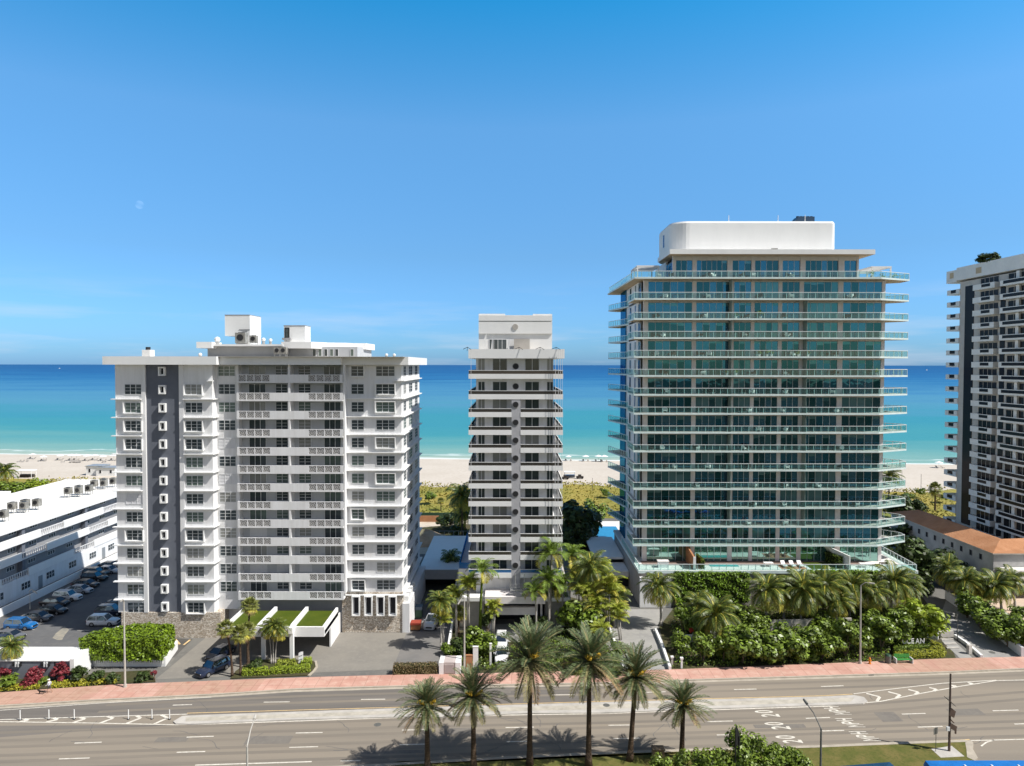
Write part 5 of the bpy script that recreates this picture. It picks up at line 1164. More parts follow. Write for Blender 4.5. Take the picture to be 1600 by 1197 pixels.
for i, (bu_, bv, cu, cv, rr, k, l) in enumerate(((922, 985, 924, 888, 3.6, 'coco', 'highest yellow green palm of the clump between the middle and glass towers'), (950, 990, 948, 912, 3.8, 'areca', 'broad yellow palm at the right side of the palm clump by the left ramp'), (915, 988, 913, 920, 3.2, 'areca', 'bushy palm on the left side of the palm clump by the left ramp'),
        (934, 995, 932, 940, 3.2, 'areca', 'low front palm of the clump by the left ramp'), (960, 978, 962, 935, 3.1, 'coco', 'drooping palm reaching over the edge of the left ramp'), (905, 965, 903, 895, 2.7, 'areca', 'thin palm behind the grey trunk left of the clump'), (945, 975, 942, 888, 2.6, 'areca', 'small palm at the back of the clump before the glass tower annex'),
        (940, 1012, 938, 985, 2.4, 'areca', 'lowest palm at the foot of the clump beside the white ramp kerb'))):
    mp_(k, bu_, bv, cu, cv, rr, l, 'palms in the clump between the towers', i % 2, (.13, .09), barkg)
cocos = [(1033, 978, 1029, 917, 3.9), (1120, 1008, 1119, 962, 3.9), (1118, 1000, 1150, 985, 0), (1197, 980, 1199, 922, 3.9), (1251, 978, 1254, 922, 4.4), (1327, 967, 1331, 918, 4.3), (1392, 964, 1396, 910, 4.2), (1482, 938, 1481, 890, 3.2), (1512, 955, 1509, 907, 3.3), (1565, 958, 1556, 915, 3.8), (1225, 970, 1222, 925, 3.0), (1493, 945, 1497, 905, 3.0), (1586, 955, 1580, 905, 3.0)]
cl = ['coconut palm standing alone beside the left ramp', 'coconut palm in front of the red flowers', '', 'coconut palm before the white stair rail under the terrace', 'yellow fronded coconut palm in the middle of the terrace wall', 'coconut palm left of the tall street lamp', 'dark coconut palm at the right end of the terrace', 'coconut palm nearest the tiled roof building', 'coconut palm above the shaded ramp wall', 'wide coconut palm at the far right by the pale paving', 'smaller coconut palm between two larger ones before the terrace', 'bushy coconut palm between the two above the ramp wall', 'coconut palm cut by the right edge of the picture']
for i, (bu_, bv, cu, cv, rr) in enumerate(cocos):
    if rr: mp_('coco', bu_, bv, cu, cv, rr*1.02, cl[i], 'coconut palms around the glass tower garden', i % 3, (.2, .13), barkg)
for i, (bu_, bv, cu, cv, rr, l) in enumerate(((363, 1057, 353, 982, 1.75, 'leftmost fan palm of the group by the driveway island'), (376, 1056, 375, 990, 1.7, 'front fan palm of the group by the driveway island'), (387, 1044, 387, 985, 1.6, 'right fan palm of the group by the driveway island'), (388, 1040, 390, 946, 1.8, 'tallest fan palm rising before the white balconies'))):
    mp_('fan', bu_, bv, cu, cv, rr, l, 'fan palms on the driveway island', i % 2, (.14, .12), bark)
ex = [(1285, 975, 1290, 915, 3.8, 'coconut palm rising before the right green wall'), (1306, 980, 1308, 940, 3.2, 'low coconut palm left of the tall lamp palm'), (1362, 970, 1362, 925, 3.6, 'coconut palm between the lamp and the podium corner'), (1418, 960, 1420, 918, 3.2, 'coconut palm just past the podium corner'), (1530, 950, 1534, 912, 3.2, 'coconut palm between the two far right ones'), (1100, 985, 1092, 945, 3.0, 'short coconut palm beside the white slab canopy')]
for i, (bu_, bv, cu, cv, rr, l) in enumerate(ex): mp_('coco', bu_, bv, cu, cv, rr, l, 'coconut palms around the glass tower garden', (i+1) % 3, (.2, .13), barkg)
ex = [(838, 995, 836, 925, 2.5, 'royal', 'slender royal palm directly before the entrance right column'), (878, 985, 880, 915, 3.0, 'royal', 'royal palm between the low one and the round dark tree'), (770, 1000, 772, 950, 2.2, 'areca', 'small bushy palm beside the left entrance column'), (712, 1000, 711, 930, 2.2, 'areca', 'thin palm standing behind the lamp and service lane wall'), (970, 1000, 966, 955, 2.8, 'areca', 'spreading palm hanging over the upper left ramp')]
for i, (bu_, bv, cu, cv, rr, k, l) in enumerate(ex): mp_(k, bu_, bv, cu, cv, rr, l, None, i % 2, (.16, .11), barkg)
for i, (bu_, bv, cu, cv) in enumerate(((424, 1038, 419, 983), (427, 1038, 427, 978), (430, 1038, 436, 984))):
    mp_('coco', bu_, bv, cu, cv, 1.65, ['left leaning stem of the triple palm in the island', 'middle stem of the triple palm in the island', 'right leaning stem of the triple palm in the island'][i], 'small triple palm on the island', i % 2, (.07, .05), barkg)
mp_('coco', 23, 1058, 18, 1010, 2.1, 'small palm with browning fronds at the far left by the grey wall', None, 1, (.13, .09), barkg)
mp_('coco', 5, 770, 7, 737, 4.6, 'palm behind the low white roof at the left edge', None, 0, (.2, .15), barkg)
mp_('coco', 722, 860, 722, 775, 4.5, 'tall palm against the left side of the middle tower', 'palms behind the towers', 0, (.2, .15)); mp_('coco', 727, 850, 726, 800, 4.2, 'second palm against the left side of the middle tower, lower', 'palms behind the towers', 1, (.2, .15))
mp_('fan', 689, 800, 689, 783, 1.6, 'lone small palm on the dune before the green fence', None, 0); mp_('fan', 1461, 800, 1461, 764, 3.0, 'lone palm standing on the dune at the right', None, 1, (.25, .2))
mp_('coco', 1388, 800, 1390, 745, 4.2, 'palm seen behind the right balconies of the glass tower', None, 1, (.2, .15))
# --- leafy masses
def leaf_cloud(mb, cx, cy, cz, rx, ry, rz, n, size, m, clumps=14, flat=.0, up=.35):
    cs = []
    for i in range(clumps):
        a = R.uniform(0, 6.28); zz = R.uniform(-.75, 1); r = math.sqrt(max(0, 1-zz*zz)); k = R.uniform(.45, .85)
        cs.append((cx+rx*r*math.cos(a)*k, cy+ry*r*math.sin(a)*k, cz+rz*zz*k, R.uniform(.28, .48)))
    for i in range(n):
        c = R.choice(cs); d = Vector((R.gauss(0, 1), R.gauss(0, 1), R.gauss(0, 1))).normalized()*(R.random()**.35)
        p = Vector((c[0]+d.x*rx*c[3], c[1]+d.y*ry*c[3], c[2]+d.z*rz*c[3]))
        nn_ = (d+Vector((0, 0, up))+Vector((R.uniform(-.5, .5), R.uniform(-.5, .5), R.uniform(-.5, .5)))).normalized()
        u_ = nn_.orthogonal().normalized(); q_ = nn_.cross(u_); a = R.uniform(0, 6.28); U = u_*math.cos(a)+q_*math.sin(a); V_ = nn_.cross(U); s = size*R.uniform(.6, 1.3)
        mb.face([p-U*s, p+V_*s*.6, p+U*s, p-V_*s*.6], m)
BM = {}
def shrub(c, r, label, m=None, name='shrub', n=1500, size=.13, trunk=True, sq=.85, cat='shrub', group=None, base=0.0, var=None, wide=1.0):
    m = m or bush_m; v_ = R.randrange(3) if var is None else var; key = (m.name, v_)
    if key not in BM:
        mb = MB(); leaf_cloud(mb, 0, 0, 0, 1, 1, 1, n, size, m, 16); BM[key] = mb.data('foliage')
    c = Vector(c); e_ = empty(name, (c.x, c.y, base), label, cat, group)
    o = bpy.data.objects.new('foliage', BM[key]); COL.objects.link(o); o.parent = e_; o.location = (0, 0, c.z-base); o.scale = (r*wide, r, r*sq); o.rotation_euler = (0, 0, R.uniform(0, 6.28) if wide == 1 else R.choice((0, 3.14)))
    if trunk:
        mb = MB()
        for i in range(3): mb.tube([(c.x+R.uniform(-.15, .15), c.y, base), (c.x+R.uniform(-.4, .4)*r, c.y+R.uniform(-.3, .3)*r, c.z)], [.07+.02*r, .03], woody, 5)
        mb.build('stem', e_)
    return e_
def shr(u, v, rpx, vb, label, m=None, **k):       # centre px, radius px, base px row
    g_ = G(u, vb); Y = g_[1]; c = P(u, v, Y); return shrub(c, rpx*Y/1067, label, m, **k)
SG = 'sea grape bushes in the glass tower garden'
lst = [(1070, 968, 26, 990, 'round green bush under the lone palm beside the left ramp'), (1095, 985, 20, 1000, 'bush left of the coconut palm with red flowers'), (1062, 1002, 18, 1018, 'small bush above the shaded path wall at the left'), (1098, 1010, 24, 1036, 'front row bush at the left end above the shaded driveway'), (1130, 1015, 24, 1034, 'second front row bush from the left'), (1160, 1003, 30, 1036, 'third front row bush from the left, bright topped'), (1193, 1010, 30, 1033, 'fourth front row bush from the left'), (1225, 1003, 32, 1032, 'fifth front row bush with a pale trunk'), (1258, 1006, 30, 1031, 'sixth front row bush with a pale trunk'), (1285, 1005, 25, 1030, 'seventh front row bush before the dark gap'),
       (1322, 990, 27, 1026, 'tall pale trunked bush just left of the tall street lamp'), (1350, 1000, 22, 1025, 'branching bush right of the tall street lamp'), (1378, 985, 24, 1018, 'bush behind the green litter bin'), (1405, 975, 26, 1010, 'big bush above the white letters'), (1425, 985, 22, 1005, 'bush just right of the big one above the white letters'), (1160, 965, 22, 985, 'second row bush behind the left end of the front row'), (1180, 975, 22, 990, 'second row bush beside the metal gate'), (1290, 975, 22, 985, 'second row bush behind the dark gap'), (1365, 970, 20, 985, 'second row bush behind the tall lamp'),
       (1300, 1005, 20, 1028, 'shaded bush filling the dark gap in the front row'), (1145, 1025, 16, 1034, 'low bush under the third one'), (1210, 1025, 16, 1032, 'low bush between pale trunks at the kerb'), (1268, 1022, 17, 1030, 'low bush right of the pale trunks at the kerb')]
for q in lst: shr(*q[:4], q[4], group=SG)
rl = [(1512, 945, 24, 965, 'right garden bush highest up beside the ramp wall'), (1532, 958, 26, 982, 'second right garden bush down the ramp wall'), (1553, 972, 25, 998, 'third right garden bush down the ramp wall'), (1575, 985, 26, 1010, 'fourth right garden bush down the ramp wall'), (1597, 988, 26, 1016, 'right garden bush cut by the picture edge'), (1590, 965, 20, 985, 'small upper bush by the pale paving at the right edge')]
for q in rl: shr(*q[:4], q[4], group='bushes along the right ramp')
shr(1443, 962, 33, 1005, 'loose light green tree beside the entrance steps', bush_l, name='garden_tree', cat='tree', n=900)
shr(906, 965, 34, 995, 'large round dark green tree between the royal palms and the palm clump', bush_m, name='garden_tree', cat='tree'); shr(930, 1010, 18, 1030, 'low bush at the foot of the palm clump', bush_m)
shr(905, 815, 40, 858, 'broad dark tree behind the right side of the middle tower', bush_d, name='shade_tree', cat='tree'); shr(925, 800, 22, 830, 'bright bush behind the middle tower next to the dunes', bush_m, cat='shrub'); shr(898, 840, 22, 870, 'dark bush right behind the slim tower corner', bush_d)
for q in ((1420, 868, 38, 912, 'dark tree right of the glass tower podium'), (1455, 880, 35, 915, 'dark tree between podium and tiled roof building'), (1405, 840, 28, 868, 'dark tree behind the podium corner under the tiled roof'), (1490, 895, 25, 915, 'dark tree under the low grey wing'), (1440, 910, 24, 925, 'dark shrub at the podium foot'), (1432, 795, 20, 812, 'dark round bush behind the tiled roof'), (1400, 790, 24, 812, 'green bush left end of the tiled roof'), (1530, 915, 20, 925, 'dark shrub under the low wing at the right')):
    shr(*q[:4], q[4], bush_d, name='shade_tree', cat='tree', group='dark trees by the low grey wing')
for q in ((740, 1000, 24, 1020, 'bright bush behind the pink utility box'), (718, 1010, 16, 1022, 'dark bush left of the slim lamp pole'), (760, 1005, 20, 1022, 'bush wrapped round the vine covered palm'), (700, 1015, 13, 1024, 'small bush on top of the utility wall'), (762, 968, 14, 990, 'dark bush in front of the left entrance column'), (845, 970, 12, 985, 'dark bush in front of the right entrance column'), (950, 1040, 26, 1052, 'bush behind the fifth date palm crown'), (905, 1035, 22, 1050, 'bush behind the fourth date palm crown'), (965, 1015, 16, 1030, 'green bush beside the white ramp kerb')):
    shr(*q[:4], q[4], bush_m if 'dark' not in q[4] else bush_d, group='bushes at the middle tower entrance')
for q in ((1120, 1196, 36, 1230, 'leafy bush at the bottom edge left of the bus sign'), (1160, 1180, 36, 1222, 'leafy bush at the bottom edge in front of the dark bus sign'), (1195, 1178, 34, 1222, 'tallest leafy bush at the bottom edge'), (1232, 1192, 34, 1228, 'leafy bush at the bottom edge right of the tallest'), (1080, 1205, 30, 1232, 'low leafy bush at the bottom edge by the rightmost date palm'), (1036, 1207, 26, 1230, 'leftmost low leafy bush at the bottom edge'), (1255, 1205, 24, 1234, 'rightmost low leafy bush at the bottom edge')):
    shr(*q[:4], q[4], bush_l if False else mat('near_bush_leaf', (0.17, 0.24, 0.03), .42, .45, .1, .8, trans=.15, island=.6) if 'near_bush_leaf' not in MATS else MATS['near_bush_leaf'], group='leafy bushes at the bottom edge', n=2600, size=.085, sq=1.0)
for q in ((1040, 985, 10, 1000, 'red flowering shrub by the ramp palm'),): pass
# box hedges: twig core with leaves scattered over the surface
def hedge(poly, z0, z1, label, m, n, size, name='clipped_hedge', jit=.22, group=None, core=True, cat='hedge'):
    cx = sum(p[0] for p in poly)/len(poly); cy = sum(p[1] for p in poly)/len(poly)
    e_ = empty(name, (cx, cy, z0), label, cat, group)
    ins = [(p[0]+(cx-p[0])*.06, p[1]+(cy-p[1])*.12) for p in poly]
    mb = MB(); mb.prism(ins, z0, z1-.12, hedge_core); mb.build('twigs', e_)
    mb = MB(); N_ = len(poly)
    per = [math.dist(poly[i], poly[(i+1) % N_]) for i in range(N_)]; P_ = sum(per); h = z1-z0
    xs_ = [p[0] for p in poly]; ys_ = [p[1] for p in poly]
    A2 = abs(sum(poly[i][0]*poly[(i+1) % N_][1]-poly[(i+1) % N_][0]*poly[i][1] for i in range(N_)))/2
    def inside(x, y):
        c = False
        for i in range(N_):
            (x1, y1), (x2, y2) = poly[i], poly[(i+1) % N_]
            if (y1 > y) != (y2 > y) and x < (x2-x1)*(y-y1)/(y2-y1)+x1: c = not c
        return c
    for i in range(n):
        if R.random() < A2/(A2+P_*h):
            for _ in range(20):
                x, y = R.uniform(min(xs_), max(xs_)), R.uniform(min(ys_), max(ys_))
                if inside(x, y): break
            p = Vector((x, y, z1)); nn_ = Vector((0, 0, 1))
        else:
            t_ = R.uniform(0, P_); k = 0
            while t_ > per[k]: t_ -= per[k]; k += 1
            a, b_ = poly[k], poly[(k+1) % N_]; f = t_/per[k]; x, y = a[0]+(b_[0]-a[0])*f, a[1]+(b_[1]-a[1])*f
            d = Vector((b_[1]-a[1], a[0]-b_[0], 0)).normalized(); p = Vector((x, y, R.uniform(z0, z1))); nn_ = d if (p+d*.1-Vector((cx, cy, p.z))).length > (p-Vector((cx, cy, p.z))).length else -d
        lump = math.sin(p.x*2.1+p.z*2.7)*math.sin(p.y*2.3+p.x*.7+1)*jit*.6
        p += nn_*(R.uniform(-jit, jit*.5)+lump)
        nn_ = (nn_+Vector((R.uniform(-.8, .8), R.uniform(-.8, .8), R.uniform(-.3, .9)))).normalized(); u_ = nn_.orthogonal().normalized(); q_ = nn_.cross(u_); a = R.uniform(0, 6.28); U = u_*math.cos(a)+q_*math.sin(a); V_ = nn_.cross(U); s = size*R.uniform(.6, 1.3)
        mb.face([p-U*s, p+V_*s*.6, p+U*s, p-V_*s*.6], m)
    mb.build('foliage', e_)
    return e_
hedge([(-59.5, 93), (-48.2, 93), (-49.0, 98.2), (-54.5, 98.4), (-58.5, 96)], 1.15, 4.3, 'huge bright green clipped hedge raised above the low white wall at the left', box_l, 9000, .19, jit=.3)
b = MB(); b.box(-59.8, -48.4, 93.8, 94.1, 0, 1.15, white2)
for i in range(38): b.box(-59.6+i*.3, -59.48+i*.3, 93.6, 93.72, .5, 1.5, white2)
b.prism([(-48.4, 93.8), (-48.1, 93.8), (-49.2, 99.6), (-49.5, 99.6)], 0, 1.3, white2); tag(b.build('low_wall'), 'low white wall with pickets under the big clipped hedge', 'wall')
def gh(pts, z0, z1, label, m, n, size, **k): return hedge(gp(pts), z0, z1, label, m, n, size, **k)
hedge([(X(1057, 117.2), 116.8), (X(1174, 117.2), 116.8), (X(1174, 117.2), 117.9), (X(1057, 117.2), 117.9)], 1.0, 6.1, 'big leafy green wall covering the left part of the glass tower podium', mat('climber_leaf', (0.15, 0.25, 0.015), .45, .4, .1, .7, trans=.15, island=.55), 6000, .19, name='green_wall', jit=.25)
hedge([(X(1268, 117.2), 116.9), (X(1378, 117.2), 116.9), (X(1378, 117.2), 117.9), (X(1268, 117.2), 117.9)], 4.4, 6.4, 'lower green wall along the right part of the glass tower podium', MATS['climber_leaf'], 2600, .19, name='green_wall', jit=.25)
hedge([(33.2, 118.4), (33.7, 118.4), (33.7, 122.5), (33.2, 122.5)], zg, zg+1.7, 'narrow green hedge beside the terracotta terrace wall', bush_m, 500, .13)
hedge([(57.5, 119.2), (58.3, 119.2), (58.3, 123.2), (56.9, 123.2)], zg, zg+2.0, 'dark hedge beside the white terrace dividing wall', bush_m, 700, .15)
gh([(614, 1056), (684, 1054.5), (684, 1048), (616, 1049.5)], 0, 1.3, 'long brown clipped hedge at the foot of the service lane', brownh, 2600, .09, jit=.1)
gh([(378, 1058), (420, 1057), (418, 1050), (380, 1051)], 0, .8, 'clipped green hedge at the left front of the driveway island', bush_l, 1300, .09, jit=.1)
gh([(420, 1056), (484, 1052), (484, 1044), (470, 1047), (424, 1050)], 0, .8, 'curved green hedge along the front of the driveway island', bush_l, 2200, .09, jit=.1)
gh([(470, 1045), (486, 1043), (487, 1036), (472, 1037)], 0, .9, 'green hedge at the right rear of the driveway island', bush_l, 900, .09, jit=.1)
gh([(430, 1046), (462, 1045), (462, 1037), (436, 1037)], 0, .7, 'yellow green planting behind the hedges of the island', areca_l, 900, .12, jit=.2, name='island_planting', cat='plants')
shr(398, 1040, 13, 1048, 'dark leafy bush in the island shadow', bush_d)
gh([(1396, 1031), (1470, 1028), (1478, 1024), (1470, 1010), (1452, 1006), (1455, 1018), (1398, 1024)], 0, .55, 'yellow green groundcover curving round the white letters', mat('lime_groundcover', (0.33, 0.34, 0.03), .5, .35, .1, .8, trans=.2, island=.5), 3500, .1, name='groundcover', cat='plants')
gh([(1396, 1024), (1452, 1019), (1452, 1008), (1398, 1012)], 0, .9, 'dark green low hedge beneath the white letters', bush_m, 2400, .12, jit=.15)
gh([(0, 1081), (62, 1078), (62, 1072), (0, 1074.5)], .1, .5, 'yellow flowering strip at the left before the green mounds', bush_y, 1500, .1, name='flower_strip', cat='plants', jit=.12)
gh([(78, 1077), (120, 1074), (181, 1069), (181, 1064), (100, 1068), (80, 1070)], .1, .5, 'yellow flowering strip in front of the dark shrubs by the lamp', bush_y, 2000, .1, name='flower_strip', cat='plants', jit=.12)
gh([(0, 1056), (45, 1053), (42, 1046), (0, 1046)], .1, 1.9, 'olive clipped hedge before the grey wall at the left', mat('olive_leaf', (0.20, 0.19, 0.07), .5, .3, .1, .8, island=.5), 1500, .12, jit=.12)
shr(14, 1066, 19, 1074, 'wide green mound at the left edge', bush_m, trunk=False, sq=.5); shr(67, 1064, 8, 1070, 'small round green mound beside the red shrubs', bush_m, trunk=False)
for q in ((5, 1053, 12, 1064, 'red shrub behind the wide green mound'), (53, 1054, 14, 1068, 'red croton shrub left of the grey gate'), (48, 1068, 13, 1074, 'scarlet flowering plant behind the small mound'), (97, 1050, 16, 1064, 'pink red croton shrub right of the grey gate'), (99, 1038, 7, 1062, 'thin upright red shrub top before the grey wall')):
    shr(*q[:4], q[4], bush_r, group='red shrubs in the left front bed', sq=.8)
for q in ((125, 1052, 15, 1066, 'dark shrub left under the big hedge'), (150, 1058, 13, 1066, 'dark low shrub near the lamp'), (175, 1060, 12, 1066, 'dark low shrub just left of the lamp foot'), (222, 1058, 11, 1064, 'dark low shrub right of the lamp foot')):
    shr(*q[:4], q[4], bush_d, group='dark shrubs under the big hedge', sq=.8)
shr(240.5, 1052, 5, 1064, 'small pink flowering shrub at the end of the low white wall', bush_r, trunk=True)
shr(1082, 985, 6, 1002, 'red flowering plant behind the white planter', mat('red_flower', (0.6, 0.06, 0.03), .5, .3, .1, 2, island=.5), trunk=False); shr(1104, 986, 5, 1002, 'second red flowering plant right of the first', MATS['red_flower'], trunk=False)
shr(1510, 399, 1, 400, 'x') if False else None
c_ = Vector((104.0, 149, 65.2)); shrub(c_, 2.2, 'round dark green bush on the roof of the right edge tower', bush_d, name='roof_bush', base=64.4, trunk=False, wide=1.3, sq=.6)
# --- low planting between the bushes
def underplant(pts, n, h, size, m, label, name='underplanting'):
    poly = gp(pts); xs_ = [p[0] for p in poly]; ys_ = [p[1] for p in poly]; mb = MB(); N_ = len(poly); c = 0
    while c < n:
        x, y = R.uniform(min(xs_), max(xs_)), R.uniform(min(ys_), max(ys_)); ins = False
        for i in range(N_):
            (x1, y1), (x2, y2) = poly[i], poly[(i+1) % N_]
            if (y1 > y) != (y2 > y) and x < (x2-x1)*(y-y1)/(y2-y1)+x1: ins = not ins
        if not ins: continue
        c += 1; hh = h*(.25+.75*abs(math.sin(x*.9+math.sin(y*.8)*2)*math.sin(y*1.1+x*.3)))
        p = Vector((x, y, R.uniform(.02, hh))); nn_ = Vector((R.uniform(-1, 1), R.uniform(-1, 1), R.uniform(.1, 1.2))).normalized(); u_ = nn_.orthogonal().normalized(); q_ = nn_.cross(u_); a = R.uniform(0, 6.28); U = u_*math.cos(a)+q_*math.sin(a); V_ = nn_.cross(U); s = size*R.uniform(.6, 1.4)
        mb.face([p-U*s, p+V_*s*.6, p+U*s, p-V_*s*.6], m)
    tag(mb.build(name), label, 'low plants', kind='stuff')
underplant([(1050, 1044), (1280, 1036), (1387, 1032), (1394, 1012), (1452, 1000), (1474, 985), (1440, 945), (1060, 948), (1046, 985), (1070, 1000)], 15000, 1.3, .17, bush_m, 'dark green low planting filling the glass tower garden between the bushes')
underplant([(690, 1048), (951, 1047), (944, 1005), (960, 962), (890, 948), (885, 975), (872, 1000), (800, 1004), (795, 1040), (770, 1040), (764, 1003), (735, 998), (714, 1005)], 8000, 1.0, .16, bush_m, 'green low planting around the middle tower entrance palms')
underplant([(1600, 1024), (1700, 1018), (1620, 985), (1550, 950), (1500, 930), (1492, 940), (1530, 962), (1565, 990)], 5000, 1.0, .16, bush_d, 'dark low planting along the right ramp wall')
# --- dunes: uneven ground with countless tufts
du = MB(); nx, ny = 90, 16
def dz(x, y): return .42+.45*(.5+.5*math.sin(x*.11+1.3*math.sin(y*.13)))*(.5+.5*math.sin(y*.19+x*.05))
x0, x1 = -300, 330; grid = []
for i in range(nx+1):
    for j in range(ny+1):
        x = x0+(x1-x0)*i/nx; yb = shore(x)-66+3*math.sin(x*.09)+2*math.sin(x*.31); y = 186+(yb-186)*j/ny
        e0 = min(1, j/2, (ny-j)/2); grid.append((x, y, -.02+(dz(x, y))*e0 if e0 else .0))
for i in range(nx):
    for j in range(ny): du.mesh([grid[i*(ny+1)+j], grid[(i+1)*(ny+1)+j], grid[(i+1)*(ny+1)+j+1], grid[i*(ny+1)+j+1]], [(0, 1, 2, 3)], m_dune)
struct('dunes', du)
tf = MB(); tuftm = mat('dune_tuft_leaf', (0.31, 0.26, 0.06), .7, .2, 0, .06, col2=(0.20, 0.20, 0.04), island=.3, detail=3)
for i in range(34000):
    x = R.uniform(-270, 290)
    u_ = x/215*1067+800
    if not (-20 < u_ < 75 or 640 < u_ < 740 or 870 < u_ < 1000 or 1370 < u_ < 1500): 
        if R.random() < .9: continue
    yb = shore(x)-66+3*math.sin(x*.09)+2*math.sin(x*.31); y = R.uniform(187, yb+R.choice((0, 0, 0, 3)))
    z = dz(x, y); s = R.uniform(.15, .34); a = R.uniform(0, 3.14); d = Vector((math.cos(a), math.sin(a), 0))*s; p = Vector((x, y, z-.15)); u3 = Vector((R.uniform(-.3, .3), R.uniform(-.3, .3), R.uniform(.5, 1.2)*s*1.5))
    tf.face([p-d, p+d, p+d*.7+u3, p-d*.8+u3], tuftm)
tag(tf.build('dune_vegetation'), 'olive and yellow green low plants covering the dunes', 'dune plants', kind='stuff')
for q in ((672, 775, 11, 790, 'bright green bush on the dune right beside the white tower'), (30, 762, 18, 775, 'green bush behind the low white roof, left'), (58, 757, 18, 772, 'yellow green bush behind the low white roof near the stair house'), (10, 765, 20, 778, 'green bush behind the low white roof at the picture edge'), (945, 770, 10, 780, 'dark bush on the dune left of the glass tower'), (1420, 775, 9, 790, 'green dune bush right of the glass tower'), (1440, 768, 9, 782, 'grey green dune bush near the lone palm'), (1475, 775, 9, 790, 'green dune bush beside the beige tower')):
    shr(*q[:4], q[4], bush_l if 'yellow' in q[4] else bush_m, group='bushes on the dunes', trunk=False, sq=.6)
# ================================================================= VEHICLES
tyre = mat('rubber_tyre', (0.02, 0.02, 0.02), .9, .2, 0); rimm = mat('alloy_rim', (0.35, 0.35, 0.36), .35, .6, 0, metal=.6)
cglass = glassmat('car_glass', (0.012, 0.016, 0.02), (0.6, 0.75, 0.85), .22, .03, .1)
lampw = mat('headlight_lens', (0.75, 0.76, 0.78), .2, .6, 0); lampr = mat('tail_light_lens', (0.35, 0.02, 0.02), .3, .5, 0)
def paint(n, c):
    if n in MATS: return MATS[n]
    m = mat(n, c, .32, .5, 0); b = m.node_tree.nodes['Principled BSDF']; b.inputs['Coat Weight'].default_value = .6; b.inputs['Coat Roughness'].default_value = .08; return m
SH = {'suv': (4.7, .95, 1.02, 1.70, (-2.25, -1.75, -.9+.0, 1.0, .45)), 'sedan': (4.75, .91, .93, 1.43, (-1.75, -1.1, 0, 1.35, .55)), 'pickup': (5.6, .98, 1.12, 1.85, (-.35, -.15, 0, 1.55, 1.0)), 'van': (5.6, 1.0, 1.25, 2.3, (-2.7, -2.6, 0, 2.2, 1.6))}
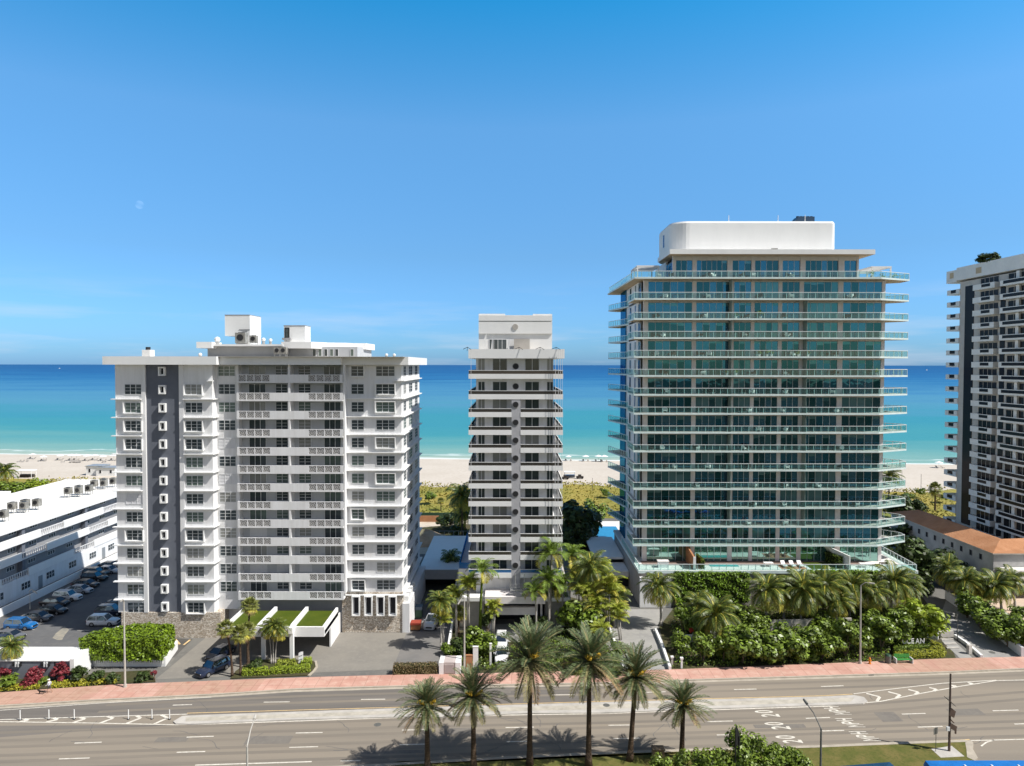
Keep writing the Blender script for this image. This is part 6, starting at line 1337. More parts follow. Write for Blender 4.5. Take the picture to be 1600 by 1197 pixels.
def make_car(kind, pm, loc, rz, label, group=None):
    L_, hw, belt, roof, gh_ = SH[kind]
    e_ = empty({'suv': 'parked_suv', 'sedan': 'parked_car', 'pickup': 'pickup_truck', 'van': 'parked_van'}[kind], (0, 0, 0), label, 'pickup truck' if kind == 'pickup' else 'van' if kind == 'van' else 'car', group)
    h = L_/2; hood = belt-.08
    if kind == 'pickup': st = [(-h, .9, 1.05), (-h+.1, .97, 1.1), (-.5, 1, 1.1), (0, 1, belt), (h-1.5, 1, hood+.06), (h-.5, .98, hood), (h-.1, .9, hood-.2), (h, .8, hood-.35)]
    elif kind == 'suv': st = [(-h, .82, belt-.25), (-h+.12, .93, belt-.02), (-h+.8, 1, belt), (0, 1, belt), (h-1.5, 1, belt-.03), (h-.6, .96, belt-.12), (h-.15, .86, belt-.26), (h, .72, belt-.42)]
    elif kind == 'van': st = [(-h, .9, belt), (-h+.1, 1, belt), (0, 1, belt), (h-.9, 1, belt), (h-.3, .95, belt-.2), (h, .85, belt-.5)]
    else: st = [(-h, .78, belt-.18), (-h+.15, .9, belt-.02), (-h+.9, .98, belt), (0, 1, belt-.01), (h-1.3, 1, belt-.06), (h-.5, .95, belt-.18), (h-.12, .84, belt-.3), (h, .7, belt-.42)]
    mb = MB(); secs = []
    for (x, w, zt) in st:
        W_ = hw*w; secs.append([(x, -W_*.9, .22), (x, -W_, .42), (x, -W_*1.0, zt-.22), (x, -W_*.93, zt-.03), (x, -W_*.6, zt+.03), (x, W_*.6, zt+.03), (x, W_*.93, zt-.03), (x, W_, zt-.22), (x, W_, .42), (x, W_*.9, .22)])
    n = 10; vs = [p for s in secs for p in s]; fs = []
    for i in range(len(secs)-1):
        for j in range(n): fs.append((i*n+j, i*n+(j+1) % n, (i+1)*n+(j+1) % n, (i+1)*n+j))
    fs += [tuple(range(n)), tuple((len(secs)-1)*n+j for j in range(n))[::-1]]
    mb.mesh(vs, fs, pm); mb.build('body', e_, smooth=False)
    x0, x1r, _, xf, tf_ = gh_; x1f = xf-tf_-.15; wb = hw*.93; wt = hw*.74
    B = [(x0, -wb, belt-.02), (xf, -wb, belt-.06), (xf, wb, belt-.06), (x0, wb, belt-.02)]
    T = [(x1r if kind != 'suv' else x0+.35, -wt, roof-.05), (x1f, -wt, roof-.03), (x1f, wt, roof-.03), (x1r if kind != 'suv' else x0+.35, wt, roof-.05)]
    mb = MB(); mb.mesh(B+T, [(0, 1, 5, 4), (1, 2, 6, 5), (2, 3, 7, 6), (3, 0, 4, 7)], cglass); mb.build('window_glass', e_)
    mb = MB(); xr0 = T[0][0]; xm_ = (xr0+x1f)/2
    mb.mesh([(xr0-.02, -wt-.02, roof-.07), (x1f+.02, -wt-.02, roof-.05), (x1f+.02, wt+.02, roof-.05), (xr0-.02, wt+.02, roof-.07), (xr0+.1, -wt*.85, roof), (x1f-.1, -wt*.85, roof), (x1f-.1, wt*.85, roof), (xr0+.1, wt*.85, roof)], [(4, 5, 6, 7), (0, 1, 5, 4), (1, 2, 6, 5), (2, 3, 7, 6), (3, 0, 4, 7)], pm)
    for s in (-1, 1):
        for (xb, xt) in ((x0, xr0), ((x0+xf)/2-.1, (xr0+x1f)/2), (xf, x1f)):
            mb.mesh([(xb-.05, s*(wb+.015), belt-.04), (xb+.05, s*(wb+.015), belt-.04), (xt+.05, s*(wt+.015), roof-.05), (xt-.05, s*(wt+.015), roof-.05), (xb-.05, s*(wb-.06), belt-.04), (xb+.05, s*(wb-.06), belt-.04), (xt+.05, s*(wt-.06), roof-.05), (xt-.05, s*(wt-.06), roof-.05)], [(0, 1, 2, 3), (7, 6, 5, 4), (0, 3, 7, 4), (1, 5, 6, 2)], pm)
    mb.build('roof', e_)
    if kind == 'pickup':
        mb = MB(); mb.box(-h+.15, -.45, -hw*.82, hw*.82, 1.06, 1.135, black); mb.build('bed', e_)
    wr = .36 if kind != 'sedan' else .33
    for (x, s) in ((-h+.95, -1), (-h+.95, 1), (h-.95, -1), (h-.95, 1)):
        mb = MB(); mb.cyl((x, s*(hw-.2), wr), (x, s*(hw+.02), wr), wr, wr, tyre, 16); o = mb.build('wheel', e_)
        mb = MB(); mb.cyl((x, s*(hw+.021), wr), (x, s*(hw+.03), wr), wr*.62, wr*.62, rimm, 12); mb.build('rim', o)
    for s in (-1, 1):
        mb = MB(); mb.box(h-.30, h-.02, s*hw*.48-.17, s*hw*.48+.17, hood-.42, hood-.27, lampw); mb.build('headlight', e_)
        mb = MB(); mb.box(-h-.02, -h+.1, s*hw*.68-.12, s*hw*.68+.12, belt-.35, belt-.15, lampr); mb.build('tail_light', e_)
        mb = MB(); mb.box(xf-.45, xf-.25, s*(hw+.10)-.09, s*(hw+.10)+.09, belt-.06, belt+.12, pm); mb.build('mirror', e_)
    mb = MB(); mb.box(h-.06, h+.03, -hw*.5, hw*.5, .45, .68, black); mb.build('grille', e_)
    e_.location = loc; e_.rotation_euler = (0, 0, rz); return e_
blk = paint('car_paint_black', (0.012, 0.012, 0.014)); wht = paint('car_paint_white', (0.72, 0.72, 0.72)); blu = paint('car_paint_blue', (0.01, 0.12, 0.34)); gry = paint('car_paint_grey', (0.13, 0.13, 0.135)); sil = paint('car_paint_silver', (0.42, 0.43, 0.45)); nav = paint('car_paint_navy', (0.012, 0.02, 0.05)); red = paint('car_paint_red', (0.25, 0.012, 0.02)); brn = paint('car_paint_bronze', (0.06, 0.045, 0.035))
CG = 'cars parked along the white boundary wall'
rowc = [('sedan', gry, 14, 996, 'dark grey parked sedan at the left edge, nearest of the row by the wall'), ('suv', blu, 33, 979, 'bright blue parked car in the row by the white wall'), ('sedan', gry, 58, 966, 'dark grey parked sedan behind the bright blue car'), ('sedan', blk, 82, 955, 'black parked sedan in the sunlit gap behind the grey sedan'), ('sedan', blk, 86, 943, 'black parked sedan just in front of the white car with roof rails'), ('suv', wht, 106, 934, 'large white parked car with roof rails in the row by the wall'), ('sedan', sil, 124, 923, 'silver parked sedan just behind the large white car'), ('sedan', brn, 134, 914, 'dark brown parked sedan behind the silver one'), ('suv', blk, 148, 904, 'black parked car in the shaded part of the row'), ('suv', brn, 150, 897, 'dark parked car farther back in the shaded row'), ('sedan', sil, 168, 892, 'pale silver parked sedan far back in the shaded row'), ('sedan', blk, 172, 885, 'farthest dark parked sedan by the corner of the white tower'), ('sedan', nav, 2, 1005, 'dark blue parked car cut off by the left picture edge')]
for k_, p_, u, v, l in rowc: make_car(k_, p_, G(u, v+3), rad(-4), l, CG)
make_car('suv', wht, G(162, 976), rad(2), 'white parked car with black windows beside the stone clad tower base'); make_car('suv', nav, G(174, 960), rad(4), 'dark navy parked car behind the white one beside the tower base'); make_car('sedan', blk, G(190, 946), rad(4), 'dark parked car mostly hidden behind the corner of the white tower')
for (u, p_, l, k_) in ((47, red, 'dark red parked car behind the slanted white roof', 'sedan'), (73, gry, 'charcoal parked car behind the slanted white roof', 'sedan'), (104, wht, 'white parked car behind the right end of the slanted white roof', 'suv')):
    make_car(k_, p_, G(u, 1032), rad(90), l, 'cars parked behind the slanted roof')
make_car('suv', nav, G(333, 1050), rad(240), 'dark navy car standing in the driveway under the palm shadow')
make_car('sedan', nav, G(345, 1025), rad(250), 'dark car further up the driveway, by the canopy shade')
make_car('pickup', sil, G(676, 976), rad(-96), 'silver pickup truck in the service lane facing the road')
make_car('suv', wht, G(784, 1029), rad(-92), 'white car parked before the middle tower entrance, nearer the road'); make_car('suv', wht, G(783, 1009), rad(-92), 'white car parked before the middle tower entrance, nearer the tower')
# ================================================================= STREET FURNITURE
pole_m = mat('lamp_pole_metal', (0.50, 0.47, 0.42), .6, .4, .1, 2); pole_d = mat('dark_pole_metal', (0.13, 0.13, 0.12), .5, .4, .1, 2)
def lamp(base, top, arm, label, m=pole_m, r=.11):
    e_ = empty('street_lamp', base, label, 'street lamp', 'street lamps'); b_ = Vector(base); t_ = Vector(top); a_ = Vector(arm)
    mb = MB(); mb.cyl(b_, b_+Vector((0, 0, .5)), r*2.2, r*1.8, m, 10); mb.build('base', e_)
    mb = MB(); mb.tube([b_, b_.lerp(t_, .5), t_], [r*1.3, r, r*.7], m, 10); mb.build('pole', e_)
    mb = MB(); md_ = t_.lerp(a_, .5)+Vector((0, 0, .25)); mb.tube([t_, md_, a_], [.06, .05, .05], m, 6); mb.build('arm', e_)
    d = (a_-md_).normalized(); mb = MB(); mb.cyl(a_, a_+d*.7, .13, .10, m, 8); mb.build('lamp_head', e_)
lamp((X(386, 58, 1166), 58, 0), P(386, 1166, 58), P(397, 1124, 61), 'street lamp at the bottom edge left of the date palms', pole_m)
lamp((X(1283, 61, 1138), 61, 0), P(1283, 1139, 61), P(1261, 1100, 63.8), 'dark street lamp rising from the bottom edge among the road lettering', pole_d)
g_ = G(1344, 1038); lamp(g_, P(1345, 915, g_[1]), P(1358, 911, g_[1]-.6), 'tall pale street lamp on the pink pavement before the glass tower garden')
g_ = G(195.5, 1075); lamp(g_, P(193.5, 940, g_[1]), P(190, 938, g_[1]-2.2), 'tall street lamp in front of the big clipped hedge')
g_ = G(725.6, 1049); lamp(g_, P(725.6, 934, g_[1]), P(720, 937, g_[1]-.3), 'slim street lamp among the palms left of the middle tower entrance')
g_ = G(1496, 1001); lamp(g_, P(1496, 962, g_[1]), P(1494.5, 961.5, g_[1]), 'thin dark lamp post at the entrance steps beside the right ramp', pole_d, .05)
g_ = G(47, 952); lamp(g_, P(46.5, 923, g_[1]), P(53, 923.5, g_[1]), 'small parking lot lamp by the white boundary wall', pole_m, .05)
dl = mat('delineator_white', (0.75, 0.74, 0.72), .6, .3, 0)
for i, (u, v) in enumerate(((31.5, 1125), (76.4, 1124), (116, 1123.5), (200.7, 1124), (237.5, 1123.5), (265, 1124))):
    x, y, _ = G(u, v); e_ = empty('delineator_post', (x, y, 0), f'{["leftmost", "second", "third", "fourth", "fifth", "rightmost"][i]} white flexible post from the left on the striped road gore', 'bollard', 'white posts on the striped gore')
    b = MB(); b.cyl((x, y, .02), (x, y, .07), .16, .16, black, 10); b.build('foot', e_); b = MB(); b.cyl((x, y, .07), (x, y, 1.15), .06, .055, dl, 8); b.build('post', e_)
x, y, _ = G(1359, 1038.5); e_ = empty('fire_hydrant', (x, y, .13), 'orange fire hydrant on the pink pavement right of the tall lamp', 'hydrant'); hm = mat('hydrant_orange', (.65, .22, .02), .5, .4, 0)
b = MB(); b.cyl((x, y, .13), (x, y, .2), .2, .2, hm, 10); b.cyl((x, y, .2), (x, y, .85), .14, .13, hm, 10); b.ball((x, y, .87), .15, hm, 10, 5); b.build('body', e_)
for s in (-1, 1): b = MB(); b.cyl((x+s*.12, y, .6), (x+s*.25, y, .6), .06, .06, hm, 8); b.build('nozzle', e_)
x, y, _ = G(1387.5, 1037); e_ = empty('litter_bin', (x, y, .13), 'dark green litter bin left of the green bench', 'litter bin'); gm_ = mat('dark_green_metal', (.03, .07, .04), .5, .4, 0)
b = MB(); b.cyl((x, y, .13), (x, y, 1.15), .36, .40, pole_d, 14); b.build('bin_body', e_); b = MB(); b.cyl((x, y, 1.15), (x, y, 1.35), .44, .30, gm_, 14); b.build('lid', e_)
x, y, _ = G(1411, 1036.5); e_ = empty('park_bench', (x, y, .13), 'green slatted bench with white ends on the pink pavement', 'bench'); bg_ = mat('bench_green', (.05, .27, .06), .5, .4, .05, 3)
b = MB()
for i in range(4): b.box(x-1.1, x+1.1, y-.35+i*.15, y-.24+i*.15, .58, .63, bg_)
b.build('seat', e_); b = MB()
for i in range(4): b.box(x-1.1, x+1.1, y+.27+i*.04, y+.31+i*.04, .70+i*.13, .81+i*.13, bg_)
b.build('backrest', e_)
for s in (-1, 1): b = MB(); b.box(x+s*1.15-.05, x+s*1.15+.05, y-.45, y+.4, .13, .82, white2); b.build('end_frame', e_)
# brown stone cabinet, signs, solar sign post
x, y, _ = G(1028, 1186); b = MB(); e_ = empty('utility_cabinet', (x, y, .12), 'brown stone coloured cabinet between the two right date palms', 'cabinet'); cab = mat('brown_cabinet', (.24, .18, .12), .85, .2, .15, 3)
b.box(x-.6, x+.6, y-.4, y+.4, .12, 1.15, cab); b.build('casing', e_); b = MB(); b.box(x-.66, x+.66, y-.46, y+.46, 1.15, 1.25, cab); b.build('lid', e_)
e_ = empty('bus_sign', (X(1152, 66, 1180), 66, .1), 'dark twin post bus sign seen from behind the bottom bushes', 'sign'); x = X(1152, 66, 1180)
for s in (-1, 1): b = MB(); b.cyl((x+s*.22, 66+s*.1, .1), (x+s*.22, 66+s*.1, 6.3-(s > 0)*.7), .07, .07, black, 8); b.build('post', e_)
b = MB(); b.mesh([(x-.28, 65.95, 4.7), (x+.28, 66.15, 4.7), (x+.28, 66.15, 5.8), (x-.18, 65.95, 6.9), (x-.28, 66.0, 4.7), (x+.28, 66.2, 4.7), (x+.28, 66.2, 5.8), (x-.18, 66.0, 6.9)], [(0, 1, 2, 3), (7, 6, 5, 4), (0, 3, 7, 4), (1, 5, 6, 2), (3, 2, 6, 7)], black); b.build('panel', e_)
x, y, _ = G(1483, 1175); e_ = empty('solar_sign_post', (x, y, .13), 'tall brown post with a solar panel and stacked sign boxes on the concrete pad', 'sign post'); brz = mat('bronze_brown', (.14, .095, .075), .6, .3, .15, 3)
b = MB(); b.cyl((x, y, .13), (x, y, 8.6), .13, .09, brz, 10); b.build('post', e_)
def zz(v): return Z(v, y, 1483)
for (va, vb, dx0, dx1) in ((1104, 1120, -.15, .32), (1122, 1128, -.05, .25), (1128, 1140, -.1, .45)):
    dx0 *= 1.5; dx1 *= 1.5; b = MB(); z0, z1 = zz(vb), zz(va); b.mesh([(x+dx0, y-.15, z0+.3), (x+dx1*.6, y-.15, z0), (x+dx1, y-.15, z1-.4), (x+dx0*.2, y-.15, z1), (x+dx0, y-.28, z0+.3), (x+dx1*.6, y-.28, z0), (x+dx1, y-.28, z1-.4), (x+dx0*.2, y-.28, z1)], [(3, 2, 1, 0), (4, 5, 6, 7), (0, 1, 5, 4), (1, 2, 6, 5), (2, 3, 7, 6), (3, 0, 4, 7)], brz); b.build('sign_box', e_)
b = MB(); zt = zz(1098); b.mesh([(x-.35, y-.4, zt+.5), (x+.4, y-.4, zt-.2), (x+.4, y+.5, zt-.2), (x-.35, y+.5, zt+.5), (x-.35, y-.4, zt+.44), (x+.4, y-.4, zt-.26), (x+.4, y+.5, zt-.26), (x-.35, y+.5, zt+.44)], [(0, 1, 2, 3), (7, 6, 5, 4), (0, 4, 5, 1), (1, 5, 6, 2), (2, 6, 7, 3), (3, 7, 4, 0)], pole_d); b.build('solar_panel', e_)
b = MB(); b.box(x-.45, x-.15, y-.3, y-.1, zz(1140), zz(1134), white2); b.build('control_box', e_)
b = MB(); b.box(x+.45, x+.6, y-.25, y-.15, zz(1145), zz(1136), brz); b.build('bracket', e_)
x, y, _ = G(1462, 1176); e_ = empty('road_sign', (x, y, .12), 'small road sign seen from behind left of the tall solar post', 'sign')
b = MB(); b.cyl((x, y, .12), (x, y, zz(1137)), .035, .035, pole_d, 6); b.build('post', e_); b = MB(); b.prism([(x-.3, y-.12), (x+.28, y+.16), (x+.27, y+.19), (x-.31, y-.09)], zz(1147.5), zz(1137.5), pole_d); b.build('plate', e_)
# blue canopy roofs at the bottom edge
bluem = mat('blue_canopy_sheet', (.012, .16, .50), .45, .4, .12, .8); navym = mat('dark_blue_canopy', (.012, .06, .13), .45, .4, .15, .8)
x0, x1, yc = X(1452, 65.5, 1190), X(1640, 65.5, 1190), 65.2
e_ = empty('canopy_shelter', ((x0+x1)/2, 64, .1), 'long bright blue canopy roof with white brackets at the bottom right corner', 'canopy')
zc = Z(1187, 66.3); b = MB(); b.mesh([(x0, 62, zc-.6), (x1, 62, zc-.6), (x1, 64.8, zc-.05), (x0+1.4, 64.8, zc-.05), (x1, 66.3, zc), (x0+.1, 66.3, zc-.05), (x0-.1, 66.3, zc-.5), (x1, 66.3, zc-.45)], [(0, 1, 2, 3), (3, 2, 4, 5), (0, 3, 5, 6), (5, 4, 7, 6)], bluem); b.build('roof', e_)
for i in range(4):
    xx = x0+3.3+i*2.6; b = MB(); b.box(xx, xx+.12, 64.2, 65.4, zc+.0, zc+.1, white2); b.build('bracket', e_)
for xx in (x0+.4, x0+6, x1-.4): b = MB(); b.cyl((xx, 64.6, .1), (xx, 64.6, zc-.1), .08, .08, pole_m, 8); b.build('post', e_)
x0, x1 = X(1328, 64, 1190), X(1409, 64, 1190); e_ = empty('canopy_shelter', ((x0+x1)/2, 63, .1), 'dark navy canopy roof at the bottom edge left of the bright blue one', 'canopy')
b = MB(); zc = Z(1190, 65); b.mesh([(x0, 61, zc-.6), (x1+.9, 61, zc-.8), (x1-.6, 65, zc), (x0-2.2, 65, zc-.55), (x0, 61, zc-.7), (x1+.9, 61, zc-.9), (x1-.6, 65, zc-.1), (x0-2.2, 65, zc-.65)], [(0, 1, 2, 3), (7, 6, 5, 4), (0, 4, 5, 1), (1, 5, 6, 2), (2, 6, 7, 3), (3, 7, 4, 0)], navym); b.build('roof', e_)
for xx in (x0+.4, x1-.6): b = MB(); b.cyl((xx, 63, .1), (xx, 63, zc-.35), .08, .08, pole_m, 8); b.build('post', e_)
# utility wall with vent, driveway details
x0 = G(686, 1055)[0]; y0 = G(700, 1055)[1]
e_ = empty('utility_wall', (x0+2, y0+.6, 0), 'white and pink utility box wall with a louvred panel by the service lane', 'wall'); pk = mat('pink_grey_stucco', (.52, .45, .43), .85, .2, .08, .8)
b = MB(); b.box(x0, x0+.6, y0, y0+2.3, 0, 1.7, white2); b.box(x0+2.2, x0+2.9, y0, y0+2.3, 0, 1.7, white2); b.box(x0+.6, x0+2.2, y0+.1, y0+2.3, 0, 1.69, pk); b.build('wall', e_)
b = MB()
for i in range(8): b.box(x0+.75, x0+2.05, y0+.03, y0+.1, .3+i*.15, .4+i*.15, pk)
b.build('louvre', e_)
for (u0, u1, v, h, m_, l) in ((728, 738, 1046, 1.9, brown, 'terracotta panel behind the slim lamp pole'), (739, 747, 1045, 3.0, white2, 'tall white wall panel right of the slim lamp pole'), (765, 768, 1040, 3.0, white2, 'thin white upright panel left of the white cars')):
    g_ = G(u0, v); b = MB(); b.box(g_[0], G(u1, v)[0], g_[1], g_[1]+.3, 0, h, m_); b.box(g_[0]-.04, G(u1, v)[0]+.04, g_[1]-.04, g_[1]+.34, h, h+.08, m_); tag(b.build('wall_panel'), l, 'wall')
def wallline(pts, w, h, m_, label, name='low_wall', z0=0):
    g_ = gp(pts); mb = MB()
    for i in range(len(g_)-1):
        a = Vector(g_[i]); c = Vector(g_[i+1]); d = (c-a).normalized(); n_ = Vector((-d.y, d.x))*w/2
        mb.prism([tuple(a+n_), tuple(a-n_), tuple(c-n_), tuple(c+n_)], z0, h, m_)
    tag(mb.build(name), label, 'wall')
wallline([(951, 983), (962, 1010), (975, 1050)], .35, .55, white2, 'white kerb wall on the left side of the left ramp'); wallline([(1047, 1048), (1035, 1013), (1024, 987)], .35, .6, white2, 'white kerb wall on the right side of the left ramp')
wallline([(1534, 1029), (1510, 1008), (1492, 996)], .35, .5, white2, 'white kerb wall on the left side of the right ramp'); wallline([(1598, 1027.5), (1552, 990), (1515, 962), (1478, 936)], .4, 1.5, white, 'long white wall with a shaded face on the right side of the right ramp')
wallline([(1066, 1003), (1083, 1002), (1087, 996), (1120, 996)], .5, 1.0, white2, 'curved white planter wall beneath the red flowers'); wallline([(1068, 948), (1108, 942)], 1.0, 2.2, white2, 'white slab canopy below the green wall'); wallline([(1180, 985), (1330, 981)], .3, 1.6, concrete, 'pale wall behind the front row bushes'); wallline([(700, 1022), (706, 985), (712, 958)], .3, 1.0, white2, 'white wall dividing the service lane from the palms'); wallline([(715, 990), (717, 972)], .3, 2.0, white2, 'short white wall behind the small round palm')
wallline([(1448, 995), (1466, 999)], .5, .9, white2, 'white block beside the entrance steps'); wallline([(1468, 996), (1488, 994)], .5, .9, concrete, 'pale grey planter at the top of the entrance steps'); wallline([(1512, 1022), (1517, 1021)], .4, 1.3, concrete, 'small grey pillar between the path and the right ramp')
st = MB()
for i in range(4): g_ = [(1480-i*4, 1014-i*6.5), (1499-i*4, 1013.5-i*6.5), (1497-i*4, 1011.5-i*6.5), (1478-i*4, 1012-i*6.5)]; st.prism(gp(g_), 0, .14+.0*i, concrete)
tag(st.build('entrance_steps'), 'pale stone steps climbing beside the yellow groundcover', 'steps')
for i, (u, v) in enumerate(((1550, 1019.5), (1568, 1018.7))): b = MB(); x, y, _ = G(u, v); b.cyl((x, y, .01), (x, y, .022), .42, .42, pole_d, 16); o = b.build('manhole_cover'); tag(o, ['left of the two dark covers on the right ramp', 'right of the two dark covers on the right ramp'][i], 'manhole')
for (u, v, l) in ((590, 1132.3, 'dark manhole cover in the lane left of the date palms'), (947.5, 1103.7, 'small dark cover set in the pale median'), (1331, 1073, 'thin dark drain cover')): 
    if v == 1073: continue
    b = MB(); x, y, z_ = G(u, v); z_ = .147 if v < 1110 else 0; b.cyl((x, y, z_), (x, y, z_+.012), .42, .42, pole_d, 16); tag(b.build('manhole_cover'), l, 'manhole')
for i, (u0, u1, v) in enumerate(((367, 461, 1079.3), (1308, 1364, 1056.4), (605, 640, 1073.6))):
    a = G(u0, v); c = G(u1, v-(u1-u0)*.035); b = MB(); b.box(a[0], c[0], (a[1]+c[1])/2-.03, (a[1]+c[1])/2+.02, .01, .12, dim); tag(b.build('kerb_drain'), ['long dark drain slot in the kerb before the island', 'dark drain slot in the kerb below the tall lamp', 'dark drain slot in the kerb beside the first date palm'][i], 'drain')
for i, (u, v) in enumerate(((1050, 1042), (1065, 1044))): x, y, _ = G(u, v); e_ = empty('path_light', (x, y, 0), ['left stone path light by the shaded entrance', 'right white path light by the shaded entrance'][i], 'path light'); b = MB(); b.box(x-.12, x+.12, y-.12, y+.12, 0, 1.3, concrete if i == 0 else white2); b.build('post', e_); b = MB(); b.box(x-.2, x+.2, y-.2, y+.2, 1.3, 1.5, white2); b.build('cap', e_)
# white letters on the hedge
c = bpy.data.curves.new('t', 'FONT'); c.body = 'OCEAN'; c.size = 1.0; c.extrude = .05; c.space_character = 1.12
g0 = G(1409, 1016)
for i, chh in enumerate('OCEAN'):
    c2 = bpy.data.curves.new('t', 'FONT'); c2.body = chh; c2.size = .95; c2.extrude = .05
    o2 = bpy.data.objects.new('t', c2); COL.objects.link(o2); bpy.context.view_layer.update()
    me = bpy.data.meshes.new_from_object(o2.evaluated_get(bpy.context.evaluated_depsgraph_get())); bpy.data.objects.remove(o2)
    for q in me.vertices: q.co = (g0[0]+i*.66+q.co.x, g0[1]-q.co.z, 1.0+q.co.y*1.15)
    me.materials.clear(); me.materials.append(white2)
    if i == 0: sg = empty('letter_sign', (g0[0]+1.5, g0[1], 0), 'white letters reading OCEAN standing above the low dark hedge', 'sign')
    ob = bpy.data.objects.new('letter', me); COL.objects.link(ob); attach(ob, sg)
# grey wall and slanted roof in the left front
e_ = empty('garden_shelter', (-60, 94, 0), 'grey walled shelter with a slanted white roof behind the red shrubs', 'shelter')
g_ = G(-60, 1060); yw = G(60, 1062)[1]; xa, xb = X(-80, yw, 1040), X(112, yw, 1040)
wg = mat('blue_grey_wall', (.20, .21, .24), .8, .2, .06, .6)
b = MB(); b.box(xa, xb, yw, yw+.3, 0, 2.5, wg); b.build('wall', e_)
b = MB(); b.mesh([(xa, yw-.1, 2.5), (xb+.1, yw-.1, 2.5), (xb+.1, yw+3.2, 2.7), (xa, yw+3.2, 2.7), (xa, yw-.1, 2.62), (xb+.1, yw-.1, 2.62), (xb+.1, yw+3.2, 2.82), (xa, yw+3.2, 2.82)], [(0, 3, 2, 1), (4, 5, 6, 7), (0, 1, 5, 4), (1, 2, 6, 5), (2, 3, 7, 6), (3, 0, 4, 7)], white2); b.box(xb-.05, xb+.5, yw-.3, yw+3.4, 0, 2.9, white2); b.box(xa, xb-.05, yw+3.2, yw+3.4, 0, 3.0, white2); b.build('roof', e_)
for u in (27, 71.5):
    xx = X(u, yw, 1040); b = MB(); b.box(xx-.5, xx-.38, yw-.25, yw-.01, 1.9, 2.45, black); b.box(xx-.15, xx-.03, yw-.25, yw-.01, 1.8, 2.45, alum); b.box(xx+.2, xx+.32, yw-.25, yw-.01, 1.8, 2.45, alum); b.box(xx+.5, xx+.62, yw-.25, yw-.01, 1.9, 2.45, black); b.build('wall_light', e_)
b = MB(); b.box(X(77, yw), X(79, yw), yw-.02, yw-.001, .1, 2.4, black); b.build('gate_gap', e_)
wallline([(195, 992), (165, 1003), (128, 1022)], .15, 1.7, white, 'pale fence between the parking lot and the big clipped hedge', 'fence')
# driveway kerb, letter post with white boards
e_ = empty('notice_post', G(470, 1040), 'white stacked notice boards standing on the driveway island', 'sign'); x, y, _ = G(470, 1040)
for i in range(3): b = MB(); b.mesh([(x-.3, y-.1+i*.02, .35+i*.5), (x+.3, y-.1+i*.02, .55+i*.5), (x+.3, y+.0+i*.02, .95+i*.5), (x-.3, y+.0+i*.02, .75+i*.5), (x-.3, y+.1, .35+i*.5), (x+.3, y+.1, .55+i*.5), (x+.3, y+.12, .95+i*.5), (x-.3, y+.12, .75+i*.5)], [(3, 2, 1, 0)[::-1], (4, 5, 6, 7)[::-1], (0, 1, 5, 4), (1, 2, 6, 5), (2, 3, 7, 6), (3, 0, 4, 7)], white2); b.build('board', e_)
b = MB(); b.cyl((x, y+.15, 0), (x, y+.15, 1.9), .05, .05, alum, 6); b.build('post', e_)
isl = MB(); isl.prism(gp([(360, 1061), (484, 1056.5), (494, 1046), (490, 1034), (440, 1030), (392, 1033), (368, 1050)]), 0, .13, m_soil); struct('driveway_island', isl)
ic = MB(); pts = gp([(482, 1057), (490, 1050), (495, 1043), (493, 1034)])
for i in range(3): a = Vector(pts[i]); c_ = Vector(pts[i+1]); d = (c_-a).normalized(); n_ = Vector((-d.y, d.x))*.15; ic.prism([tuple(a+n_), tuple(a-n_), tuple(c_-n_), tuple(c_+n_)], 0, .15, m_kerb)
struct('island_kerb', ic)
b = MB(); 
# bins in the service lane
for (u, v, w_, h, m1, m2, l) in ((650, 984, 1.6, 1.3, mat('orange_brown_crate', (.36, .16, .07), .8, .2, .15, 3), mat('crate_red', (.28, .05, .03), .7, .2, 0), 'red and tan waste cart beside the wall of the white tower'), (651, 965, 2.0, 2.0, MATS['dark_green_metal'], mat('bin_lid', (.09, .12, .16), .5, .4, 0), 'dark waste container with a blue grey lid behind the red cart')):
    x, y, _ = G(u, v); e_ = empty('waste_container', (x, y, 0), l, 'waste container'); b = MB(); b.box(x-w_/2*.9, x+w_/2*.9, y-.6, y+.7, .2, h*.75, m1); b.build('body', e_); b = MB(); b.box(x-w_/2, x+w_/2, y-.7, y+.8, h*.75, h, m2); b.build('lid', e_)
    for s in (-1, 1):
        for q in (-.4, .5): b = MB(); b.cyl((x+s*w_*.36-.05, y+q, .1), (x+s*w_*.36+.05, y+q, .1), .1, .1, tyre, 8); b.build('wheel', e_)
# ================================================================= BEACH
umb_w = mat('umbrella_white', (.80, .80, .80), .7, .2, 0)
def umbrella(loc, label, r=1.5, mm=umb_w, beds=2):
    x, y, z = loc; e_ = empty('beach_umbrella', (0, 0, 0), label, 'umbrella', 'white umbrellas along the shore')
    b = MB(); b.cyl((0, 0, 0), (0, 0, 2.3), .04, .04, alum, 6); b.build('pole', e_)
    b = MB(); n = 8; b.mesh([(r*math.cos(2*math.pi*i/n), r*math.sin(2*math.pi*i/n), 1.95) for i in range(n)]+[(0, 0, 2.5)], [(i, (i+1) % n, n) for i in range(n)], mm); b.build('canopy', e_)
    e_.location = loc; return e_
def bzz(x, y): return max(-2, min(.35, -.5+.022*(shore(x)-y)))
def bp(u, v):
    x, y, _ = G(u, v, .0)
    for _ in range(3): x, y, _ = G(u, v, bzz(x, y))
    return (x, y, bzz(x, y))
wick2 = mat('sun_bleached_lounger', (.36, .33, .30), .8, .2, .1, 2)
um = None; words = ['nearest the left edge', 'second from the left edge', 'third from the left edge', 'fourth from the left edge', 'fifth from the left edge', 'sixth from the left edge', 'seventh from the left edge', 'eighth from the left edge', 'just left of the white tower', 'first right of the middle tower', 'second right of the middle tower', 'third right of the middle tower', 'just left of the glass tower', 'right of the glass tower']
lc = None
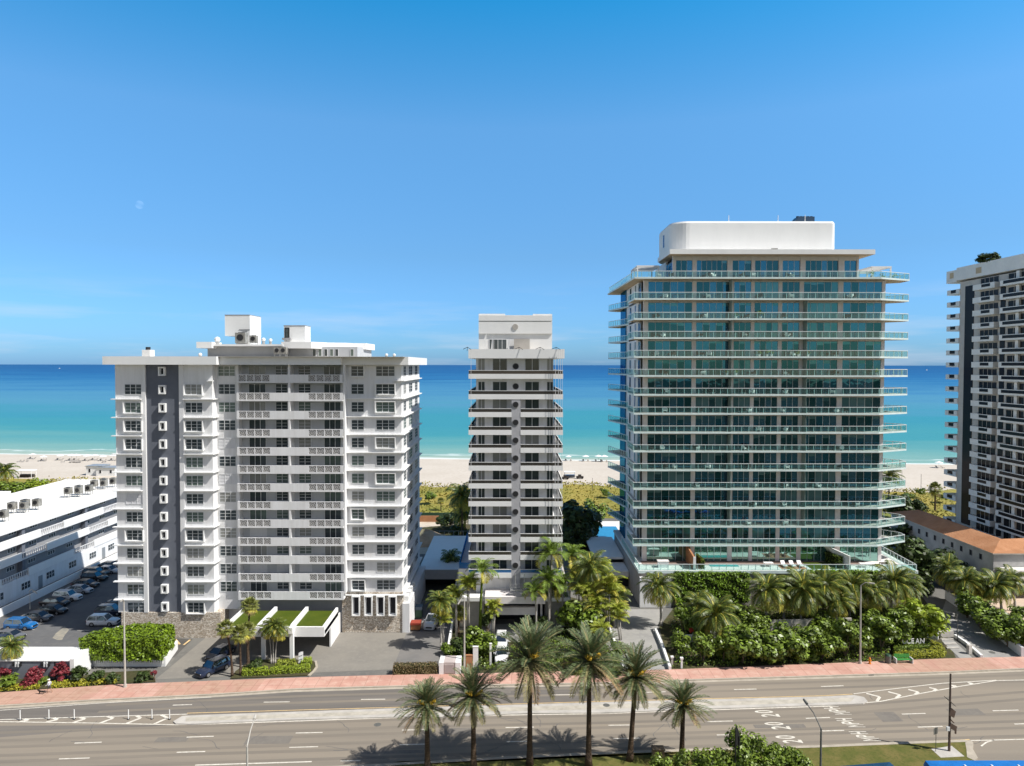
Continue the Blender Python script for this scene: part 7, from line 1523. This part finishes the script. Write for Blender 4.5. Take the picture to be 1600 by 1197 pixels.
for i, (u, v) in enumerate(((51, 717), (68, 720.5), (94, 719), (112, 719.5), (119.5, 719.5), (136, 720), (148, 719), (161, 720), (178, 719.5), (888, 720), (915, 720.5), (935, 721), (944, 721.5), (1467, 731))):
    p_ = bp(u, v); lab = f'white beach umbrella {words[i]}'
    if um is None: um = umbrella(p_, lab)
    else: dup(um, p_, R.uniform(0, 1), R.uniform(.95, 1.25), lab)
    for s in (-1, 1):
        l2 = f'{"left" if s < 0 else "right"} beach lounger under the umbrella {words[i]}'
        q_ = (p_[0]+s*1.1, p_[1]-.6, p_[2])
        if lc is None:
            lc = lounger(q_, 0, l2, wick2); lc['group'] = 'loungers on the beach'
        else: dup(lc, q_, R.uniform(-.2, .2), 1.0, l2, 'loungers on the beach')
for i in range(9):
    p_ = bp(110+i*1.9, 722.5+R.uniform(-.5, .6)); dup(lc, p_, R.uniform(-.5, .5), 1.05, f'{["first", "second", "third", "fourth", "fifth", "sixth", "seventh", "eighth", "last"][i]} from the left in the huddle of stacked loungers on the sand', 'huddled loungers')
for i, (u, v) in enumerate(((30, 722), (36, 722), (43, 721), (161, 722.5), (165, 722), (99, 722.3), (69, 719.8))): dup(lc, bp(u, v), R.uniform(-1, 1), 1.0, ['leftmost lone lounger on the sand', 'lone lounger second from the left on the sand', 'lone lounger third from the left on the sand', 'lone dark lounger below the eighth umbrella', 'lone dark lounger right below the eighth umbrella', 'lone lounger before the third umbrella', 'lone lounger by the second umbrella'][i], 'lone loungers on the beach')
def hut(u, v, w_, d_, h, label, win=True):
    x, y, z = bp(u, v); e_ = empty('beach_hut', (x, y, z), label, 'hut'); b = MB(); b.box(x-w_/2, x+w_/2, y, y+d_, z, z+h, white2); b.build('wall', e_); b = MB(); b.box(x-w_/2-.3, x+w_/2+.3, y-.3, y+d_+.3, z+h, z+h+.2, metal); b.build('roof', e_)
    if win:
        for s in (-.28, .28): window(e_, (0, y, 1, 0, 0, -1), x+s*w_-.4, x+s*w_+.4, z+h*.35, z+h*.75, 1, 1, dim, white2)
hut(147, 743, 6, 5, 3.4, 'white beach hut with a dark opening under its roof, left of the pair'); hut(165, 744, 7, 5, 3.0, 'white beach hut with small windows, right of the pair')
x, y, z = bp(41, 746); e_ = empty('beach_tent', (x, y, z), 'open white topped beach tent behind the dune bushes', 'tent'); b = MB(); b.box(x-3, x+3, y-1.5, y+1.5, z+2.5, z+2.75, umb_w); b.build('roof', e_)
for (i, j) in ((-1, -1), (1, -1), (-1, 1), (1, 1)): b = MB(); b.cyl((x+i*2.8, y+j*1.3, z), (x+i*2.8, y+j*1.3, z+2.5), .08, .08, white2, 6); b.build('post', e_)
b = MB(); b.box(x-2.4, x+2.4, y, y+1.2, z, z+1.1, wick); b.build('counter', e_)
x, y, z = bp(890, 747); e_ = empty('beach_cart', (x, y, z), 'white roofed beach stand with dark sides on the sand right of the middle tower', 'beach stand'); b = MB(); b.box(x-2, x+2, y-1.2, y+1.2, z+2.2, z+2.4, umb_w); b.build('roof', e_); b = MB(); b.box(x-2, x+2, y-.6, y+1, z+.4, z+1.2, nav); b.build('body', e_)
for i in (-1, 1):
    for j in (-1, 1): b = MB(); b.cyl((x+i*1.8, y+j, z), (x+i*1.8, y+j, z+2.2), .06, .06, alum, 6); b.build('post', e_)
for i, (u, v, l) in enumerate(((906, 748, 'low dark beach buggy right of the white roofed stand'), (883, 749, 'dark bundle of stacked chairs left of the white roofed stand'))):
    x, y, z = bp(u, v); e_ = empty('beach_buggy' if i == 0 else 'chair_stack', (x, y, z), l, 'buggy' if i == 0 else 'chairs'); b = MB(); b.box(x-1.3, x+1.3, y-.6, y+.6, z+.3, z+.9, wick); b.box(x-.6, x+.5, y-.5, y+.5, z+.9, z+1.5, wick); b.build('body', e_)
    b = MB()
    for s in (-.8, .8): b.cyl((x+s, y-.7, z+.3), (x+s, y-.5, z+.3), .3, .3, tyre, 10)
    b.build('wheel', e_)
for i, (u, v, h) in enumerate(((925.5, 768, 4.5), (1409, 760, 5.0), (1439, 764, 5.0))):
    x, y, z = bp(u, v); b = MB(); b.cyl((x, y, z), (x, y, z+h), .08, .06, pole_d, 6); tag(b.build('beach_pole'), ['thin pole on the sand left of the glass tower', 'thin pole on the sand right beside the glass tower balconies', 'thin pole on the sand near the lone dune palm'][i], 'pole')
# garden behind: pool deck left of the glass tower, dirt and fence behind the garage
b = MB(); b.box(13.5, 21.9, 150, 182, .0, .12, MATS['terrace_white_stone']); b.box(21.9, 40, 152, 182, 0, .115, MATS['terrace_white_stone']); struct('pool_deck', b)
b = MB(); b.box(20.8, 27, 152, 176, .12, .16, poolb); tag(b.build('swimming_pool'), 'blue swimming pool between the middle tower and the glass tower', 'pool')
e_ = empty('pool_pavilion', (17, 151, 0), 'low pavilion with a white and blue striped roof beside the blue pool', 'pavilion'); b = MB(); b.box(14, 18.5, 148, 156, 3.0, 3.2, poolb if False else mat('striped_awning', (.16, .36, .62), .7, .2, .2, 1.0, (.1, 3, 1))); b.build('roof', e_); b = MB(); b.box(14.2, 18.3, 149, 155.8, 0, 3.0, dim); b.build('wall', e_)
b = MB(); b.box(12.5, 18, 176, 181, .12, .3, mat('orange_towel', (.45, .2, .1), .8, .2, .1, 1)); tag(b.build('deck_platform'), 'brown platform at the far end of the white pool deck', 'deck')
e_ = empty('green_fence', (-13, 184, 0), 'long green mesh fence at the foot of the dune behind the garage deck', 'fence'); b = MB(); b.box(-28, 12, 184, 184.15, 0, 1.9, MATS['dark_green_metal']); b.build('mesh_panel', e_)
b = MB(); b.box(-28, -19.5, 181.5, 181.8, 0, 1.6, brown); tag(b.build('brick_wall'), 'short red brown wall in front of the green mesh fence', 'wall')
sand2 = mat('excavated_sand', (.58, .42, .28), .95, .1, .2, .3, bump=.6, bscale=1.0)
def mound(cx, cy, rx, ry, h, label, m_):
    mb = MB(); n, k = 18, 7; vs = []
    for i in range(k+1):
        r = i/k
        for j in range(n):
            a = 2*math.pi*j/n; q = 1+.16*math.sin(3*a+cx)+.08*math.sin(7*a); vs.append((cx+rx*r*q*math.cos(a), cy+ry*r*q*math.sin(a), h*(1-r**1.6)*(1+.12*math.sin(5*a+i))+.0))
    mb.mesh(vs, [(i*n+j, i*n+(j+1) % n, (i+1)*n+(j+1) % n, (i+1)*n+j) for i in range(k) for j in range(n)], m_)
    tag(mb.build('sand_mound', smooth=True), label, 'mound')
mound(-22, 162, 9, 7, 2.4, 'bare orange sand mound behind the garage deck', sand2); mound(-14, 171, 12, 6, 1.5, 'long low brown mound behind the orange sand', m_soil)
sheet('work_yard', [(-32, 150.5), (12, 150.5), (12, 184), (-32, 184)], -.01, tex_ground('sandy_yard', (.55, .48, .39), (.40, .33, .25), (.6, .55, .48), .15, .8))
shr(707, 812, 16, 835, 'grey brown scrub tree in the sandy yard', bush_d, name='scrub_tree', cat='tree'); shr(718, 830, 16, 850, 'dark scrub tree beside the left side of the middle tower', bush_d, name='scrub_tree', cat='tree'); shr(690, 815, 10, 825, 'low scrub beside the sand mound', bush_d)
sheet('right_paving', gp([(1535, 955), (1620, 985), (1640, 930), (1560, 925)]), 0.008, tex_ground('pale_paving', (.55, .42, .32), (.48, .38, .30), (.58, .48, .38), .3, 1))
# boats on the horizon
for i, (u, v, l) in enumerate(((1448, 578.5, 'tiny white boat far out on the sea at the right'), (93, 576, 'tiny white boat far out on the sea at the left'))):
    x, y, z = G(u, v, -.5); e_ = empty('motor_boat', (x, y, -.5), l, 'boat'); s = y/1067*1.1
    b = MB(); b.mesh([(x-s, y-s*.3, -.5), (x+s*.8, y-s*.3, -.5), (x+s*.8, y+s*.3, -.5), (x-s, y+s*.3, -.5), (x-s*1.1, y-s*.35, s*.4), (x+s*1.3, y, s*.5), (x-s*1.1, y+s*.35, s*.4)], [(0, 1, 5, 4), (1, 2, 5), (2, 3, 6, 5), (3, 0, 4, 6), (4, 5, 6)], umb_w); b.build('hull', e_)
    b = MB(); b.box(x-s*.5, x+s*.3, y-s*.2, y+s*.2, s*.4, s*1.0, umb_w); b.build('cabin', e_)
# pale daytime moon: faint emission, its sunlit half painted in by direction
mm = bpy.data.materials.new('moon_painted_glow'); mm.use_nodes = True; t = mm.node_tree; t.nodes.clear(); o_ = t.nodes.new('ShaderNodeOutputMaterial'); em_ = t.nodes.new('ShaderNodeEmission'); tr_ = t.nodes.new('ShaderNodeBsdfTransparent'); ad = t.nodes.new('ShaderNodeAddShader')
gg = t.nodes.new('ShaderNodeNewGeometry'); dt = t.nodes.new('ShaderNodeVectorMath'); dt.operation = 'DOT_PRODUCT'; dt.inputs[1].default_value = Vector((.55, -.45, .75)).normalized(); t.links.new(gg.outputs['Normal'], dt.inputs[0])
mr_ = t.nodes.new('ShaderNodeMapRange'); mr_.inputs[1].default_value = .30; mr_.inputs[2].default_value = .9; mr_.inputs[4].default_value = .075; t.links.new(dt.outputs['Value'], mr_.inputs[0]); t.links.new(mr_.outputs[0], em_.inputs[1]); em_.inputs[0].default_value = (.9, .95, 1, 1)
t.links.new(em_.outputs[0], ad.inputs[0]); t.links.new(tr_.outputs[0], ad.inputs[1]); t.links.new(ad.outputs[0], o_.inputs[0])
mc = Vector(CAM)+ray(218, 320).normalized()*60000
b = MB(); b.ball(mc, 60000*5.6/1100, mm, 24, 14); tag(b.build('moon', smooth=True), 'faint pale half moon in the blue sky above the left tower', 'moon')
# ================================================================= PEOPLE
skin = mat('skin', (.42, .26, .18), .6, .3, 0); shirt = mat('pale_shirt', (.62, .64, .68), .8, .2, 0); shorts = mat('dark_shorts', (.06, .06, .08), .8, .2, 0); hair = mat('cap_white', (.75, .73, .70), .7, .2, 0); fur = mat('dog_fur', (.025, .02, .018), .8, .2, 0)
def skinned(name, verts, edges, radii, m_, parent, root=0):
    me = bpy.data.meshes.new('s'); me.from_pydata([tuple(v) for v in verts], edges, []); o = bpy.data.objects.new('s', me); COL.objects.link(o)
    md_ = o.modifiers.new('k', 'SKIN'); 
    for i, r in enumerate(radii): me.skin_vertices[0].data[i].radius = (r, r); me.skin_vertices[0].data[i].use_root = (i == root)
    o.modifiers.new('u', 'SUBSURF').levels = 1
    bpy.context.view_layer.update(); m2 = bpy.data.meshes.new_from_object(o.evaluated_get(bpy.context.evaluated_depsgraph_get())); bpy.data.objects.remove(o)
    m2.materials.clear()
    for q in (m_ if isinstance(m_, list) else [m_]): m2.materials.append(q)
    for p in m2.polygons: p.use_smooth = True
    ob = bpy.data.objects.new(name, m2); COL.objects.link(ob); attach(ob, parent); return ob
x, y, _ = G(77, 1084); z = .13
pe = empty('person', (x, y, z), 'person in a white cap, pale shirt and dark shorts walking a small dark dog', 'person')
V3 = lambda a, b, c: (x+a, y+b, z+c)
vb_ = [V3(0, 0, .95), V3(.02, 0, 1.2), V3(.03, 0, 1.42), V3(.02, 0, 1.52), V3(0, 0, 1.66), V3(.0, -.09, .90), V3(-.12, -.1, .50), V3(-.06, -.1, .08), V3(-.2, -.11, .04), V3(.0, .09, .90), V3(.14, .1, .50), V3(.34, .1, .12), V3(.24, .1, .03), V3(.03, -.2, 1.40), V3(-.06, -.25, 1.12), V3(-.28, -.24, 1.0), V3(.03, .2, 1.40), V3(.12, .25, 1.12), V3(.0, .26, .92), V3(-.36, -.24, 1.0), V3(-.05, .26, .85)]
eb_ = [(0, 1), (1, 2), (2, 3), (3, 4), (0, 5), (5, 6), (6, 7), (7, 8), (0, 9), (9, 10), (10, 11), (11, 12), (2, 13), (13, 14), (14, 15), (2, 16), (16, 17), (17, 18), (15, 19), (18, 20)]
rb_ = [.14, .13, .14, .055, .10, .09, .065, .045, .04, .09, .065, .045, .04, .06, .045, .035, .06, .045, .035, .03, .03]
ob = skinned('body', vb_, eb_, rb_, [skin, shirt, shorts], pe)
for p in ob.data.polygons:
    zc = p.center.z-z; p.material_index = 1 if 1.0 < zc < 1.48 else 2 if .55 < zc <= 1.0 and abs(p.center.y-y) < .2 else 0
b = MB(); b.ball((x, y, z+1.70), .125, hair, 10, 6, .8); b.box(x-.22, x-.05, y-.07, y+.07, z+1.68, z+1.71, hair); b.build('cap', pe)
dx_ = x-.75; de = empty('dog', (dx_, y-.35, z), 'small dark dog on the pink pavement beside the walking person', 'dog')
V4 = lambda a, b_, c: (dx_+a, y-.35+b_, z+c)
skinned('body', [V4(.25, 0, .34), V4(0, 0, .34), V4(-.22, 0, .36), V4(-.34, 0, .47), V4(-.42, 0, .52), V4(-.54, 0, .49), V4(.27, -.07, .28), V4(.31, -.08, .16), V4(.26, -.08, .02), V4(.27, .07, .28), V4(.33, .08, .16), V4(.29, .08, .02), V4(-.22, -.07, .26), V4(-.20, -.07, .14), V4(-.22, -.07, .02), V4(-.22, .07, .26), V4(-.25, .07, .14), V4(-.27, .07, .02), V4(.36, 0, .42), V4(.46, 0, .52)],
        [(0, 1), (1, 2), (2, 3), (3, 4), (4, 5), (0, 6), (6, 7), (7, 8), (0, 9), (9, 10), (10, 11), (2, 12), (12, 13), (13, 14), (2, 15), (15, 16), (16, 17), (0, 18), (18, 19)], [.10, .11, .12, .07, .08, .04, .06, .03, .025, .06, .03, .025, .05, .03, .025, .05, .03, .025, .03, .015], fur, de)
b = MB(); b.tube([(x-.36, y-.24, z+1.0), (dx_-.3, y-.35, z+.5)], [.01, .01], black, 4); tag(b.build('dog_lead'), 'thin lead between the walking person and the dark dog', 'dog lead')
bpy.context.view_layer.update()
